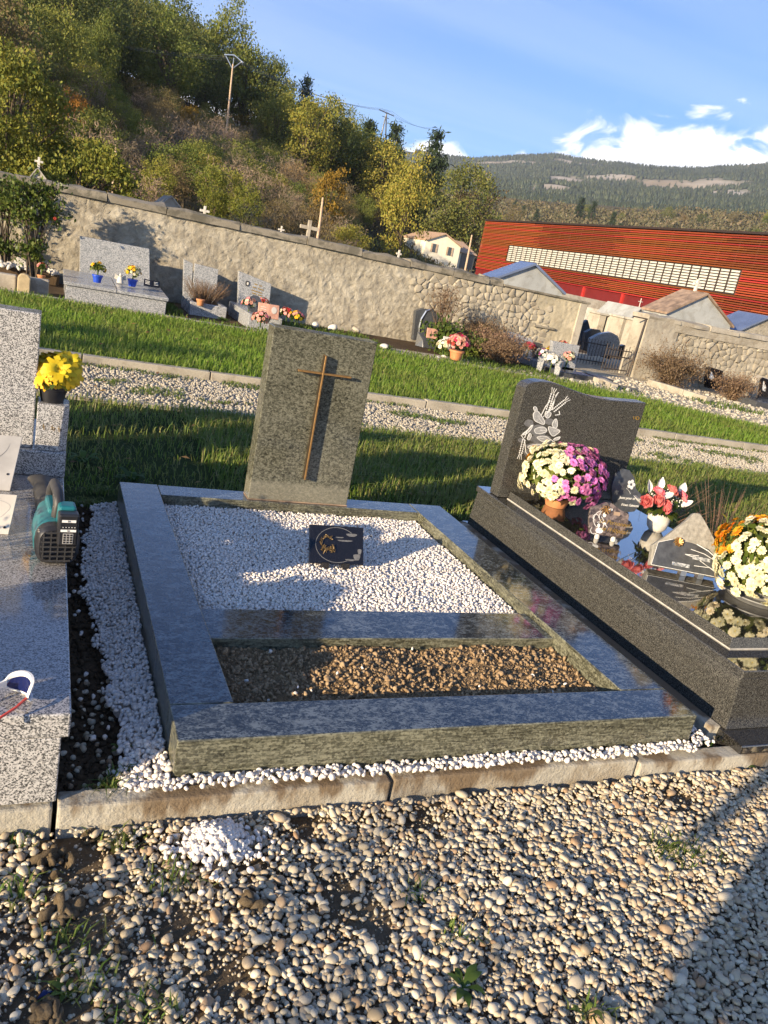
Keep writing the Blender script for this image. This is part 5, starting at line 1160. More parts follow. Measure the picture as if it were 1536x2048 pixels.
V, F = rough_face(8.15, xE+.001, YW-.012, -.05, lambda x: body(x)-.0, .025, .012); V -= np.array(wall.location); link('wall_end', fast_mesh('wall_end', V, F, concrete('pale end render', (.42, .37, .265), (.22, .18, .12), .3, 1.), True), wall)
m = MB(); m.box(8.2, 8.68, YW-.05, YW-.0, .62, .66); m.build('ledge_stone', M['coping'], wall, .01, world=True)
m = MB(); m.box(xE-.16, xE+.01, YW-.035, YW+.44, -.06, 1.215); m.build('end_pier', M['kerb_far'], wall, .015, world=True)
js = [];x = xL
while x < 8.0: x += random.uniform(.7, 1.15); js.append(x)
coping(wall, xL, 7.35, walltop, YW-.045, YW+.46, js, M['coping'])
m = MB(); m.hexa([(7.36, YW-.05, walltop(7.36)-.10), (xE+.06, YW-.05, walltop(xE)-.10), (xE+.06, YW+.5, walltop(xE)-.1), (7.36, YW+.5, walltop(7.36)-.1)], [(7.36, YW-.05, walltop(7.36)-.06), (xE+.06, YW-.05, walltop(xE)-.06), (xE+.06, YW+.5, walltop(xE)-.06), (7.36, YW+.5, walltop(7.36)-.06)]); m.build('coping_slab', M['coping'], wall, .008, world=True)

xg, xR = 11.05, 24.
wall2 = thing('cemetery_wall', 'rubble stone cemetery wall right of the gateway, with a rendered end pier', 'wall', (17, YW+.2, 0))
gp0 = G(1270, 757, -.03); yq = float(gp0[1])
xg = float(Y(1268, 740, YW)[0])
V, F = rough_face(xg, xR, YW+.012, -.08, body, .03, .008); V -= np.array(wall2.location); link('mortar', fast_mesh('mortar', V, F, M['crepi'], True), wall2)
m = MB(); m.box(xg+.01, xR, YW+.04, YW+.42, -.1, 1.20); m.build('wall_core', M['crepi'], wall2, world=True)
stone_wall(wall2, xg+.6, 15.2, -.08, lambda x: body(x)-.13, YW+.005, .15, 190, lambda c: c[0] > xg+.72+.12*math.sin(c[1]*6))
V, F = rough_face(xg-.02, xg+.82, YW-.035, -.1, lambda x: body(x)-.0, .025, .008); V -= np.array(wall2.location); link('rendered_pier', fast_mesh('rendered_pier', V, F, M['kerb_far'], True), wall2)
m = MB(); m.box(xg-.03, xg+.3, YW-.02, YW+.45, -.1, 1.19); m.build('pier_side', M['kerb_far'], wall2, .02, world=True)
V, F = rough_face(xg+.7, xR, YW-.03, 1.03, lambda x: body(x)+.0, .03, .006); V -= np.array(wall2.location); link('render_band', fast_mesh('render_band', V, F, M['kerb_far'], True), wall2)
coping(wall2, xg-.04, xR, lambda x: walltop(x)-.02, YW-.05, YW+.48, [xg+.8*i for i in range(1, 18)], M['kerb_far'], .1)

# kerb planter in front of the right wall
pl = [G(1292, 770, -.02)[:2], G(1410, 806, -.02)[:2]]
kerb_run('kerb', '', [tuple(pl[0]), tuple(pl[1])], .14, -.08, .10, [.9], M['kerb_far'])

# ================================================================== GRAVES ALONG THE WALL
def tombstone(label, base, mat, parts, cat='grave', name='wall_grave'):
    t = thing(name, label, cat, base); return t
def slabprism(t, name, px, y, d, mat, z0=0., bevel=.006):
    """an upright stone whose outline is given by photograph points on the plane y"""
    q = [Y(a, b, y) for a, b in px]; m = MB(); m.prism([(p[0], max(z0, p[2])) for p in q], (0, y, 0), (1, 0, 0), (0, 0, 1), (0, 1, 0), d)
    return m.build(name, mat, t, bevel, world=True)
def posy(name, label, p, r, n, kinds, cat='flowers', pot=None, h=.16, foliage=True, rb=.03, group=None):
    t = thing(name, label, cat, p, group=group)
    hz = h if pot is None else h
    if pot: pot(t)
    if foliage:
        V, F = leaves_ball((0, 0, hz), (r, r, r*.8), 160, .05, -.5, .3); link('foliage', fast_mesh('foliage', V, F, M['shrub_leaf']), t)
        m = MB(); m.tube([(0, 0, 0), (0, 0, hz)], .01, 5); m.build('stem', M['weed'], t)
    for d in dome_dirs(n, -.15):
        d = d+RNG.normal(0, .1, 3); q = np.array([0, 0, hz])+d/np.linalg.norm(d)*np.array([r, r, r*.85])*RNG.uniform(.85, 1.1); k = kinds[int(RNG.integers(0, len(kinds)))]
        o = link('blossom', BL[k][0], t, tuple(q)); o.rotation_euler = Vector(d).to_track_quat('Z', 'Y').to_euler(); o.scale = (rb*RNG.uniform(.8, 1.2),)*3
    return t
def pot(r, h, mat='terracotta'):
    def f(t):
        m = MB(); m.lathe([(r*.7, .001), (r*.95, h*.78), (r*1.08, h*.8), (r*1.08, h), (r*.9, h)], 18); m.build('pot', M[mat], t, smooth=40)
    return f

# 1 small triangular stone grave, far left
y1 = float(G(40, 560, 0)[1])+.2
t = thing('wall_grave', 'small old grave with triangular stone and oval portrait by the rose bush', 'grave', (-.6, y1+.3, 0))
slabprism(t, 'headstone', [(12, 547), (36, 512), (52, 524), (53, 545), (46, 556)], y1+.35, .08, M['stone_white'], .05)
q = Y(41, 531, y1+.34); m = MB(); m.prism([(.028*math.cos(a), .04*math.sin(a)) for a in np.linspace(0, 6.28, 15)[:-1]], q, (1, 0, 0), (0, 0, 1), (0, 1, 0), .012); m.build('portrait', M['slate'], t, world=True)
m = MB(); m.prism([(.02*math.cos(a), .030*math.sin(a)) for a in np.linspace(0, 6.28, 15)[:-1]], q-[0, .003, 0], (1, 0, 0), (0, 0, 1), (0, 1, 0), .004); m.build('portrait_face', M['plaque_pale'], t, world=True)
for (a, b) in (((-8, 572), (33, 575)), ((58, 572), (97, 588))):
    p, q = G(*a, 0), G(*b, 0); m = MB(); m.box(p[0], q[0], min(p[1], q[1])-.02, min(p[1], q[1])+.14, -.03, .17); m.build('stone_edging', M['kerb_far'], t, .015, world=True)
m = MB(); m.box(-1.5, -.2, y1+.1, y1+.75, -.03, .12); m.build('earth_fill', M['soil'], t, .01, world=True)
n = 70; P = np.c_[RNG.uniform(-1.1, -.22, n), RNG.uniform(y1+.0, y1+.5, n), RNG.uniform(.12, .15, n)]
o = link('white_stones', scatter('white_stones', chips2, P-np.array(t.location), RNG.uniform(.02, .05, (n, 3)), rotmats(n), M['stone_white'], True), t, kind='stuff')
p, q = G(34, 580, 0), G(60, 583, 0); zt = Y(38, 545, p[1])[2]
m = MB(); m.prism([(p[0], -.02), (q[0], -.02), (q[0], zt-.05), (q[0]-.03, zt-.01), ((p[0]+q[0])/2, zt), (p[0]+.03, zt-.01), (p[0], zt-.05)][::-1], (0, p[1]-.05, 0), (1, 0, 0), (0, 0, 1), (0, 1, 0), .1)
mk = thing('marker_stone', 'low ochre stone marker with a rounded top, far left beside the edging', 'marker stone', ((p[0]+q[0])/2, p[1], 0)); m.build('stone', plain('ochre stone', (.42, .33, .19), .85, .2, 14), mk, .012, world=True)
p = G(82, 561, .13); posy('potted_geranium', 'pink geranium in a clay pot on the rubble grave under the rose bush', p, .06, 4, ['red', 'salmon'], 'potted flowers', pot(.05, .07), .17, rb=.035)

# rose bush trained against the wall
def branchy(label, cat, loc, n, h, spread, leafm, nleaf, leaf, name, stemmat='bark', r0=.012, lo=.25, flat=1., lean=(0, 0), droop=0):
    t = thing(name, label, cat, loc); m = MB(); PP = []
    for k in range(n):
        a = RNG.uniform(0, 6.28); R_ = spread*RNG.uniform(.15, 1); b = np.array([RNG.normal(0, .05), RNG.normal(0, .03), 0]); e = np.array([math.cos(a)*R_+lean[0], math.sin(a)*R_*flat+lean[1], h*RNG.uniform(.65, 1.05)])
        mid = b*.4+e*.45+[0, 0, h*.12]; pts = [b, b*.6+e*.22+[0, 0, h*.1], mid, e]; m.tube(pts, [r0, r0*.8, r0*.55, r0*.25], 5)
        for j in range(5):
            u_ = RNG.uniform(.3, .95); s = mid*(1-u_)+e*u_ if u_ > .5 else b*.5+mid*.5; d = RNG.normal(0, 1, 3)*[1, flat, .7]; tip = s+d*spread*.32+[0, 0, .05-droop]; m.tube([s, (s+tip)/2+[0, 0, .02], tip], [r0*.4, r0*.3, r0*.12], 4)
            for w_ in np.linspace(.15, 1.05, max(1, nleaf//5)): PP.append(s+(tip-s)*w_+RNG.normal(0, leaf*.7, 3))
    m.build('stems', M[stemmat], t)
    if nleaf: V, F = cards(np.array(PP), leaf, asp=.55); link('foliage', fast_mesh('foliage', V, F, M[leafm]), t)
    return t
p = G(75, 560, .1)
rb = branchy('tall leafy rose bush growing against the wall at the far left', 'rose bush', (p[0]-.05, 11.22, .05), 24, 1.3, .40, 'shrub_leaf', 110, .06, 'rose_bush', lo=.3, flat=.35)
rb2 = branchy('leafy rose bush at the left edge, beside the taller rose bush', 'rose bush', (p[0]-.5, 11.72, .05), 20, 1.25, .38, 'shrub_leaf', 100, .06, 'rose_bush', flat=.35)
for px, py in ((110, 437),):
    q = Y(px, py, p[1]+.35); o = link('bloom', BL['red'][0], rb, tuple(q-np.array(rb.location))); o.scale = (.024,)*3; o.rotation_euler = (1.2, 0, 0)

# 2 large double tomb with blue pots
yb = 11.35
pL, pR, pB = G(128, 593, 0), G(333, 632, 0), None
t = thing('wall_grave', 'large grey granite double tomb with wide plain headstone dappled by shade', 'grave', ((pL[0]+pR[0])/2, yb-.5, 0))
yf_ = float(pL[1])-.1; zt_ = .2; x0, x1 = float(Y(126, 585, yf_)[0]), float(Y(334, 628, yf_)[0]); xm = float(Y(232, 606, yf_)[0])
m = MB(); m.box(x0+.03, x1-.02, yf_+.03, yb+.1, -.05, .16); m.build('tomb_body', M['pale_granite'], t, .006, world=True)
for a, b in ((x0, xm-.004), (xm+.004, x1)):
    m = MB(); m.hexa([(a, yf_, .162), (b, yf_, .162), (b, yb-.15, .20), (a, yb-.15, .20)], [(a, yf_, .205), (b, yf_, .205), (b, yb-.15, .25), (a, yb-.15, .25)]); m.build('slab', M['pale_granite'], t, .006, world=True)
slabprism(t, 'headstone', [(158, 562), (297, 600), (299, 498), (160, 472)], yb, .1, M['pale_granite'], .2)
def on_slab(px, py, z=.24): return G(px, py, z)
p = on_slab(194, 565); posy('potted_plant', 'blue pot with a dark leafy plant on the double tomb', p, .10, 3, ['yellow'], 'potted plant', pot(.065, .1, 'blue_pot'), .18)
p = on_slab(264, 573); posy('potted_chrysanthemum', 'blue pot of pale yellow chrysanthemums on the double tomb', p, .10, 26, ['cream', 'yellow'], 'potted flowers', pot(.065, .1, 'blue_pot'), .19, rb=.025)
p = on_slab(240, 566); a = thing('angel_figure', 'small white stone angel between the two blue pots', 'figurine', p)
m = MB(); m.lathe([(.05, 0), (.045, .02), (.035, .06), (.028, .09)], 10).lathe([(.0, .085), (.022, .1), (.022, .12), (.0, .135)], 10, (0, 0, 0), False); m.prism([(.02, .03), (.08, .05), (.07, .12), (.02, .08)], (0, .02, 0), (1, 0, 0), (0, 0, 1), (0, 1, 0), .01).prism([(-.02, .03), (-.08, .05), (-.07, .12), (-.02, .08)][::-1], (0, .02, 0), (1, 0, 0), (0, 0, 1), (0, 1, 0), .01); m.build('figure', M['stone_white'], a, smooth=50)
p = on_slab(303, 576); b = thing('book_plaque', 'dark open book plaque with white lines on the right end of the double tomb', 'plaque', p)
for s in (-1, 1):
    m = MB(); m.prism([(0, 0), (.11*s, .0), (.11*s, .1), (0, .1)][::s], (0, 0, .01), (1, .12*s, 0), (0, .5, .87), (0, -.87, .5), .015); pg = m.build('page', M['black_stone'], b, .003)
    m = MB()
    for k in range(3): m.prism([(.03*s, .03+.02*k), (.09*s, .03+.02*k), (.09*s, .036+.02*k), (.03*s, .036+.02*k)][::s], np.array([0, -.014, .019]), (1, .12*s, 0), (0, .5, .87), (0, -.87, .5), .002)
    m.build('engraved_lines', M['engraving'], pg)

# 3 grave with planter of dead stems
yb = 11.55
t = thing('wall_grave', 'grey speckled two part stele with slanted top above a planter of dead stems', 'grave', (1.75, 10.6, 0))
slabprism(t, 'headstone', [(366, 606), (383, 610), (386, 528), (368, 518)], yb, .1, M['pale_granite'])
slabprism(t, 'headstone', [(384, 600), (430, 620), (437, 539), (390, 527)], yb-.05, .08, M['pale_granite'])
pa, pb, pc_ = G(378, 623, 0), G(459, 641, 0), G(355, 590, 0)
xa, xb, ya = float(pa[0]), float(pb[0]), float(pa[1])-.05
for (u0, u1, v0, v1) in ((xa, xb, ya, ya+.07), (xb-.07, xb, ya+.07, yb-.1), (xa, xa+.07, ya+.07, yb-.1)):
    m = MB(); m.box(u0, u1, v0, v1, -.04, .15); m.build('planter_kerb', M['pale_granite'], t, .008, world=True)
m = MB(); m.box(xa+.07, xb-.07, ya+.07, yb-.1, -.04, .1); m.build('planter_soil', M['soil'], t, world=True)
upright_plant('dead brown stems filling the planter of the third wall grave', ((xa+xb)/2, ya+.5, .09), 260, .34, .42, 'dry', 'dead_plant', .02, stem='dry', dens=8, sw=.0022)
p = G(400, 611, .12); posy('flower_pot', 'empty terracotta pot among the dead stems', p, .03, 0, ['cream'], 'pot', pot(.06, .09), .05, foliage=False)

# 4 grave with portrait and gilt lettering
t = thing('wall_grave', 'grey granite grave whose slanted headstone bears a small portrait and gilt lines', 'grave', (2.55, 10.6, 0))
hs4 = slabprism(t, 'headstone', [(476, 612), (535, 640), (543, 568), (478, 542)], yb-.02, .1, M['pale_granite'])
q = Y(495, 567, yb-.03); m = MB(); m.prism([(.035*math.cos(a), .045*math.sin(a)) for a in np.linspace(0, 6.28, 15)[:-1]], q, (1, 0, 0), (0, 0, 1), (0, 1, 0), .01); m.build('portrait', M['slate'], hs4, world=True)
m = MB(); m.prism([(.015*math.cos(a), .022*math.sin(a)) for a in np.linspace(0, 6.28, 11)[:-1]], q+[.003, -.004, .0], (1, 0, 0), (0, 0, 1), (0, 1, 0), .004); m.build('portrait_face', M['plaque_pale'], hs4, world=True)
m = MB()
for k, (a, b) in enumerate((((503, 566), (531, 575)), ((506, 574), (528, 581)), ((503, 580), (525, 587)), ((504, 586), (524, 592)))):
    n_ = 9
    for i in range(n_):
        if RNG.uniform() < .2: continue
        u0, u1 = i/n_, (i+.7)/n_; A = Y(a[0]+(b[0]-a[0])*u0, a[1]+(b[1]-a[1])*u0, yb-.021); B = Y(a[0]+(b[0]-a[0])*u1, a[1]+(b[1]-a[1])*u1, yb-.021); m.box(A[0], B[0], yb-.024, yb-.02, A[2]-.008, A[2]+.008)
m.build('gilt_lines', M['gold'], hs4, world=True)
pa, pb = G(494, 650, 0), G(560, 668, 0); xa, xb, ya = float(Y(494, 650, float(pa[1]))[0]), float(pb[0])+.12, float(pa[1])-.05
m = MB(); m.box(xa, xb, ya, yb-.05, -.05, .17); m.build('tomb_body', M['pale_granite'], t, .01, world=True)
for k, (px, py, kinds, lab) in enumerate(((497, 612, ['salmon', 'cream'], 'spray of pale pink flowers before the portrait headstone'), (523, 612, ['salmon', 'red', 'cream'], 'pink and cream flowers behind the rose book plaque'), (520, 645, ['salmon'], 'salmon flowers at the front corner of the portrait grave'), (572, 632, ['salmon', 'cream', 'red'], 'pink and white bouquet right of the rose book plaque'), (590, 640, ['salmon', 'yellow'], 'salmon and yellow flowers in a pot at the right end of the portrait grave'))):
    p = G(px, py+10, .17); posy('flower_spray', lab, p, .11, 22, kinds, 'flowers', None, .1, rb=.03)
p = G(508, 625, .17); d = thing('round_plaque', 'dark rounded plaque standing before the portrait headstone', 'plaque', p)
m = MB(); m.prism([(.11*math.cos(a), .12+.13*math.sin(a)) for a in np.linspace(0, 6.28, 17)[:-1]], (0, 0, 0), (1, 0, 0), (0, .2, .98), (0, .98, -.2), .02); m.build('plate', M['slate'], d, .003)
p = G(536, 637, .17); b = thing('book_plaque', 'rose marble open book plaque with a portrait, on the portrait grave', 'plaque', p)
for s in (-1, 1):
    m = MB(); m.prism([(0, 0), (.15*s, .0), (.15*s, .2), (0, .2)][::s], (0, 0, .0), (1, .1*s, 0), (0, .3, .95), (0, -.95, .3), .02); pg = m.build('page', M['plaque_rose'], b, .004)
    m = MB()
    if s > 0: m.prism([(.075+.04*math.cos(a), .12+.05*math.sin(a)) for a in np.linspace(0, 6.28, 13)[:-1]], (0, -.021, .007), (1, .1*s, 0), (0, .3, .95), (0, -.95, .3), .003)
    else:
        for k in range(4): m.prism([(-.12, .05+.03*k), (-.12, .058+.03*k), (-.04, .058+.03*k), (-.04, .05+.03*k)], (0, -.021, .007), (1, .1*s, 0), (0, .3, .95), (0, -.95, .3), .003)
    m.build('engraving', M['plaque_pale'], pg)
p = G(505, 655, .0); rosette(0, 0, 0, .12, 26, 'bright green leafy weed at the kerb between the third and fourth wall graves', up=.6, p=np.array([1.95, ya+.0, 0]))

# loose stones at the foot of the wall
for a in ((678, 645, .12, 'pale flat stone leaning at the wall foot, leftmost of the loose stones', .6), (665, 660, .10, 'grey stone in the weeds below the pale flat stone', .7), (712, 662, .11, 'grey squared stone in the weeds by the wall', .5), (630, 655, .09, 'white stone behind the plain headstone top', .8), (745, 645, .06, 'small white stone in front of the brown shrub', .9), (768, 695, .09, 'pale stone at the kerb right of the plain headstone', .5)):
    stone(a[0], a[1], a[2], a[3], 'stone', M['stone_white'] if 'white' in a[3] or 'pale' in a[3] else M['kerb_far'], .02, flat=a[4])

# shrubs between the graves
p = G(800, 665, 0); branchy('green based shrub with bare red brown canes against the wall', 'shrub', (p[0], 11.3, 0), 60, 1.0, .36, 'dry', 14, .035, 'cane_shrub', 'dry', .006, flat=.5)
branchy('leafy green shrub at the foot of the brown canes', 'shrub', (p[0]-.12, 10.7, 0), 20, .38, .42, 'shrub_leaf', 70, .075, 'green_shrub', flat=.7)
# 5 dark rounded tomb
y5 = 11.3
t = thing('wall_grave', 'dark grey rounded headstone with a pale arc, beside the green shrub', 'grave', (6.1, 10.8, 0))
slabprism(t, 'headstone', [(826, 680), (915, 690), (915, 665), (905, 648), (885, 634), (865, 620), (845, 617), (832, 622)], y5, .1, M['slate'])
m = MB()
for a, b in zip(((838, 672), (838, 655), (842, 638), (852, 622)), ((838, 655), (842, 638), (852, 622), (860, 619))):
    A, B = Y(*a, y5), Y(*b, y5); m.tube([A+[0, -.008, 0], B+[0, -.008, 0]], .016, 6)
m.build('pale_arc', M['steel'], t, world=True)
pa = G(842, 690, 0); m = MB(); m.hexa([(pa[0], pa[1]-.1, -.03), (pa[0]+1.0, pa[1]-.1, -.03), (pa[0]+1.0, y5-.01, -.03), (pa[0]-.1, y5-.01, -.03)], [(pa[0], pa[1]-.05, .1), (pa[0]+1.0, pa[1]-.05, .1), (pa[0]+1.0, y5-.01, .22), (pa[0]-.1, y5-.01, .22)]); m.build('slab', M['slate'], t, .01, world=True)
for px, py, w_, h_, mt, lab in ((864, 672, .10, .16, 'plaque_rose', 'reddish plaque on the dark rounded tomb'), (880, 672, .08, .15, 'plaque_grey', 'grey plaque beside the reddish one on the dark rounded tomb'), (894, 684, .07, .12, 'plaque_pale', 'small pale plaque behind the potted pink chrysanthemum')):
    p = G(px, py+5, .2); q = thing('small_plaque', lab, 'plaque', p); m = MB(); m.prism([(-w_, 0), (w_, 0), (w_, h_), (-w_, h_)], (0, 0, 0), (1, 0, 0), (0, .2, .98), (0, .98, -.2), .025); m.build('plate', M[mt], q, .004)
p = G(910, 720, .02); posy('potted_chrysanthemum', 'terracotta pot of coral pink chrysanthemums at the kerb before the dry bush', p, .17, 60, ['salmon', 'red', 'salmon'], 'potted flowers', pot(.11, .15), .25, rb=.038)
p = G(884, 712, .02); posy('flower_spray', 'white flowers left of the coral chrysanthemum', p, .12, 24, ['white', 'cream'], 'flowers', None, .16, rb=.035)
stone(875, 718, .06, 'grey pebble pile stone left of the coral chrysanthemum', 'stone', M['stone_white'], 0); stone(888, 716, .07, 'flat pale stone in front of the white flowers', 'stone', M['stone_white'], 0, flat=.5)
# dry bushes
for px, py, yy, n, h, s, lab in ((960, 700, 11.5, 90, .62, .42, 'brown dry bush against the wall right of the coral chrysanthemum'), (1000, 725, 10.3, 110, .40, .42, 'low grey brown dry bush near the kerb'), (985, 715, 10.9, 70, .45, .4, 'tangled dry bush between the low bush and the wall')):
    p = G(px, py, 0); q = Y(px, py, yy); branchy(lab, 'bush', (q[0], yy, 0), n, h*.85, s*1.1, 'dry', 45, .035, 'dry_bush', 'dry', .004)
for px, yy, lab in ((945, 10.6, 'green bushy plant right of the coral chrysanthemum'),):
    q = Y(px, 705, yy); branchy(lab, 'shrub', (q[0], yy, 0), 14, .25, .25, 'shrub_leaf', 50, .06, 'green_shrub')
# 6 pale steles right end
t = thing('wall_grave', 'pale grey headstone half hidden by the dry bush, near the end of the wall', 'grave', (8.1, 11.2, 0)); slabprism(t, 'headstone', [(1010, 715), (1062, 725), (1067, 680), (1018, 662)], 11.5, .1, M['pale_granite'])
q = G(1065, 722, 0); m = MB(); m.box(q[0]-.5, q[0]+.2, 10.6, 11.5, -.03, .1); m.build('slab', M['pale_granite'], t, .01, world=True)
t = thing('wall_grave', 'small dark slab leaning between the two pale headstones', 'grave', (8.6, 11.3, 0)); slabprism(t, 'headstone', [(1066, 722), (1082, 727), (1086, 688), (1070, 684)], 11.2, .06, M['slate'])
t = thing('wall_grave', 'pale grey headstone beside the wall end, with salmon flowers before it', 'grave', (8.7, 10.8, 0)); slabprism(t, 'headstone', [(1102, 735), (1147, 748), (1160, 692), (1106, 682)], 10.6, .1, M['pale_granite'])
pa = G(1135, 752, 0); m = MB(); m.box(pa[0]-.3, pa[0]+.9, pa[1]-.1, pa[1]+.35, -.04, .07); m.build('slab', M['slate'], t, .01, world=True)
for px, py, kinds, lab in ((1052, 705, ['red'], 'dark red bouquet at the pale headstone near the wall end'), (1075, 700, ['salmon', 'white'], 'salmon and white bouquet next to the dark red one'), (1080, 720, ['white', 'pink'], 'lilac and white flowers in the grey vase'), (1095, 716, ['yellow'], 'yellow flowers beside the lilac ones'), (1098, 733, ['white'], 'white flowers at the kerb near the wall end'), (1117, 712, ['salmon', 'red'], 'tall salmon gladioli in the right grey vase'), (1130, 725, ['cream', 'salmon'], 'cream and salmon flowers in the terracotta bowl')):
    p = G(px, py+14, .05); posy('flower_spray', lab, p, .12, 20, kinds, 'flowers', None, .22 if 'tall' not in lab else .32, rb=.035)
for px, py, lab in ((1078, 742, 'grey tapered stone vase, left of the pair near the wall end'), (1113, 750, 'grey tapered stone vase, right of the pair near the wall end')):
    p = G(px, py, 0); v = thing('stone_vase', lab, 'vase', p); m = MB(); m.lathe([(.055, 0), (.06, .02), (.085, .24), (.07, .24)], 4); m.build('vase', M['pale_granite'], v, .004)
p = G(1132, 738, .03); v = thing('flower_bowl', 'terracotta bowl beside the right grey vase', 'bowl', p); m = MB(); m.lathe([(.07, 0), (.12, .1), (.13, .1), (.13, .115), (.1, .115)], 18); m.build('bowl', M['terracotta'], v, smooth=40)
# low slabs and edging in the gateway foreground
t = thing('grave_edging', 'broken low stone edging running towards the gateway', 'edging', (9.5, 10, 0))
for a, b in (((1150, 748), (1195, 765)), ((1195, 762), (1222, 775))):
    p, q = G(*a, 0), G(*b, 0); d = (q-p)[:2]; nn = np.array([-d[1], d[0]])/np.linalg.norm(d)*.12; m = MB(); m.hexa([(*p[:2], -.03), (*q[:2], -.03), (*(q[:2]+nn), -.03), (*(p[:2]+nn), -.03)], [(*p[:2], .07), (*q[:2], .07), (*(q[:2]+nn), .07), (*(p[:2]+nn), .07)]); m.build('stone_edging', M['kerb_far'], t, .015, world=True)

# right hand wall: black steles, white cross, dry bush, white stones
yk = 11.55
t = thing('wall_grave', 'black headstone with an engraved figure behind the dry bush, right hand wall', 'grave', (13, yk, 0)); hk = slabprism(t, 'headstone', [(1412, 775), (1440, 782), (1447, 742), (1420, 734), (1415, 738)], yk, .08, M['black_stone'])
A = [Y(a, b, yk) for a, b in ((1418, 757), (1423, 742), (1428, 756), (1424, 760))]; m = MB(); m.prism([(p[0], p[2]) for p in A], (0, yk-.003, 0), (1, 0, 0), (0, 0, 1), (0, 1, 0), .004); m.build('engraved_figure', M['engraving'], hk, world=True)
t = thing('wall_grave', 'black engraved headstone with pale surround at the right edge of the photo', 'grave', (14.5, 10.6, 0)); yk2 = 10.8
slabprism(t, 'surround', [(1502, 800), (1560, 818), (1570, 768), (1525, 752), (1514, 757)], yk2+.03, .12, M['kerb_far']); hk = slabprism(t, 'headstone', [(1517, 795), (1560, 806), (1565, 768), (1526, 755), (1521, 760)], yk2, .03, M['black_stone'])
A = [Y(a, b, yk2) for a, b in ((1524, 780), (1527, 762), (1532, 775), (1530, 783))]; m = MB(); m.prism([(p[0], p[2]) for p in A], (0, yk2-.003, 0), (1, 0, 0), (0, 0, 1), (0, 1, 0), .004); m.build('engraved_figure', M['engraving'], hk, world=True)
pa = G(1510, 810, 0); m = MB(); m.box(pa[0]-.2, pa[0]+1.2, pa[1]-.2, yk2, -.03, .1); m.build('slab', M['slate'], t, .01, world=True)
p = G(1464, 783, 0); t = thing('grave_cross', 'low white stone cross standing in the soil, right hand wall', 'cross', p)
m = MB(); m.hexa([(-.07, -.04, 0), (.07, -.04, 0), (.07, .04, 0), (-.07, .04, 0)], [(-.045, -.035, .33), (.045, -.035, .33), (.045, .035, .33), (-.045, .035, .33)]); m.build('upright', M['stone_white'], t, .008)
m = MB(); m.box(-.17, .17, -.034, .034, .17, .25); m.build('cross_arm', M['stone_white'], t, .008)
p = G(1378, 790, 0); branchy('wide dry grey brown bush along the right hand wall', 'bush', (p[0]+.3, 11.1, 0), 150, .55, .8, 'dry', 50, .035, 'dry_bush', 'dry', .004, flat=.6)
q = Y(1440, 790, 10.9); branchy('dry bush in front of the black headstone, right hand wall', 'bush', (q[0], 10.6, 0), 90, .36, .5, 'dry', 45, .035, 'dry_bush', 'dry', .004, flat=.7)
for k in range(13):
    u_ = k/12; stone(1478+u_*70, 790+u_*28, .055*RNG.uniform(.8, 1.2), 'whitewashed stone of the row edging the right hand grave', 'stone', M['stone_white'], 0, name='edging_stone', group='whitewashed edging stones')
p = G(1240, 775, 0); t = thing('fallen_slab', 'dark narrow slab lying on the gravel before the gateway', 'slab', p, -.5); m = MB(); m.box(-.3, .3, -.06, .06, -.02, .04); m.build('slab', M['slate'], t, .008)

# gate
gx0, gx1 = float(xE), float(xg)
gt = thing('iron_gate', 'rusty iron gate standing open in the gap between the two walls', 'gate', (gx1-.1, YW+.3, 0))
pT, pB_ = Y(1299, 635, YW+.2), Y(1269, 750, YW+.2); 
m = MB(); m.tube([(gx1-.12, YW+.0, -.05), (gx1-.06, YW+.0, 1.16)], .018, 6); m.build('gate_post', M['iron'], gt, world=True)
m = MB(); m.tube([(gx1-.4, YW, 1.17), (gx1+.02, YW, 1.17)], .014, 6); m.build('lintel_bar', M['iron'], gt, world=True)
d = np.array([-.75, -.15]); 
for z in (.08, .34, .47): 
    m = MB(); m.tube([(gx1-.14, YW+.05, z), (gx1-.14+d[0], YW+.05+d[1], z)], .012, 5); m.build('gate_rail', M['iron'], gt, world=True)
for k in range(10):
    u_ = k/9; m = MB(); x, y = gx1-.14+d[0]*u_, YW+.05+d[1]*u_; m.tube([(x, y, .02), (x, y, .52+.05*(k % 2))], .008, 5); m.build('gate_bar', M['iron'], gt, world=True)
fe = thing('iron_railing', 'dark iron railing round an old grave inside the gateway', 'railing', (10, 13, 0))
for z in (.08, .45): 
    m = MB(); m.tube([(9.75, 12.9, z), (10.95, 13.1, z)], .012, 5); m.tube([(9.75, 12.9, z), (9.5, 14.2, z)], .012, 5); m.build('rail', M['iron'], fe, world=True)
for k in range(14):
    u_ = k/13; m = MB(); m.tube([(9.75+1.2*u_, 12.9+.2*u_, 0), (9.75+1.2*u_, 12.9+.2*u_, .55)], .008, 4); m.build('bar', M['iron'], fe, world=True)

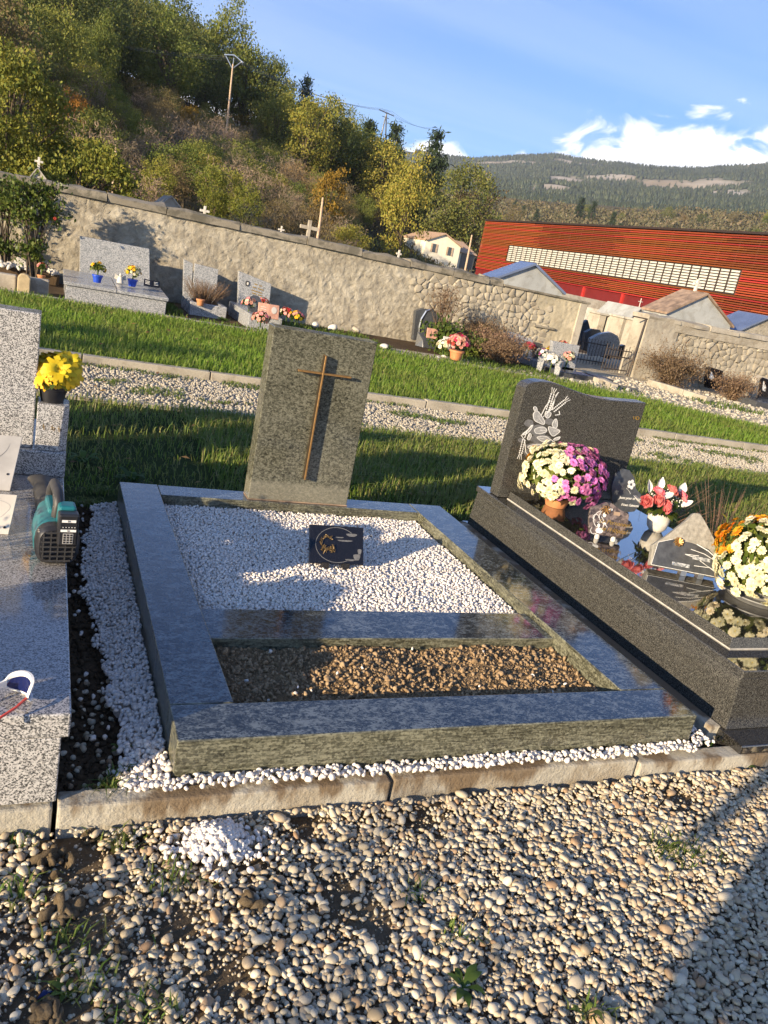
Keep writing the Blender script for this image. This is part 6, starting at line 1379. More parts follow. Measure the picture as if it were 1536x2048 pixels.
# ================================================================== OLD CEMETERY BEHIND THE WALL
def stele_behind(label, px, y, mat, d=.12, z0=0):
    xs = [Y(a, b, y) for a, b in px]; t = thing('headstone', label, 'headstone', (float(np.mean([p[0] for p in xs])), y, 0)); slabprism(t, 'slab', px, y, d, mat, z0); return t
stele_behind('grey headstone with a round shoulder seen in the gateway, nearest the left pier', [(1166, 700), (1172, 665), (1185, 658), (1200, 660), (1222, 690), (1222, 720)], 14.2, M['slate'])
stele_behind('wide grey headstone with an arched top seen in the gateway', [(1180, 712), (1182, 678), (1200, 668), (1222, 664), (1236, 672), (1240, 685), (1236, 712)], 13.6, M['pale_granite'])
stele_behind('small dark headstone with a rounded top in the gateway, right of the wide arched one', [(1236, 715), (1238, 692), (1250, 690), (1258, 700), (1258, 715)], 13.7, M['slate'])
stele_behind('black square headstone beside the gate post', [(1258, 720), (1260, 698), (1278, 700), (1278, 720)], 13.4, M['black_stone'])
stele_behind('dark narrow headstone against the left pier of the gateway', [(1160, 690), (1163, 648), (1176, 640), (1180, 655), (1180, 690)], 15, M['slate'])
def chapel(label, apex, left, right, y, depth, wallmat, roofmat, cross=None, eave=.06):
    """a tomb chapel: gable towards us, ridge running back"""
    a, l, r = Y(*apex, y), Y(*left, y), Y(*right, y); ze = (l[2]+r[2])/2; x0, x1 = l[0], r[0]; xa = a[0]; za = a[2]
    t = thing('tomb_chapel', label, 'tomb chapel', ((x0+x1)/2, y+depth/2, 0))
    m = MB(); m.prism([(x0, -.05), (x1, -.05), (x1, ze), (xa, za), (x0, ze)], (0, y, 0), (1, 0, 0), (0, 0, 1), (0, 1, 0), depth); m.build('walls', wallmat, t, world=True)
    for (xe) in (x0, x1):
        s = 1 if xe > xa else -1; dx = (xe-xa); dz = (ze-za); k = 1+eave; e = np.array([xa+dx*k, za+dz*k]); m = MB()
        m.hexa([(xa, y-eave, za+.004), (e[0], y-eave, e[1]+.004), (e[0], y+depth+eave, e[1]+.004), (xa, y+depth+eave, za+.004)][::s], [(xa, y-eave, za+.05), (e[0], y-eave, e[1]+.05), (e[0], y+depth+eave, e[1]+.05), (xa, y+depth+eave, za+.05)][::s]); m.build('roof_slope', roofmat, t, world=True)
    if cross:
        m = MB(); m.box(xa-.09, xa+.09, y+.05, y+.2, za+.03, za+.12).box(xa-.03, xa+.03, y+.09, y+.15, za+.12, za+cross).box(xa-.12, xa+.12, y+.092, y+.148, za+cross*.62, za+cross*.62+.06); m.build('finial_cross', M['stone_white'], t, .006, world=True)
    return t
def chapel_wide(label, apex, left, right, y, depth, wallmat, roofmat, cross=None): return chapel(label, apex, left, right, y, depth, wallmat, roofmat, cross)
c1 = chapel('grey cement tomb chapel with a zinc roof slope, sky sheen painted in, rising above the wall end', (1068, 531), (990, 556), (1124, 589), 13.0, .5, M['zinc_grey'], M['sky_sheen_zinc'])
c2 = chapel('tomb chapel with rusty roof, grey gable and a stone cross, above the right hand wall', (1412, 590), (1335, 622), (1460, 656), 12.9, .75, M['zinc_grey'], M['rust_roof'])
a = Y(1388, 588, 13.3); fx = thing('roof_cross', 'lichened stone cross standing on the ridge of the rusty roofed chapel', 'cross', tuple(a)); m = MB(); m.box(-.09, .09, -.09, .09, -.12, .03); m.build('pedestal', M['stone_white'], fx, .01)
m = MB(); m.box(-.035, .035, -.03, .03, .03, .32).box(-.11, .11, -.028, .028, .18, .245); m.build('cross', M['stone_white'], fx, .015)
c3 = chapel('tomb chapel at the right edge with a zinc roof in painted sky sheen', (1536, 636), (1475, 662), (1600, 690), 13.0, .9, M['crepi'], M['sky_sheen_zinc'])
c4 = chapel('cream tomb chapel gable peeping over the wall at the far left', (75, 338), (60, 356), (93, 362), 22, 2, M['pale_plaster'], M['pale_plaster'], None)
c5 = chapel('cream tomb chapel gable peeping over the middle of the wall', (343, 395), (322, 409), (362, 420), 24, 2, M['pale_plaster'], M['pale_plaster'], None)
c6 = chapel('pale tomb chapel with an open pediment seen through the gateway', (1212, 625), (1195, 650), (1228, 655), 21, 1.6, M['pale_plaster'], M['pale_plaster'], None)
c7 = chapel('white tomb chapel with spiked grey roof seen through the gateway', (1280, 618), (1258, 640), (1300, 645), 19, 1.6, M['pale_plaster'], M['zinc_grey'], None)
for k in range(6):
    q = Y(1278+k*4.2, 619+k*.9, 19.3); m = MB(); m.tube([q, q+[0, 0, .14]], .012, 4); m.build('roof_spike', M['iron'], c7, world=True)
q = Y(1277, 618, 19.2); m = MB(); m.tube([q, q+[0, 0, .32]], .014, 4); m.tube([q+[-.08, 0, .22], q+[.08, 0, .22]], .012, 4); m.build('iron_cross', M['stone_white'], c7, world=True)
def far_cross(label, px, py0, py1, y, mat, w=.06, arm=.14, flare=True):
    b, tt = Y(px[0], py0, y), Y(px[1], py1, y); hh = float(tt[2]-1.3); t = thing('grave_cross', label, 'cross', (b[0], y, 0)); m = MB(); m.box(-w*1.6, w*1.6, -w, w, 0, 1.3).box(-w/2, w/2, -w/2, w/2, 1.3, 1.3+hh); m.build('shaft', mat, t, .008)
    m = MB(); m.box(-arm, arm, -w*.45, w*.45, 1.3+hh*.58, 1.3+hh*.58+w); m.build('cross_arm', mat, t, .008); return t
q = Y(77, 338, 22); t = thing('roof_cross', 'white cross on the cream chapel gable at the far left', 'cross', tuple(q)); m = MB(); m.box(-.03, .03, -.03, .03, 0, .28); m.build('shaft', M['stone_white'], t, .006); m = MB(); m.box(-.1, .1, -.026, .026, .15, .2); m.build('cross_arm', M['stone_white'], t, .006)
far_cross('white trefoil cross above the wall left of centre', (409, 410), 425, 412, 20, M['stone_white'], .06, .12)
far_cross('small white cross tip above the wall, behind the plain headstone', (563, 564), 458, 452, 24, M['stone_white'], .05, .1)
far_cross('tall grey stone cross above the wall, beside a leaning post', (616, 619), 470, 440, 22, M['kerb_far'], .10, .27)
far_cross('white figure like cross above the wall near the white house', (797, 799), 512, 500, 24, M['stone_white'], .06, .09)
posy('flower_spray', 'red flower showing over the wall at the far left', Y(118, 382, 12.6), .07, 5, ['red'], 'flowers', None, .0, rb=.05)
m = MB(); yy = 26.; A, B = Y(1170, 640, yy), Y(1320, 660, yy)
bw2 = thing('boundary_wall', 'pale rear boundary wall of the old cemetery seen through the gateway', 'wall', (float((A[0]+B[0])/2), yy, 0)); m.box(A[0]-8, B[0]+9, yy, yy+.3, -.1, 1.42); m.build('wall_body', M['pale_plaster'], bw2, .01, world=True)
for a, b, yy, lab in (((1266, 690), (1290, 646), 17.2, 'cream rendered tomb wall with stepped edge in the gateway'), ((1232, 690), (1262, 640), 18.0, 'pale tomb front in the gateway behind the arched headstone'), ((1192, 660), (1214, 632), 20., 'weathered cream tomb front at the back of the gateway')):
    A, B = Y(a[0], a[1], yy), Y(b[0], b[1], yy); t = thing('tomb', lab, 'tomb', (float(A[0]+B[0])/2, yy, 0)); m = MB(); m.box(A[0], B[0], yy, yy+.6, -.05, B[2]); m.build('tomb_front', M['kerb_far'], t, .02, world=True); m = MB(); m.box(A[0]-.04, B[0]+.04, yy-.04, yy+.64, B[2], B[2]+.06); m.build('cornice', M['pale_plaster'], t, .01, world=True)
# ================================================================== HILLS AND MOUNTAIN
_hn = smoothnoise(8, f=.06); _mn = smoothnoise(9, f=.0042); _mn2 = smoothnoise(9, f=.016)
def hill_z(phi, r):
    el = np.interp(phi+1.7, [-80, -30, -3.5, 3, 6.9, 11, 13.3, 18.6, 22.7, 25, 26.5, 28, 32, 40, 80], [3, 6.5, 8.6, 8.2, 7.5, 6.5, 5.1, 4.3, 4.1, 3.2, 2.3, 1.6, .9, .6, .4])
    t = np.clip((r-23)/87, 0, None); z = (1.4+110*np.tan(np.radians(el)))*np.where(t < 1, t**(1.12+1.3*np.clip((phi-15)/6, 0, 1)), 1-.35*(t-1))
    x, y = r*np.sin(np.radians(phi)), r*np.cos(np.radians(phi)); return z*(1+.05*_hn(x, y))-.21+.35*_hn(x*3, y*3)*np.clip(t*3, 0, 1)*np.clip(el/6, 0, 1)
def scrub_z(phi, r):
    foot = 4.95+.105*(phi-25); t = np.clip((r-130)/300, 0, 1); e = .6+(foot-.6)*t**.8
    x, y = r*np.sin(np.radians(phi)), r*np.cos(np.radians(phi)); return r*np.tan(np.radians(e))+5.*_mn2(x*1.2, y*1.2)*t-.4
def mount_z(phi, r):
    sk = np.interp(phi, [-10, 5, 20, 25.7, 28, 30.9, 34, 37, 40, 43.5, 50, 60, 80], [5.5, 6.2, 6.9, 7.25, 7.8, 8.45, 8.55, 8.75, 9.1, 9.95, 10.6, 10.6, 9.5]); foot = 4.5+.10*(phi-25)
    t = (r-650)/1250; tt = np.clip(t, 0, 1); e = foot+(sk-foot)*tt**.85; z = r*np.tan(np.radians(e)); z = np.where(t > 1, 1900*np.tan(np.radians(sk))*(1-.5*(t-1)), z)
    x, y = r*np.sin(np.radians(phi)), r*np.cos(np.radians(phi)); return z+(14*_mn(x, y)+7*_mn2(x, y))*np.clip(tt*2.5, 0, 1)*np.clip((1-tt)*3+.25, 0, 1)
def polar(name, fn, p0, p1, r0, r1, np_, nr, mat, pw=1.):
    ph, rr = np.meshgrid(np.linspace(p0, p1, np_), r0+(r1-r0)*np.linspace(0, 1, nr)**pw); z = fn(ph, rr)
    V = np.stack([CAM[0]+rr*np.sin(np.radians(ph)), CAM[1]+rr*np.cos(np.radians(ph)), z], -1).reshape(-1, 3); i = np.arange(np_*nr).reshape(nr, np_)
    return link(name, fast_mesh(name, V, np.stack([i[:-1, :-1], i[:-1, 1:], i[1:, 1:], i[1:, :-1]], -1).reshape(-1, 4)[:, ::-1], mat, True), kind='structure')
def pol(phi, r, fn): return np.array([CAM[0]+r*math.sin(rad(phi)), CAM[1]+r*math.cos(rad(phi)), float(fn(np.array(phi), np.array(float(r))))])
polar('hillside', hill_z, -70, 60, 23, 170, 150, 70, M['hill_floor'])
polar('scrub_hill', scrub_z, 8, 75, 130, 640, 110, 60, ground('scrubby hillside', [(.055, .05, .022), (.095, .08, .04), (.15, .12, .065)], .05))
def polar_of(px, py, r=None):
    d = ray(px, py); ph = math.degrees(math.atan2(d[0], d[1])); te = d[2]/math.hypot(d[0], d[1])
    for r in np.arange(660, 1900, 8.):
        if float(mount_z(np.array(ph), np.array(r)))+5 >= CAM[2]+te*r: break
    return pol(ph, r, mount_z)[:2]
_mn3 = smoothnoise(8, f=.06)
OUT = [(*polar_of(px, py), a, b, k) for px, py, a, b, k in ((1139, 354, 34, 60, 1.), (1104, 368, 26, 40, 1.), (1240, 352, 60, 50, .8), (1330, 362, 60, 60, .95), (1400, 368, 70, 70, .95), (1445, 378, 50, 60, .8), (1160, 322, 90, 60, .7), (1060, 322, 130, 60, .85), (1000, 322, 90, 60, .8), (1195, 330, 50, 70, .7), (1500, 318, 60, 60, .7), (1215, 350, 50, 30, .7), (1040, 368, 60, 40, .6), (1210, 395, 40, 30, .6))]
def rock(x, y):
    m = 0
    for cx, cy_, a, b, k in OUT:
        ax = np.array([cx-CAM[0], cy_-CAM[1]]); ax = ax/np.linalg.norm(ax); dr = (x-cx)*ax[0]+(y-cy_)*ax[1]; dt = (x-cx)*ax[1]-(y-cy_)*ax[0]
        m = np.maximum(m, k*np.exp(-(dt/a)**2-(dr/b)**2))
    return np.clip((m*1.25+.38*_mn3(x, y)+.25*_mn2(x*2.3, y*2.3)-.34)*2.2, 0, 1)
def mountain_mat():
    t = NT('limestone mountain', .95, .1); v = t.world((1, 1, 2.2)); a = t.noise(v, .006, 8, .62); b = t.noise(v, .045, 6, .6)
    g = t.ramp(b, [(.35, (.055, .075, .04)), (.6, (.10, .115, .06)), (.75, (.18, .17, .11))])
    at = t.n.new('ShaderNodeAttribute'); at.attribute_name = 'outcrop'; k = t.math('MULTIPLY', at.outputs['Fac'], t.math('ADD', t.math('MULTIPLY', b, 1.2), .3))
    t.color(t.mix(k, g, t.ramp(a, [(.4, (.30, .24, .17)), (.6, (.46, .41, .34))]))); return t.m
mo = polar('mountain', mount_z, 2, 80, 645, 2500, 330, 170, mountain_mat())
_c = np.empty(len(mo.data.vertices)*3, np.float32); mo.data.vertices.foreach_get('co', _c); _c = _c.reshape(-1, 3); at_ = mo.data.attributes.new('outcrop', 'FLOAT', 'POINT'); at_.data.foreach_set('value', rock(_c[:, 0], _c[:, 1]).astype(np.float32))

def on_hill(px, py, fn=hill_z, r0=24, r1=170):
    d = ray(px, py); ph = math.degrees(math.atan2(d[0], d[1])); te = d[2]/math.hypot(d[0], d[1])
    for r in np.arange(r0, r1, .5):
        if float(fn(np.array(ph), np.array(r))) >= CAM[2]+te*r: return ph, r
    return ph, r1*.6

# ------------------------------------------------------------------ trees
def crown(seed, n_cl, per, size, cone=False, rx=.3, zc=.6, rz=.4, cr=.1, asp=.55, hollow=.35):
    g = np.random.default_rng(seed); C_ = []
    k = [(g.normal(size=3), g.uniform(0, 6)) for _ in range(6)]
    while len(C_) < n_cl:
        if cone:
            z = g.uniform(.14, 1)**.8; rr = rx*(1.04-z)**.8*g.uniform(.35, 1)*(1 if g.uniform() < .85 else 1.25); a = g.uniform(0, 6.28); C_.append((rr*math.cos(a), rr*math.sin(a), z))
        else:
            d = g.normal(size=3); d /= np.linalg.norm(d); u = g.uniform(hollow, 1)**.5; w = 1+.30*sum(math.sin(d@kk*2.1+p) for kk, p in k)/3
            C_.append(tuple(d*np.array([rx, rx, rz])*u*w+[0, 0, zc]))
    C_ = np.array(C_); P = np.repeat(C_, per, 0)+g.normal(0, cr*.5, (n_cl*per, 3))*[1, 1, .75]
    return cards(P, size, asp=asp, rng=g), C_
def trunk(C_, seed, h0=.3, r=.022, n=14):
    g = np.random.default_rng(seed); m = MB(); m.tube([(0, 0, -.04), (.01, 0, h0*.6), (0, .01, h0+.1), (.01, 0, min(.8, h0+.4))], [r, r*.8, r*.6, r*.2], 7)
    for c in C_[g.permutation(len(C_))[:n]]: m.tube([(0, 0, min(h0, c[2]*.5)), (c[0]*.5, c[1]*.5, c[2]*.72), tuple(c)], [r*.45, r*.3, r*.1], 4)
    return m
SPEC = {
 'oak': ('oak_tree', 'leaf_oak', 'olive green broadleaf tree on the wooded hillside', dict(n_cl=80, per=95, size=.027, rx=.33, zc=.58, rz=.42, cr=.11)),
 'dark': ('broadleaf_tree', 'leaf_dark', 'dark green broadleaf tree in the shady wood on the hillside', dict(n_cl=80, per=95, size=.027, rx=.33, zc=.56, rz=.44, cr=.11)),
 'yellow': ('broadleaf_tree', 'leaf_yellow', 'yellow green autumn tree on the hillside', dict(n_cl=65, per=85, size=.027, rx=.27, zc=.56, rz=.45)),
 'gold': ('broadleaf_tree', 'leaf_gold', 'small golden orange autumn tree among the hillside bushes', dict(n_cl=55, per=44, size=.038, rx=.3, zc=.55, rz=.42)),
 'rust': ('broadleaf_tree', 'leaf_rust', 'rusty brown autumn tree on the hillside', dict(n_cl=60, per=70, size=.028, rx=.3, zc=.56, rz=.42)),
 'pine': ('pine_tree', 'leaf_pine', 'dark pine tree on the hillside crest', dict(n_cl=80, per=24, size=.06, cone=True, rx=.25, cr=.07, asp=.25)),
 'bare': ('bush', 'twig', 'grey brown leafless bush on the lower hillside', dict(n_cl=90, per=22, size=.085, rx=.5, zc=.48, rz=.5, cr=.13, asp=.10, hollow=.25)),
 'brown': ('bush', 'leaf_rust', 'brown autumn bush on the lower hillside', dict(n_cl=75, per=60, size=.038, rx=.48, zc=.45, rz=.5, cr=.14, asp=.3, hollow=.15)),
 'green': ('bush', 'leaf_oak', 'olive green bush on the lower hillside', dict(n_cl=75, per=75, size=.036, rx=.48, zc=.45, rz=.5, cr=.14)),
}
PROTO = {}
GROUPS = {'oak': 'olive green trees of the hillside wood', 'dark': 'dark trees of the hillside wood', 'yellow': 'yellow green trees of the hillside', 'gold': 'golden trees of the hillside', 'rust': 'rusty trees of the hillside', 'pine': 'pines of the hillside', 'bare': 'leafless bushes of the hillside', 'brown': 'brown bushes of the hillside', 'green': 'green bushes of the hillside'}
for i, (k, (nm, mt, lab, kw)) in enumerate(SPEC.items()):
    PROTO[k] = []
    for s in range(3):
        (V, F), C_ = crown(100+i*7+s, **kw); tm = trunk(C_, 5+s, .12 if k in ('bare', 'brown', 'green') else .26, .012 if k in ('bare', 'brown', 'green') else .02)
        PROTO[k].append((tm.mesh('trunk', M['bark'], smooth=60), fast_mesh('crown', V, F, M[mt])))
def plant(kind, p, h, label=None, group=None, wide=1.):
    nm, mt, lab, _ = SPEC[kind]; tr, cr = PROTO[kind][int(RNG.integers(0, 3))]
    t = thing(nm, label or lab, 'bush' if nm == 'bush' else 'tree', p, RNG.uniform(0, 6.28), group=group or (None if label else GROUPS[kind]))
    t.scale = (h*wide, h*wide, h)
    link('trunk', tr, t); link('crown', cr, t); return t
def forest_line(u):
    return float(np.interp(u, [-200, 0, 150, 300, 450, 540, 600, 680, 760, 800], [290, 290, 205, 235, 262, 330, 390, 420, 460, 700]))
cnt = {'tree': 0, 'bush': 0}; rp = min(74., on_hill(453, 250)[1])
cand = []
for _ in range(5200):
    ph = RNG.uniform(-14, 29); r = math.sqrt(RNG.uniform(30**2, 112**2)); cand.append((ph, r))
cand = [(ph, RNG.uniform(103, 111)) for ph in np.arange(-12, 28.5, .55)]+cand
taken = []
for ph, r in cand:
    if cnt['tree'] >= 270 and cnt['bush'] >= 210: break
    p = pol(ph, r, hill_z); u, v, w = PR(p)
    if not (-160 < u < 1010) or v < -170 or v > 640: continue
    forest = v < forest_line(u); 
    if u > 930 and r < 60: continue
    if 700 < u < 1000 and v > 455: continue
    if u > 845 and v > 400 and not forest: continue
    dmin = (2.9 if r < 70 else 3.7) if forest else 2.0
    if any((p[0]-q[0])**2+(p[1]-q[1])**2 < dmin*dmin for q in taken): continue
    if not forest and abs(ph-24) < 3: continue
    if forest:
        if cnt['tree'] >= 270: continue
        x = RNG.uniform()
        if u < 560: kind = 'dark' if x < .42 else 'oak' if x < .9 else 'yellow' if x < .95 else 'rust'
        else: kind = 'oak' if x < .55 else 'yellow' if x < .86 else 'dark' if x < .96 else 'rust'
        if u > 560 and r > 90 and RNG.uniform() < .16: kind = 'pine'
        h = RNG.uniform(5.8, 9.0) if r > 70 else RNG.uniform(3.8, 6.)
        if u > 790: h *= .68
        if abs(u-458) < 60 and r < rp+3: continue
        plant(kind, p-[0, 0, .1], h, wide=RNG.uniform(.9, 1.25)); cnt['tree'] += 1
    else:
        if cnt['bush'] >= 210: continue
        x = RNG.uniform(); kind = 'bare' if x < .40 else 'brown' if x < .55 else 'green' if x < .92 else 'yellow' if x < .97 else 'gold'
        plant(kind, p-[0, 0, .1], RNG.uniform(1.5, 2.9)*(.7+.3*r/60), wide=RNG.uniform(.9, 1.3)); cnt['bush'] += 1
    taken.append(p)
print('trees', cnt)
# singled-out trees
def tree_at(kind, px, py_base, py_top, label, wide=1., r=None):
    ph, rr = on_hill(px, py_base) if r is None else (math.degrees(math.atan2(ray(px, py_base)[0], ray(px, py_base)[1])), r)
    p = pol(ph, rr, hill_z); d = ray(px, py_top); top = CAM[2]+rr*d[2]/math.hypot(d[0], d[1]); return plant(kind, p-[0, 0, .1], max(.5, float(top-p[2])), label, wide=wide)
tree_at('green', 265, 290, 192, 'slim green bush rising above the brown hillside bushes, left of the tall pole', .45)
tree_at('yellow', 425, 430, 320, 'yellow green tree standing just behind the wall left of centre', .9, 34)
tree_at('gold', 652, 440, 330, 'bright orange autumn tree beside the leaning post', .7, 46)
tree_at('yellow', 505, 370, 320, 'yellow bush in the middle of the brown thicket', 1.2, 48)
tree_at('pine', 866, 330, 258, 'tall dark pine rising above the right end of the wooded ridge', 1.0, 100)
tree_at('pine', 605, 240, 150, 'dark pine on the skyline left of the power pylon', .8, 108)
tree_at('dark', 915, 420, 318, 'dense dark tree at the right end of the wood, above the white house', 1.1, 90)
tree_at('rust', 955, 430, 345, 'russet tree at the foot of the ridge behind the red hall', 1., 95)
tree_at('yellow', 810, 440, 290, 'tall yellow green tree left of the white house', .8, 62)
for px, pb, pt, kd, lab in ((492, 185, 62, 'oak', 'tall olive green tree on the skyline, above the tall power pole'), (545, 200, 112, 'dark', 'dark rounded tree on the skyline right of the tall power pole'), (440, 160, 10, 'oak', 'tall olive green tree at the top of the ridge, left of the tall pole'), (520, 235, 130, 'dark', 'dark tree just right of the tall power pole')):
    tree_at(kd, px, pb, pt, lab, .85)
# the big walnut at the far left
(V, F), C_ = crown(900, 170, 110, .024, rx=.34, zc=.58, rz=.42, cr=.075)
d = ray(15, 330); ph = math.degrees(math.atan2(d[0], d[1])); p = pol(ph, 26., hill_z)
wn = thing('walnut_tree', 'large yellowing walnut tree behind the wall at the far left', 'tree', p); dt = ray(60, 95); h = CAM[2]+26*dt[2]/math.hypot(dt[0], dt[1])-p[2]
wn.scale = (h*.95, h*.95, h); trunk(C_, 3, .3, .03, 26).build('trunk', M['bark'], wn, smooth=60); link('crown', fast_mesh('crown', V, F, M['leaf_yellow']), wn)
d = ray(160, 340); ph = math.degrees(math.atan2(d[0], d[1])); p = pol(ph, 25., hill_z); (V, F), C_ = crown(901, 90, 110, .036, rx=.45, zc=.5, rz=.45, cr=.1)
wn = thing('walnut_tree', 'lower yellow green tree spreading to the right of the big walnut', 'tree', p); dt = ray(150, 255); h = CAM[2]+25*dt[2]/math.hypot(dt[0], dt[1])-p[2]
wn.scale = (h, h, h); trunk(C_, 3, .3, .03, 26).build('trunk', M['bark'], wn, smooth=60); link('crown', fast_mesh('crown', V, F, M['leaf_yellow']), wn)
# undergrowth covering the ground between the bushes
P = []
for _ in range(26000):
    ph = RNG.uniform(-14, 31); r = math.sqrt(RNG.uniform(25**2, 112**2)); P.append((ph, r))
P = np.array(P); z = hill_z(P[:, 0], P[:, 1]); XY = np.c_[CAM[0]+P[:, 1]*np.sin(np.radians(P[:, 0])), CAM[1]+P[:, 1]*np.cos(np.radians(P[:, 0]))]
V, F = cards(np.c_[XY, z+RNG.uniform(.0, .7, len(P))], .42, asp=.25); link('undergrowth', fast_mesh('undergrowth', V, F, leafmat('undergrowth', [(.06, .05, .025), (.09, .07, .035), (.045, .05, .018), (.11, .08, .045)], .2)), kind='stuff')
# scrub hill: bushes and small pines as one far mass
def far_mass(name, fn, p0, p1, r0, r1, n, size, mat, per, dens=None, cone=False):
    ph = RNG.uniform(p0, p1, n); r = np.sqrt(RNG.uniform(r0**2, r1**2, n)); x = CAM[0]+r*np.sin(np.radians(ph)); y = CAM[1]+r*np.cos(np.radians(ph)); z = fn(ph, r)
    if dens is not None: k = RNG.uniform(size=n) < dens(x, y, ph, r); x, y, z = x[k], y[k], z[k]
    k = seen(np.c_[x, y, z], 60); x, y, z = x[k], y[k], z[k]; n = len(x)
    if not cone:
        s = RNG.uniform(.6, 1.5, n)*size; P = np.repeat(np.c_[x, y, z], per, 0)+RNG.normal(0, .42, (n*per, 3))*np.repeat(s, per)[:, None]*[1, 1, .7]+np.c_[np.zeros((n*per, 2)), np.repeat(s*.5, per)]
        V, F = cards(P, np.repeat(s, per)*.43, asp=.6)
    else:
        s = RNG.uniform(.55, 1.3, n)*size; a = RNG.uniform(0, 6.28, n); m = 4; V = np.zeros((n, 2*m+1, 3)); b = np.c_[x, y, z]
        for j in range(m):
            t = a+6.283*j/m; rr = s*.26*RNG.uniform(.7, 1.25, n); V[:, j] = b+np.c_[rr*np.cos(t), rr*np.sin(t), s*.08]; t = t+.5; rr = s*.15*RNG.uniform(.6, 1.3, n); V[:, m+j] = b+np.c_[rr*np.cos(t), rr*np.sin(t), s*RNG.uniform(.45, .62, n)]
        V[:, 2*m] = b+np.c_[RNG.normal(0, .03, (n, 2))*s[:, None], s]; o = (np.arange(n)*(2*m+1))[:, None]; F = []
        for j in range(m): q = (j+1) % m; F += [np.array([j, q, m+j])+o, np.array([q, m+q, m+j])+o, np.array([m+j, m+q, 2*m])+o]
        V = V.reshape(-1, 3); F = np.concatenate(F)
    return link(name, fast_mesh(name, V, F, mat), kind='stuff')
M['scrub_leaf'] = leafmat('far scrub', [(.085, .085, .035), (.125, .105, .05), (.07, .075, .03), (.16, .125, .07)], .15)
far_mass('scrub', scrub_z, 22, 50, 180, 450, 4200, 2.4, M['scrub_leaf'], 15)
far_mass('dry_scrub', scrub_z, 22, 50, 180, 450, 3000, 2.0, M['scrub_leaf'], 12)
_sp = np.random.default_rng(5)
for _ in range(34):
    ph, r = _sp.uniform(25, 47), _sp.uniform(230, 430); kd = ('pine', 'oak', 'rust', 'dark', 'pine')[int(_sp.integers(0, 5))]
    plant(kd, pol(ph, r, scrub_z)-[0, 0, .3], _sp.uniform(5, 10), {'pine': 'dark pine on the scrubby slope above the red hall', 'oak': 'olive tree on the scrubby slope above the red hall', 'rust': 'russet tree on the scrubby slope above the red hall', 'dark': 'dark tree on the scrubby slope above the red hall'}[kd], {'pine': 'pines on the scrubby slope', 'oak': 'olive trees on the scrubby slope', 'rust': 'russet trees on the scrubby slope', 'dark': 'dark trees on the scrubby slope'}[kd], _sp.uniform(.8, 1.3))
clear = lambda x, y, ph, r: np.clip(1-1.25*rock(x, y), .03, 1)*np.clip(.55+.6*_mn2(x*2, y*2), .2, .9)
far_mass('mountain_forest', mount_z, 22, 50, 660, 1930, 60000, 7.2, leafmat('mountain conifers', [(.026, .044, .022), (.045, .062, .03), (.065, .078, .038), (.034, .05, .026)], .0), 0, clear, True)
ph = np.arange(22, 50, .045); r = RNG.uniform(1880, 1915, len(ph))

# ------------------------------------------------------------------ poles and wires
def pole(label, px, py_b, px_t, py_t, r, r0, mat, name='utility_pole'):
    db, dt = ray(px, py_b), ray(px_t, py_t); hb = math.hypot(db[0], db[1]); ht = math.hypot(dt[0], dt[1]); b = CAM+db*r/hb; tt = CAM+dt*r/ht
    t = thing(name, label, 'pole', b); m = MB(); m.tube([(0, 0, -1.), tuple((tt-b)*.5), tuple(tt-b)], [r0*1.2, r0, r0*.75], 8); m.build('pole', mat, t, smooth=50); return t, tt-b
t, e = pole('tall timber power pole with a forked crosshead on the hillside', 449, 300, 466, 128, rp, .095*rp/85, M['wood_pole'])
s = rp/85
m = MB(); m.tube([e+[-.9*s, 0, .55*s], e+[0, 0, .75*s], e+[.9*s, 0, .35*s]], .06*s, 5); m.tube([e+[-.75*s, 0, .5*s], e+[-.05*s, 0, -.35*s]], .05*s, 5); m.tube([e+[.75*s, 0, .38*s], e+[.05*s, 0, -.35*s]], .05*s, 5); m.tube([e+[0, 0, .75*s], e], .04*s, 5); m.build('crosshead', M['steel'], t)
m = MB()
for dx in (-.85, .0, .85): m.lathe([(.05*s, 0), (.07*s, -.1*s), (.03*s, -.2*s)], 6, tuple(e+[dx*s, 0, (.5 if dx < 0 else .7 if dx == 0 else .32)*s]))
m.build('insulator', M['slate'], t)
top1 = np.array(t.location)+e
pole('thin grey post standing just behind the wall at the left', 226, 388, 232, 290, 30, .05, M['wood_pole'], 'post')
pole('leaning pale post behind the wall, right of the grey stone cross', 636, 478, 646, 395, 28, .045, M['wood_pole'], 'post')
pole('thin pale post beside the white house', 931, 540, 944, 470, 40, .05, M['wood_pole'], 'post')
for a, b in ((758, 771), (770, 778)): pass
t, e = pole('distant power pylon with two legs on the ridge', 761, 276, 773, 226, 118, .09, M['slate'], 'power_pylon'); m = MB(); q = CAM+ray(771, 280)*118/math.hypot(*ray(771, 280)[:2])-np.array(t.location)
m.tube([q, e], .09, 6); m.build('leg', M['slate'], t); m = MB(); m.tube([e+[-1.1, 0, .15], e+[1.1, 0, -.1]], .07, 5); m.tube([e+[-.5, 0, -.5], e+[.5, 0, -.6]], .05, 5); m.build('crossarm', M['slate'], t)
top2 = np.array(t.location)+e
w = thing('power_line', 'thin power wires strung between the hillside pole and the pylon', 'wires', (top1+top2)/2)
far0 = CAM+ray(-60, 20)*rp*1.15/math.hypot(*ray(-60, 20)[:2]); far1 = CAM+ray(880, 262)*150/math.hypot(*ray(880, 262)[:2])
for dx in (-.8, 0, .8):
    m = MB()
    for A, B in ((far0, top1), (top1, top2), (top2, far1)):
        pts = [A*(1-u_)+B*u_+[dx*s, 0, .45*s-1.6*4*u_*(1-u_)*.5] for u_ in np.linspace(0, 1, 12)]; m.tube(pts, .012, 4, False)
    m.build('wire', M['slate'], w, world=True)

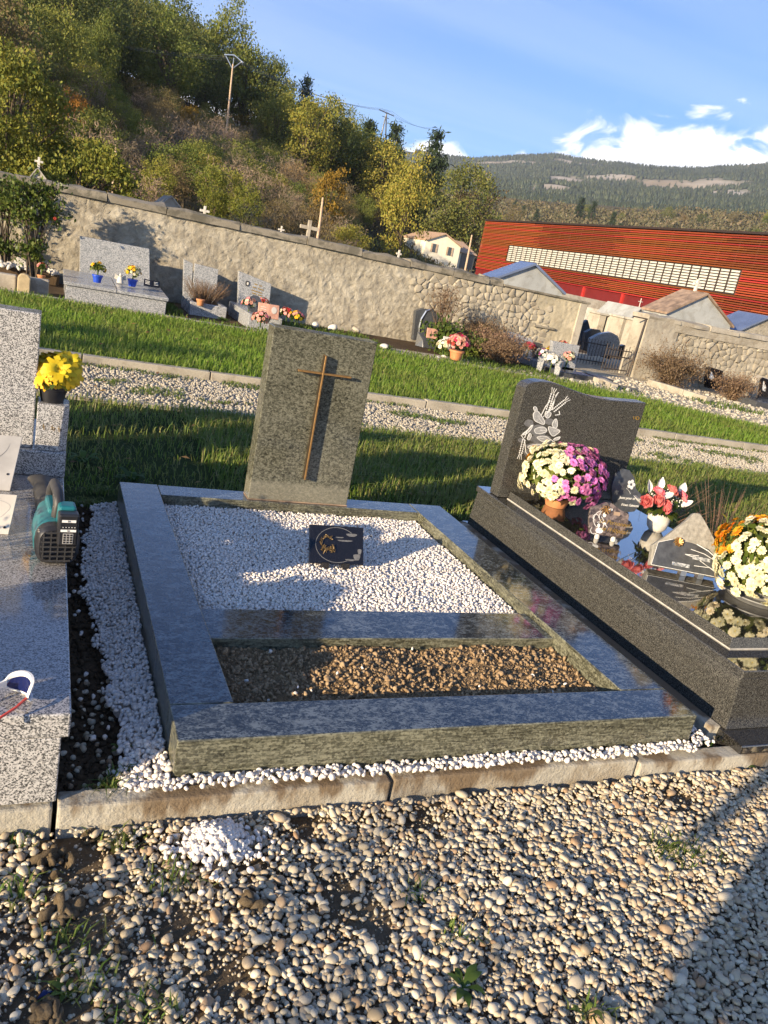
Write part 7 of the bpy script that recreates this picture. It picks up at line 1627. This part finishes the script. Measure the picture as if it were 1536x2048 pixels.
# ------------------------------------------------------------------ white house
yh = 70.
hz0 = float(pol(24.5, 76, hill_z)[2])-.5
hs_ = thing('white_house', 'small cream house with a tiled roof at the foot of the hillside', 'house', (float(Y(905, 520, yh)[0]), yh+3, hz0))
a, l, r = Y(890, 469, yh), Y(853, 480, yh), Y(922, 492, yh); ze = (l[2]+r[2])/2-.05
m = MB(); m.prism([(l[0], hz0), (r[0], hz0), (r[0], ze), (a[0], a[2]), (l[0], ze)], (0, yh, 0), (1, 0, 0), (0, 0, 1), (0, 1, 0), 5.5); m.build('walls', M['cream_wall'], hs_, world=True)
for xe in (l[0], r[0]):
    sgn = 1 if xe > a[0] else -1; k = 1.07; ex = a[0]+(xe-a[0])*k; ez = a[2]+(ze-a[2])*k; m = MB()
    m.hexa([(a[0], yh-.2, a[2]+.01), (ex, yh-.2, ez+.01), (ex, yh+5.7, ez+.01), (a[0], yh+5.7, a[2]+.01)][::sgn], [(a[0], yh-.2, a[2]+.13), (ex, yh-.2, ez+.13), (ex, yh+5.7, ez+.13), (a[0], yh+5.7, a[2]+.13)][::sgn]); m.build('roof_slope', M['roof_tile'], hs_, world=True)
wl_, wr_ = Y(912, 489, yh), Y(962, 500, yh); zt2 = ze+.05
m = MB(); m.box(r[0]+.005, wr_[0], yh+1.2, yh+5.2, hz0, ze-.45); m.build('wing_wall', M['cream_wall'], hs_, world=True)
m = MB(); m.hexa([(r[0]-.25, yh+.9, ze-.42), (wr_[0]+.2, yh+.9, ze-.42), (wr_[0]+.2, yh+5.4, ze-.30), (r[0]-.25, yh+5.4, ze-.30)], [(r[0]-.25, yh+.9, ze-.34), (wr_[0]+.2, yh+.9, ze-.34), (wr_[0]-.4, yh+3.2, a[2]-.15), (r[0]-.25, yh+3.2, a[2]-.15)]); m.build('wing_roof', M['roof_tile'], hs_, world=True)
for px, py, w_, h_ in ((868, 496, .33, .75), (899, 503, .33, .75)):
    q = Y(px, py, yh); m = MB(); m.box(q[0]-w_/2, q[0]+w_/2, yh-.03, yh+.02, q[2]-h_/2, q[2]+h_/2); wd = m.build('window', M['window'], hs_, world=True)
    for sx in (-1, 1): m = MB(); m.box(q[0]+sx*(w_/2+.1)-.08, q[0]+sx*(w_/2+.1)+.08, yh-.05, yh-.001, q[2]-h_/2, q[2]+h_/2); m.build('shutter', M['wood_pole'], hs_, world=True)
for px in (928, 944):
    q = Y(px, 512, yh+1.2); m = MB(); m.box(q[0]-.3, q[0]+.3, yh+1.16, yh+1.19, hz0, q[2]+.35); m.build('garage_door', M['slate'], hs_, world=True)
me, _ = bumpy('meadow_slope', float(Y(640, 500, 40)[0]), float(Y(1020, 560, 60)[0])+2, 38, 68, 1., 0, .1, M['meadow'], .3)
co = np.array([v.co for v in me.vertices]); r_ = np.hypot(co[:, 0]-CAM[0], co[:, 1]-CAM[1]); ph_ = np.degrees(np.arctan2(co[:, 0]-CAM[0], co[:, 1]-CAM[1])); co[:, 2] = hill_z(ph_, r_)+.25
me.vertices.foreach_set('co', co.astype(np.float32).ravel()); me.update(); link('meadow_slope', me, kind='structure')
P = co[RNG.integers(0, len(co), 9000)][:, :2]+RNG.uniform(-.6, .6, (9000, 2)); r_ = np.hypot(P[:, 0]-CAM[0], P[:, 1]-CAM[1]); ph_ = np.degrees(np.arctan2(P[:, 0]-CAM[0], P[:, 1]-CAM[1]))
link('meadow_grass', blades('meadow_grass', P, .45, .03, 1., leafmat('dry meadow grass', [(.14, .14, .05), (.18, .16, .07), (.10, .12, .04)], .3), hill_z(ph_, r_)+.2), kind='stuff')

# ------------------------------------------------------------------ red sports hall
A = CAM+ray(972, 440)*55/math.hypot(*ray(972, 440)[:2]); B = CAM+ray(1536, 467)*34.3/math.hypot(*ray(1536, 467)[:2]); Htop = float((A[2]+B[2])/2)
fu = (B-A)[:2]; fl = float(np.linalg.norm(fu)); fu = fu/fl; fn_ = np.array([-fu[1], fu[0]]); fn_ = fn_ if fn_ @ (CAM[:2]-A[:2]) > 0 else -fn_
hall = thing('sports_hall', 'long red hall clad in horizontal timber slats with a band of small white panes', 'hall', (float(A[0]), float(A[1]), 0))
def fpt(u, out, z): q = fu*u+fn_*out; return (float(q[0]), float(q[1]), float(z))
def fbox(mb, u0, u1, o0, o1, z0, z1): mb.hexa([fpt(u0, o0, z0), fpt(u1, o0, z0), fpt(u1, o1, z0), fpt(u0, o1, z0)], [fpt(u0, o0, z1), fpt(u1, o0, z1), fpt(u1, o1, z1), fpt(u0, o1, z1)])
def facade_hit(px, py):
    d = ray(px, py); M_ = np.array([[d[0], -fu[0]], [d[1], -fu[1]]]); t_, u_ = np.linalg.solve(M_, A[:2]-CAM[:2]); return float(u_), float(CAM[2]+d[2]*t_)
UL, ZS = fl+9, 1.95
m = MB(); fbox(m, 0, UL, -14, -.12, -.2, Htop-.05); m.build('hall_body', M['dark_gap'], hall)
m = MB(); fbox(m, -.02, UL, -.119, -.08, -.2, ZS); m.build('lower_cladding', M['red_panel'], hall)
m = MB(); fbox(m, -.05, UL, -14.05, .05, Htop-.049, Htop+.04); m.build('roof_edge', M['dark_gap'], hall)
hit = [facade_hit(*q) for q in ((1018, 493), (1480, 537), (1015, 527), (1470, 580))]
ua, ub = min(hit[0][0], hit[2][0]), max(hit[1][0], hit[3][0]); z1_, z0_ = (hit[0][1]+hit[1][1])/2, (hit[2][1]+hit[3][1])/2
print('hall', Htop, fl, hit)
n_s = 34; pitch = (Htop-.06-ZS)/n_s
for k in range(n_s):
    z = ZS+k*pitch; segs = [(0, UL)] if z+pitch*.6 < z0_ or z > z1_ else [(0, ua-.06), (ub+.06, UL)]
    for a_, b_ in segs:
        m = MB(); u_ = a_
        while u_ < b_-.01:
            e_ = min(b_, u_+RNG.uniform(3.2, 4.4)); dz = RNG.uniform(-.005, .005); fbox(m, u_, e_-.015, -.03, .015, z+dz, z+pitch*.62+dz); u_ = e_
        m.build('slat', M['slat'], hall)
m = MB()
for u_ in np.arange(.1, UL, 1.05):
    for a_, b_ in ((ZS, z0_-.05), (z1_+.05, Htop-.055)): m = MB(); fbox(m, u_, u_+.05, -.079, -.031, a_, b_); m.build('batten', M['dark_gap'], hall)
ncol, nrow = 34, 8; cw, ch = (ub-ua)/ncol, (z1_-z0_)/nrow; pm = MB(); fbox(pm, -cw*.40, cw*.40, 0, .02, -ch*.31, ch*.31); pme = pm.mesh('pane', M['glass_white'])
for i in range(ncol):
    for j in range(nrow): link('pane', pme, hall, fpt(ua+cw*(i+.5), -.03, z0_+ch*(j+.5)))
m = MB(); fbox(m, ua-.06, ub+.06, -.11, -.05, z0_-.04, z1_+.04); m.build('window_frame', M['dark_gap'], hall)
for u_ in np.arange(3., UL, 3.4):
    m = MB(); fbox(m, u_, u_+.16, -.079, .02, -.2, ZS-.01); m.build('post', M['red_post'], hall)
u_, _ = facade_hit(1215, 622); m = MB(); fbox(m, u_-.6, u_+.6, -.078, .03, -.2, 1.15); m.build('red_door', M['red_post'], hall)
q = CAM+ray(1252, 640)*30/math.hypot(*ray(1252, 640)[:2]); t = thing('orange_post', 'short orange post before the red hall, seen through the gateway', 'post', (q[0], q[1], 0)); m = MB(); m.box(-.08, .08, -.08, .08, 0, float((CAM+ray(1252, 613)*30/math.hypot(*ray(1252, 613)[:2]))[2])); m.build('post', M['slat'], t, .01)

# ================================================================== UNSEEN CASTERS ADDED TO SHADE THE SCENE (outside the frame)
def shade_thuja(label, x, y, h, w_):
    t = thing('shade_thuja', label, 'tree', (x, y, -.05)); (V, F), C_ = crown(int(x*100) % 1000, 120, 40, .05*h, rx=w_/2, zc=h*.5, rz=h*.52, cr=.16, hollow=.3); link('crown', fast_mesh('crown', V, F, M['leaf_dark']), t); trunk(C_, 1, h*.2, .05, 10).build('trunk', M['bark'], t); return t
shade_thuja('clipped evergreen added for its shade behind the row of tombs, beyond the left edge', -7.4, 1.9, 2.0, .95)  # added out of view, height set by the shade band on the lawn
shade_thuja('second clipped evergreen added for its shade behind the row of tombs, beyond the left edge', -7.9, 2.6, 2.2, .9)
def shade_shrub(label, x, y, h, w_, nc):
    t = thing('shade_laurel', label, 'shrub', (x, y, -.1)); (V, F), C_ = crown(int(abs(x*100)) % 1000, nc, 26, .06*h, rx=w_/2, zc=h*.5, rz=h*.5, cr=.2*h, hollow=.2); link('crown', fast_mesh('crown', V, F, M['shrub_leaf']), t); trunk(C_, 1, h*.15, .02, 12).build('trunk', M['bark'], t); return t
shade_shrub('loose laurel shrub added for dappled shade across the path, behind the viewer', -4.7, -2.98, 1.22, .95, 55)  # added out of view, crown kept sparse to dapple the path
shade_shrub('second loose laurel shrub added for dappled shade across the path, behind the viewer', -4.8, -3.75, 1.3, .95, 60)

# figure added unseen in the photographer's stead: casts the long shadow at the lower right
def person(loc, facing, H):
    k = H/1.75
    J = {'pelvis': (0, 0, .95), 'belly': (0, .01, 1.1), 'chest': (0, .01, 1.32), 'neck': (0, 0, 1.48), 'head0': (0, .02, 1.56), 'head1': (0, .03, 1.66), 'head2': (0, .01, 1.72)}
    E = [('pelvis', 'belly'), ('belly', 'chest'), ('chest', 'neck'), ('neck', 'head0'), ('head0', 'head1'), ('head1', 'head2')]; R_ = {'pelvis': .15, 'belly': .135, 'chest': .155, 'neck': .06, 'head0': .075, 'head1': .095, 'head2': .06}
    for s_, n_ in ((-1, 'l'), (1, 'r')):
        J.update({n_+'hip': (.09*s_, 0, .88), n_+'knee': (.10*s_, .02, .49), n_+'ankle': (.105*s_, -.01, .09), n_+'toe': (.12*s_, .15, .04), n_+'sh': (.19*s_, 0, 1.40), n_+'el': (.25*s_, .03, 1.12), n_+'wr': (.22*s_, .16, .93), n_+'hand': (.20*s_, .22, .86)})
        E += [('pelvis', n_+'hip'), (n_+'hip', n_+'knee'), (n_+'knee', n_+'ankle'), (n_+'ankle', n_+'toe'), ('chest', n_+'sh'), (n_+'sh', n_+'el'), (n_+'el', n_+'wr'), (n_+'wr', n_+'hand')]
        R_.update({n_+'hip': .095, n_+'knee': .065, n_+'ankle': .045, n_+'toe': .04, n_+'sh': .065, n_+'el': .05, n_+'wr': .032, n_+'hand': .03})
        for f in range(4):
            J[n_+'f%d' % f] = (.20*s_+(f-1.5)*.02, .25, .79-.006*abs(f-1.5)); E.append((n_+'hand', n_+'f%d' % f)); R_[n_+'f%d' % f] = .009
        J[n_+'th'] = (.16*s_, .25, .84); E.append((n_+'hand', n_+'th')); R_[n_+'th'] = .010
    names = list(J); me = bpy.data.meshes.new('body'); me.from_pydata([tuple(c*k for c in J[n_]) for n_ in names], [(names.index(a), names.index(b)) for a, b in E], [])
    o = bpy.data.objects.new('body', me); COL.objects.link(o); o.modifiers.new('skin', 'SKIN'); o.modifiers.new('sub', 'SUBSURF').levels = 1
    for i, n_ in enumerate(names): me.skin_vertices[0].data[i].radius = (R_[n_]*k*(1.0), R_[n_]*k*(.72 if n_ in ('pelvis', 'belly', 'chest') else 1))
    me.skin_vertices[0].data[0].use_root = True
    dg = bpy.context.evaluated_depsgraph_get(); dg.update(); nm = bpy.data.meshes.new_from_object(o.evaluated_get(dg)); bpy.data.objects.remove(o)
    nm.materials.clear()
    for mt in ('skin', 'coat', 'denim', 'hair', 'black_plastic'): nm.materials.append(M[mt])
    for p_ in nm.polygons:
        x, y, z = p_.center/k; p_.material_index = 4 if z < .10 else 2 if z < .93 and abs(x) < .19 and not (y > .12) else 3 if z > 1.665 or (z > 1.58 and y < -.01) else 0 if z > 1.47 or z < .93 else 1; p_.use_smooth = True
    t = thing('person', 'person in grey jacket and dark jeans standing in for the photographer, out of frame', 'person', loc, facing); link('body', nm, t)
    m = MB()
    for s_ in (-1, 1): m.lathe([(.0, 0), (.011, .004), (.0, .022)], 8, (.035*s_*k, .115*k, 1.63*k), False)
    m.build('eyes', M['white'], t); m = MB(); m.tube([(0, .10*k, 1.635*k), (0, .135*k, 1.595*k), (0, .11*k, 1.585*k)], [.009, .014, .008], 6); m.build('nose', M['skin'], t)
    return t
person((-1.05, -1.90, -.09), -.4, 1.45)
# air between here and the mountain
hz_ = MB(); hz_.box(-80, 2600, -55, 2600, -2.5, 520); hm = bpy.data.materials.new('thin haze'); hm.use_nodes = True; hn = hm.node_tree.nodes; hn.clear()
ho = hn.new('ShaderNodeOutputMaterial'); hv = hn.new('ShaderNodeVolumePrincipled'); hv.inputs['Color'].default_value = (.80, .86, 1, 1); hv.inputs['Density'].default_value = .00017; hv.inputs['Anisotropy'].default_value = .2
hm.node_tree.links.new(hv.outputs[0], ho.inputs['Volume']); hz_.build('haze', hm, None, kind='stuff')

print('TRIS unique', sum(sum(len(p.vertices)-2 for p in m.polygons) if len(m.polygons) < 3000 else len(m.loops)-2*len(m.polygons) for m in bpy.data.meshes), 'instanced', sum((len(o.data.loops)-2*len(o.data.polygons)) for o in bpy.data.objects if o.type == 'MESH'))
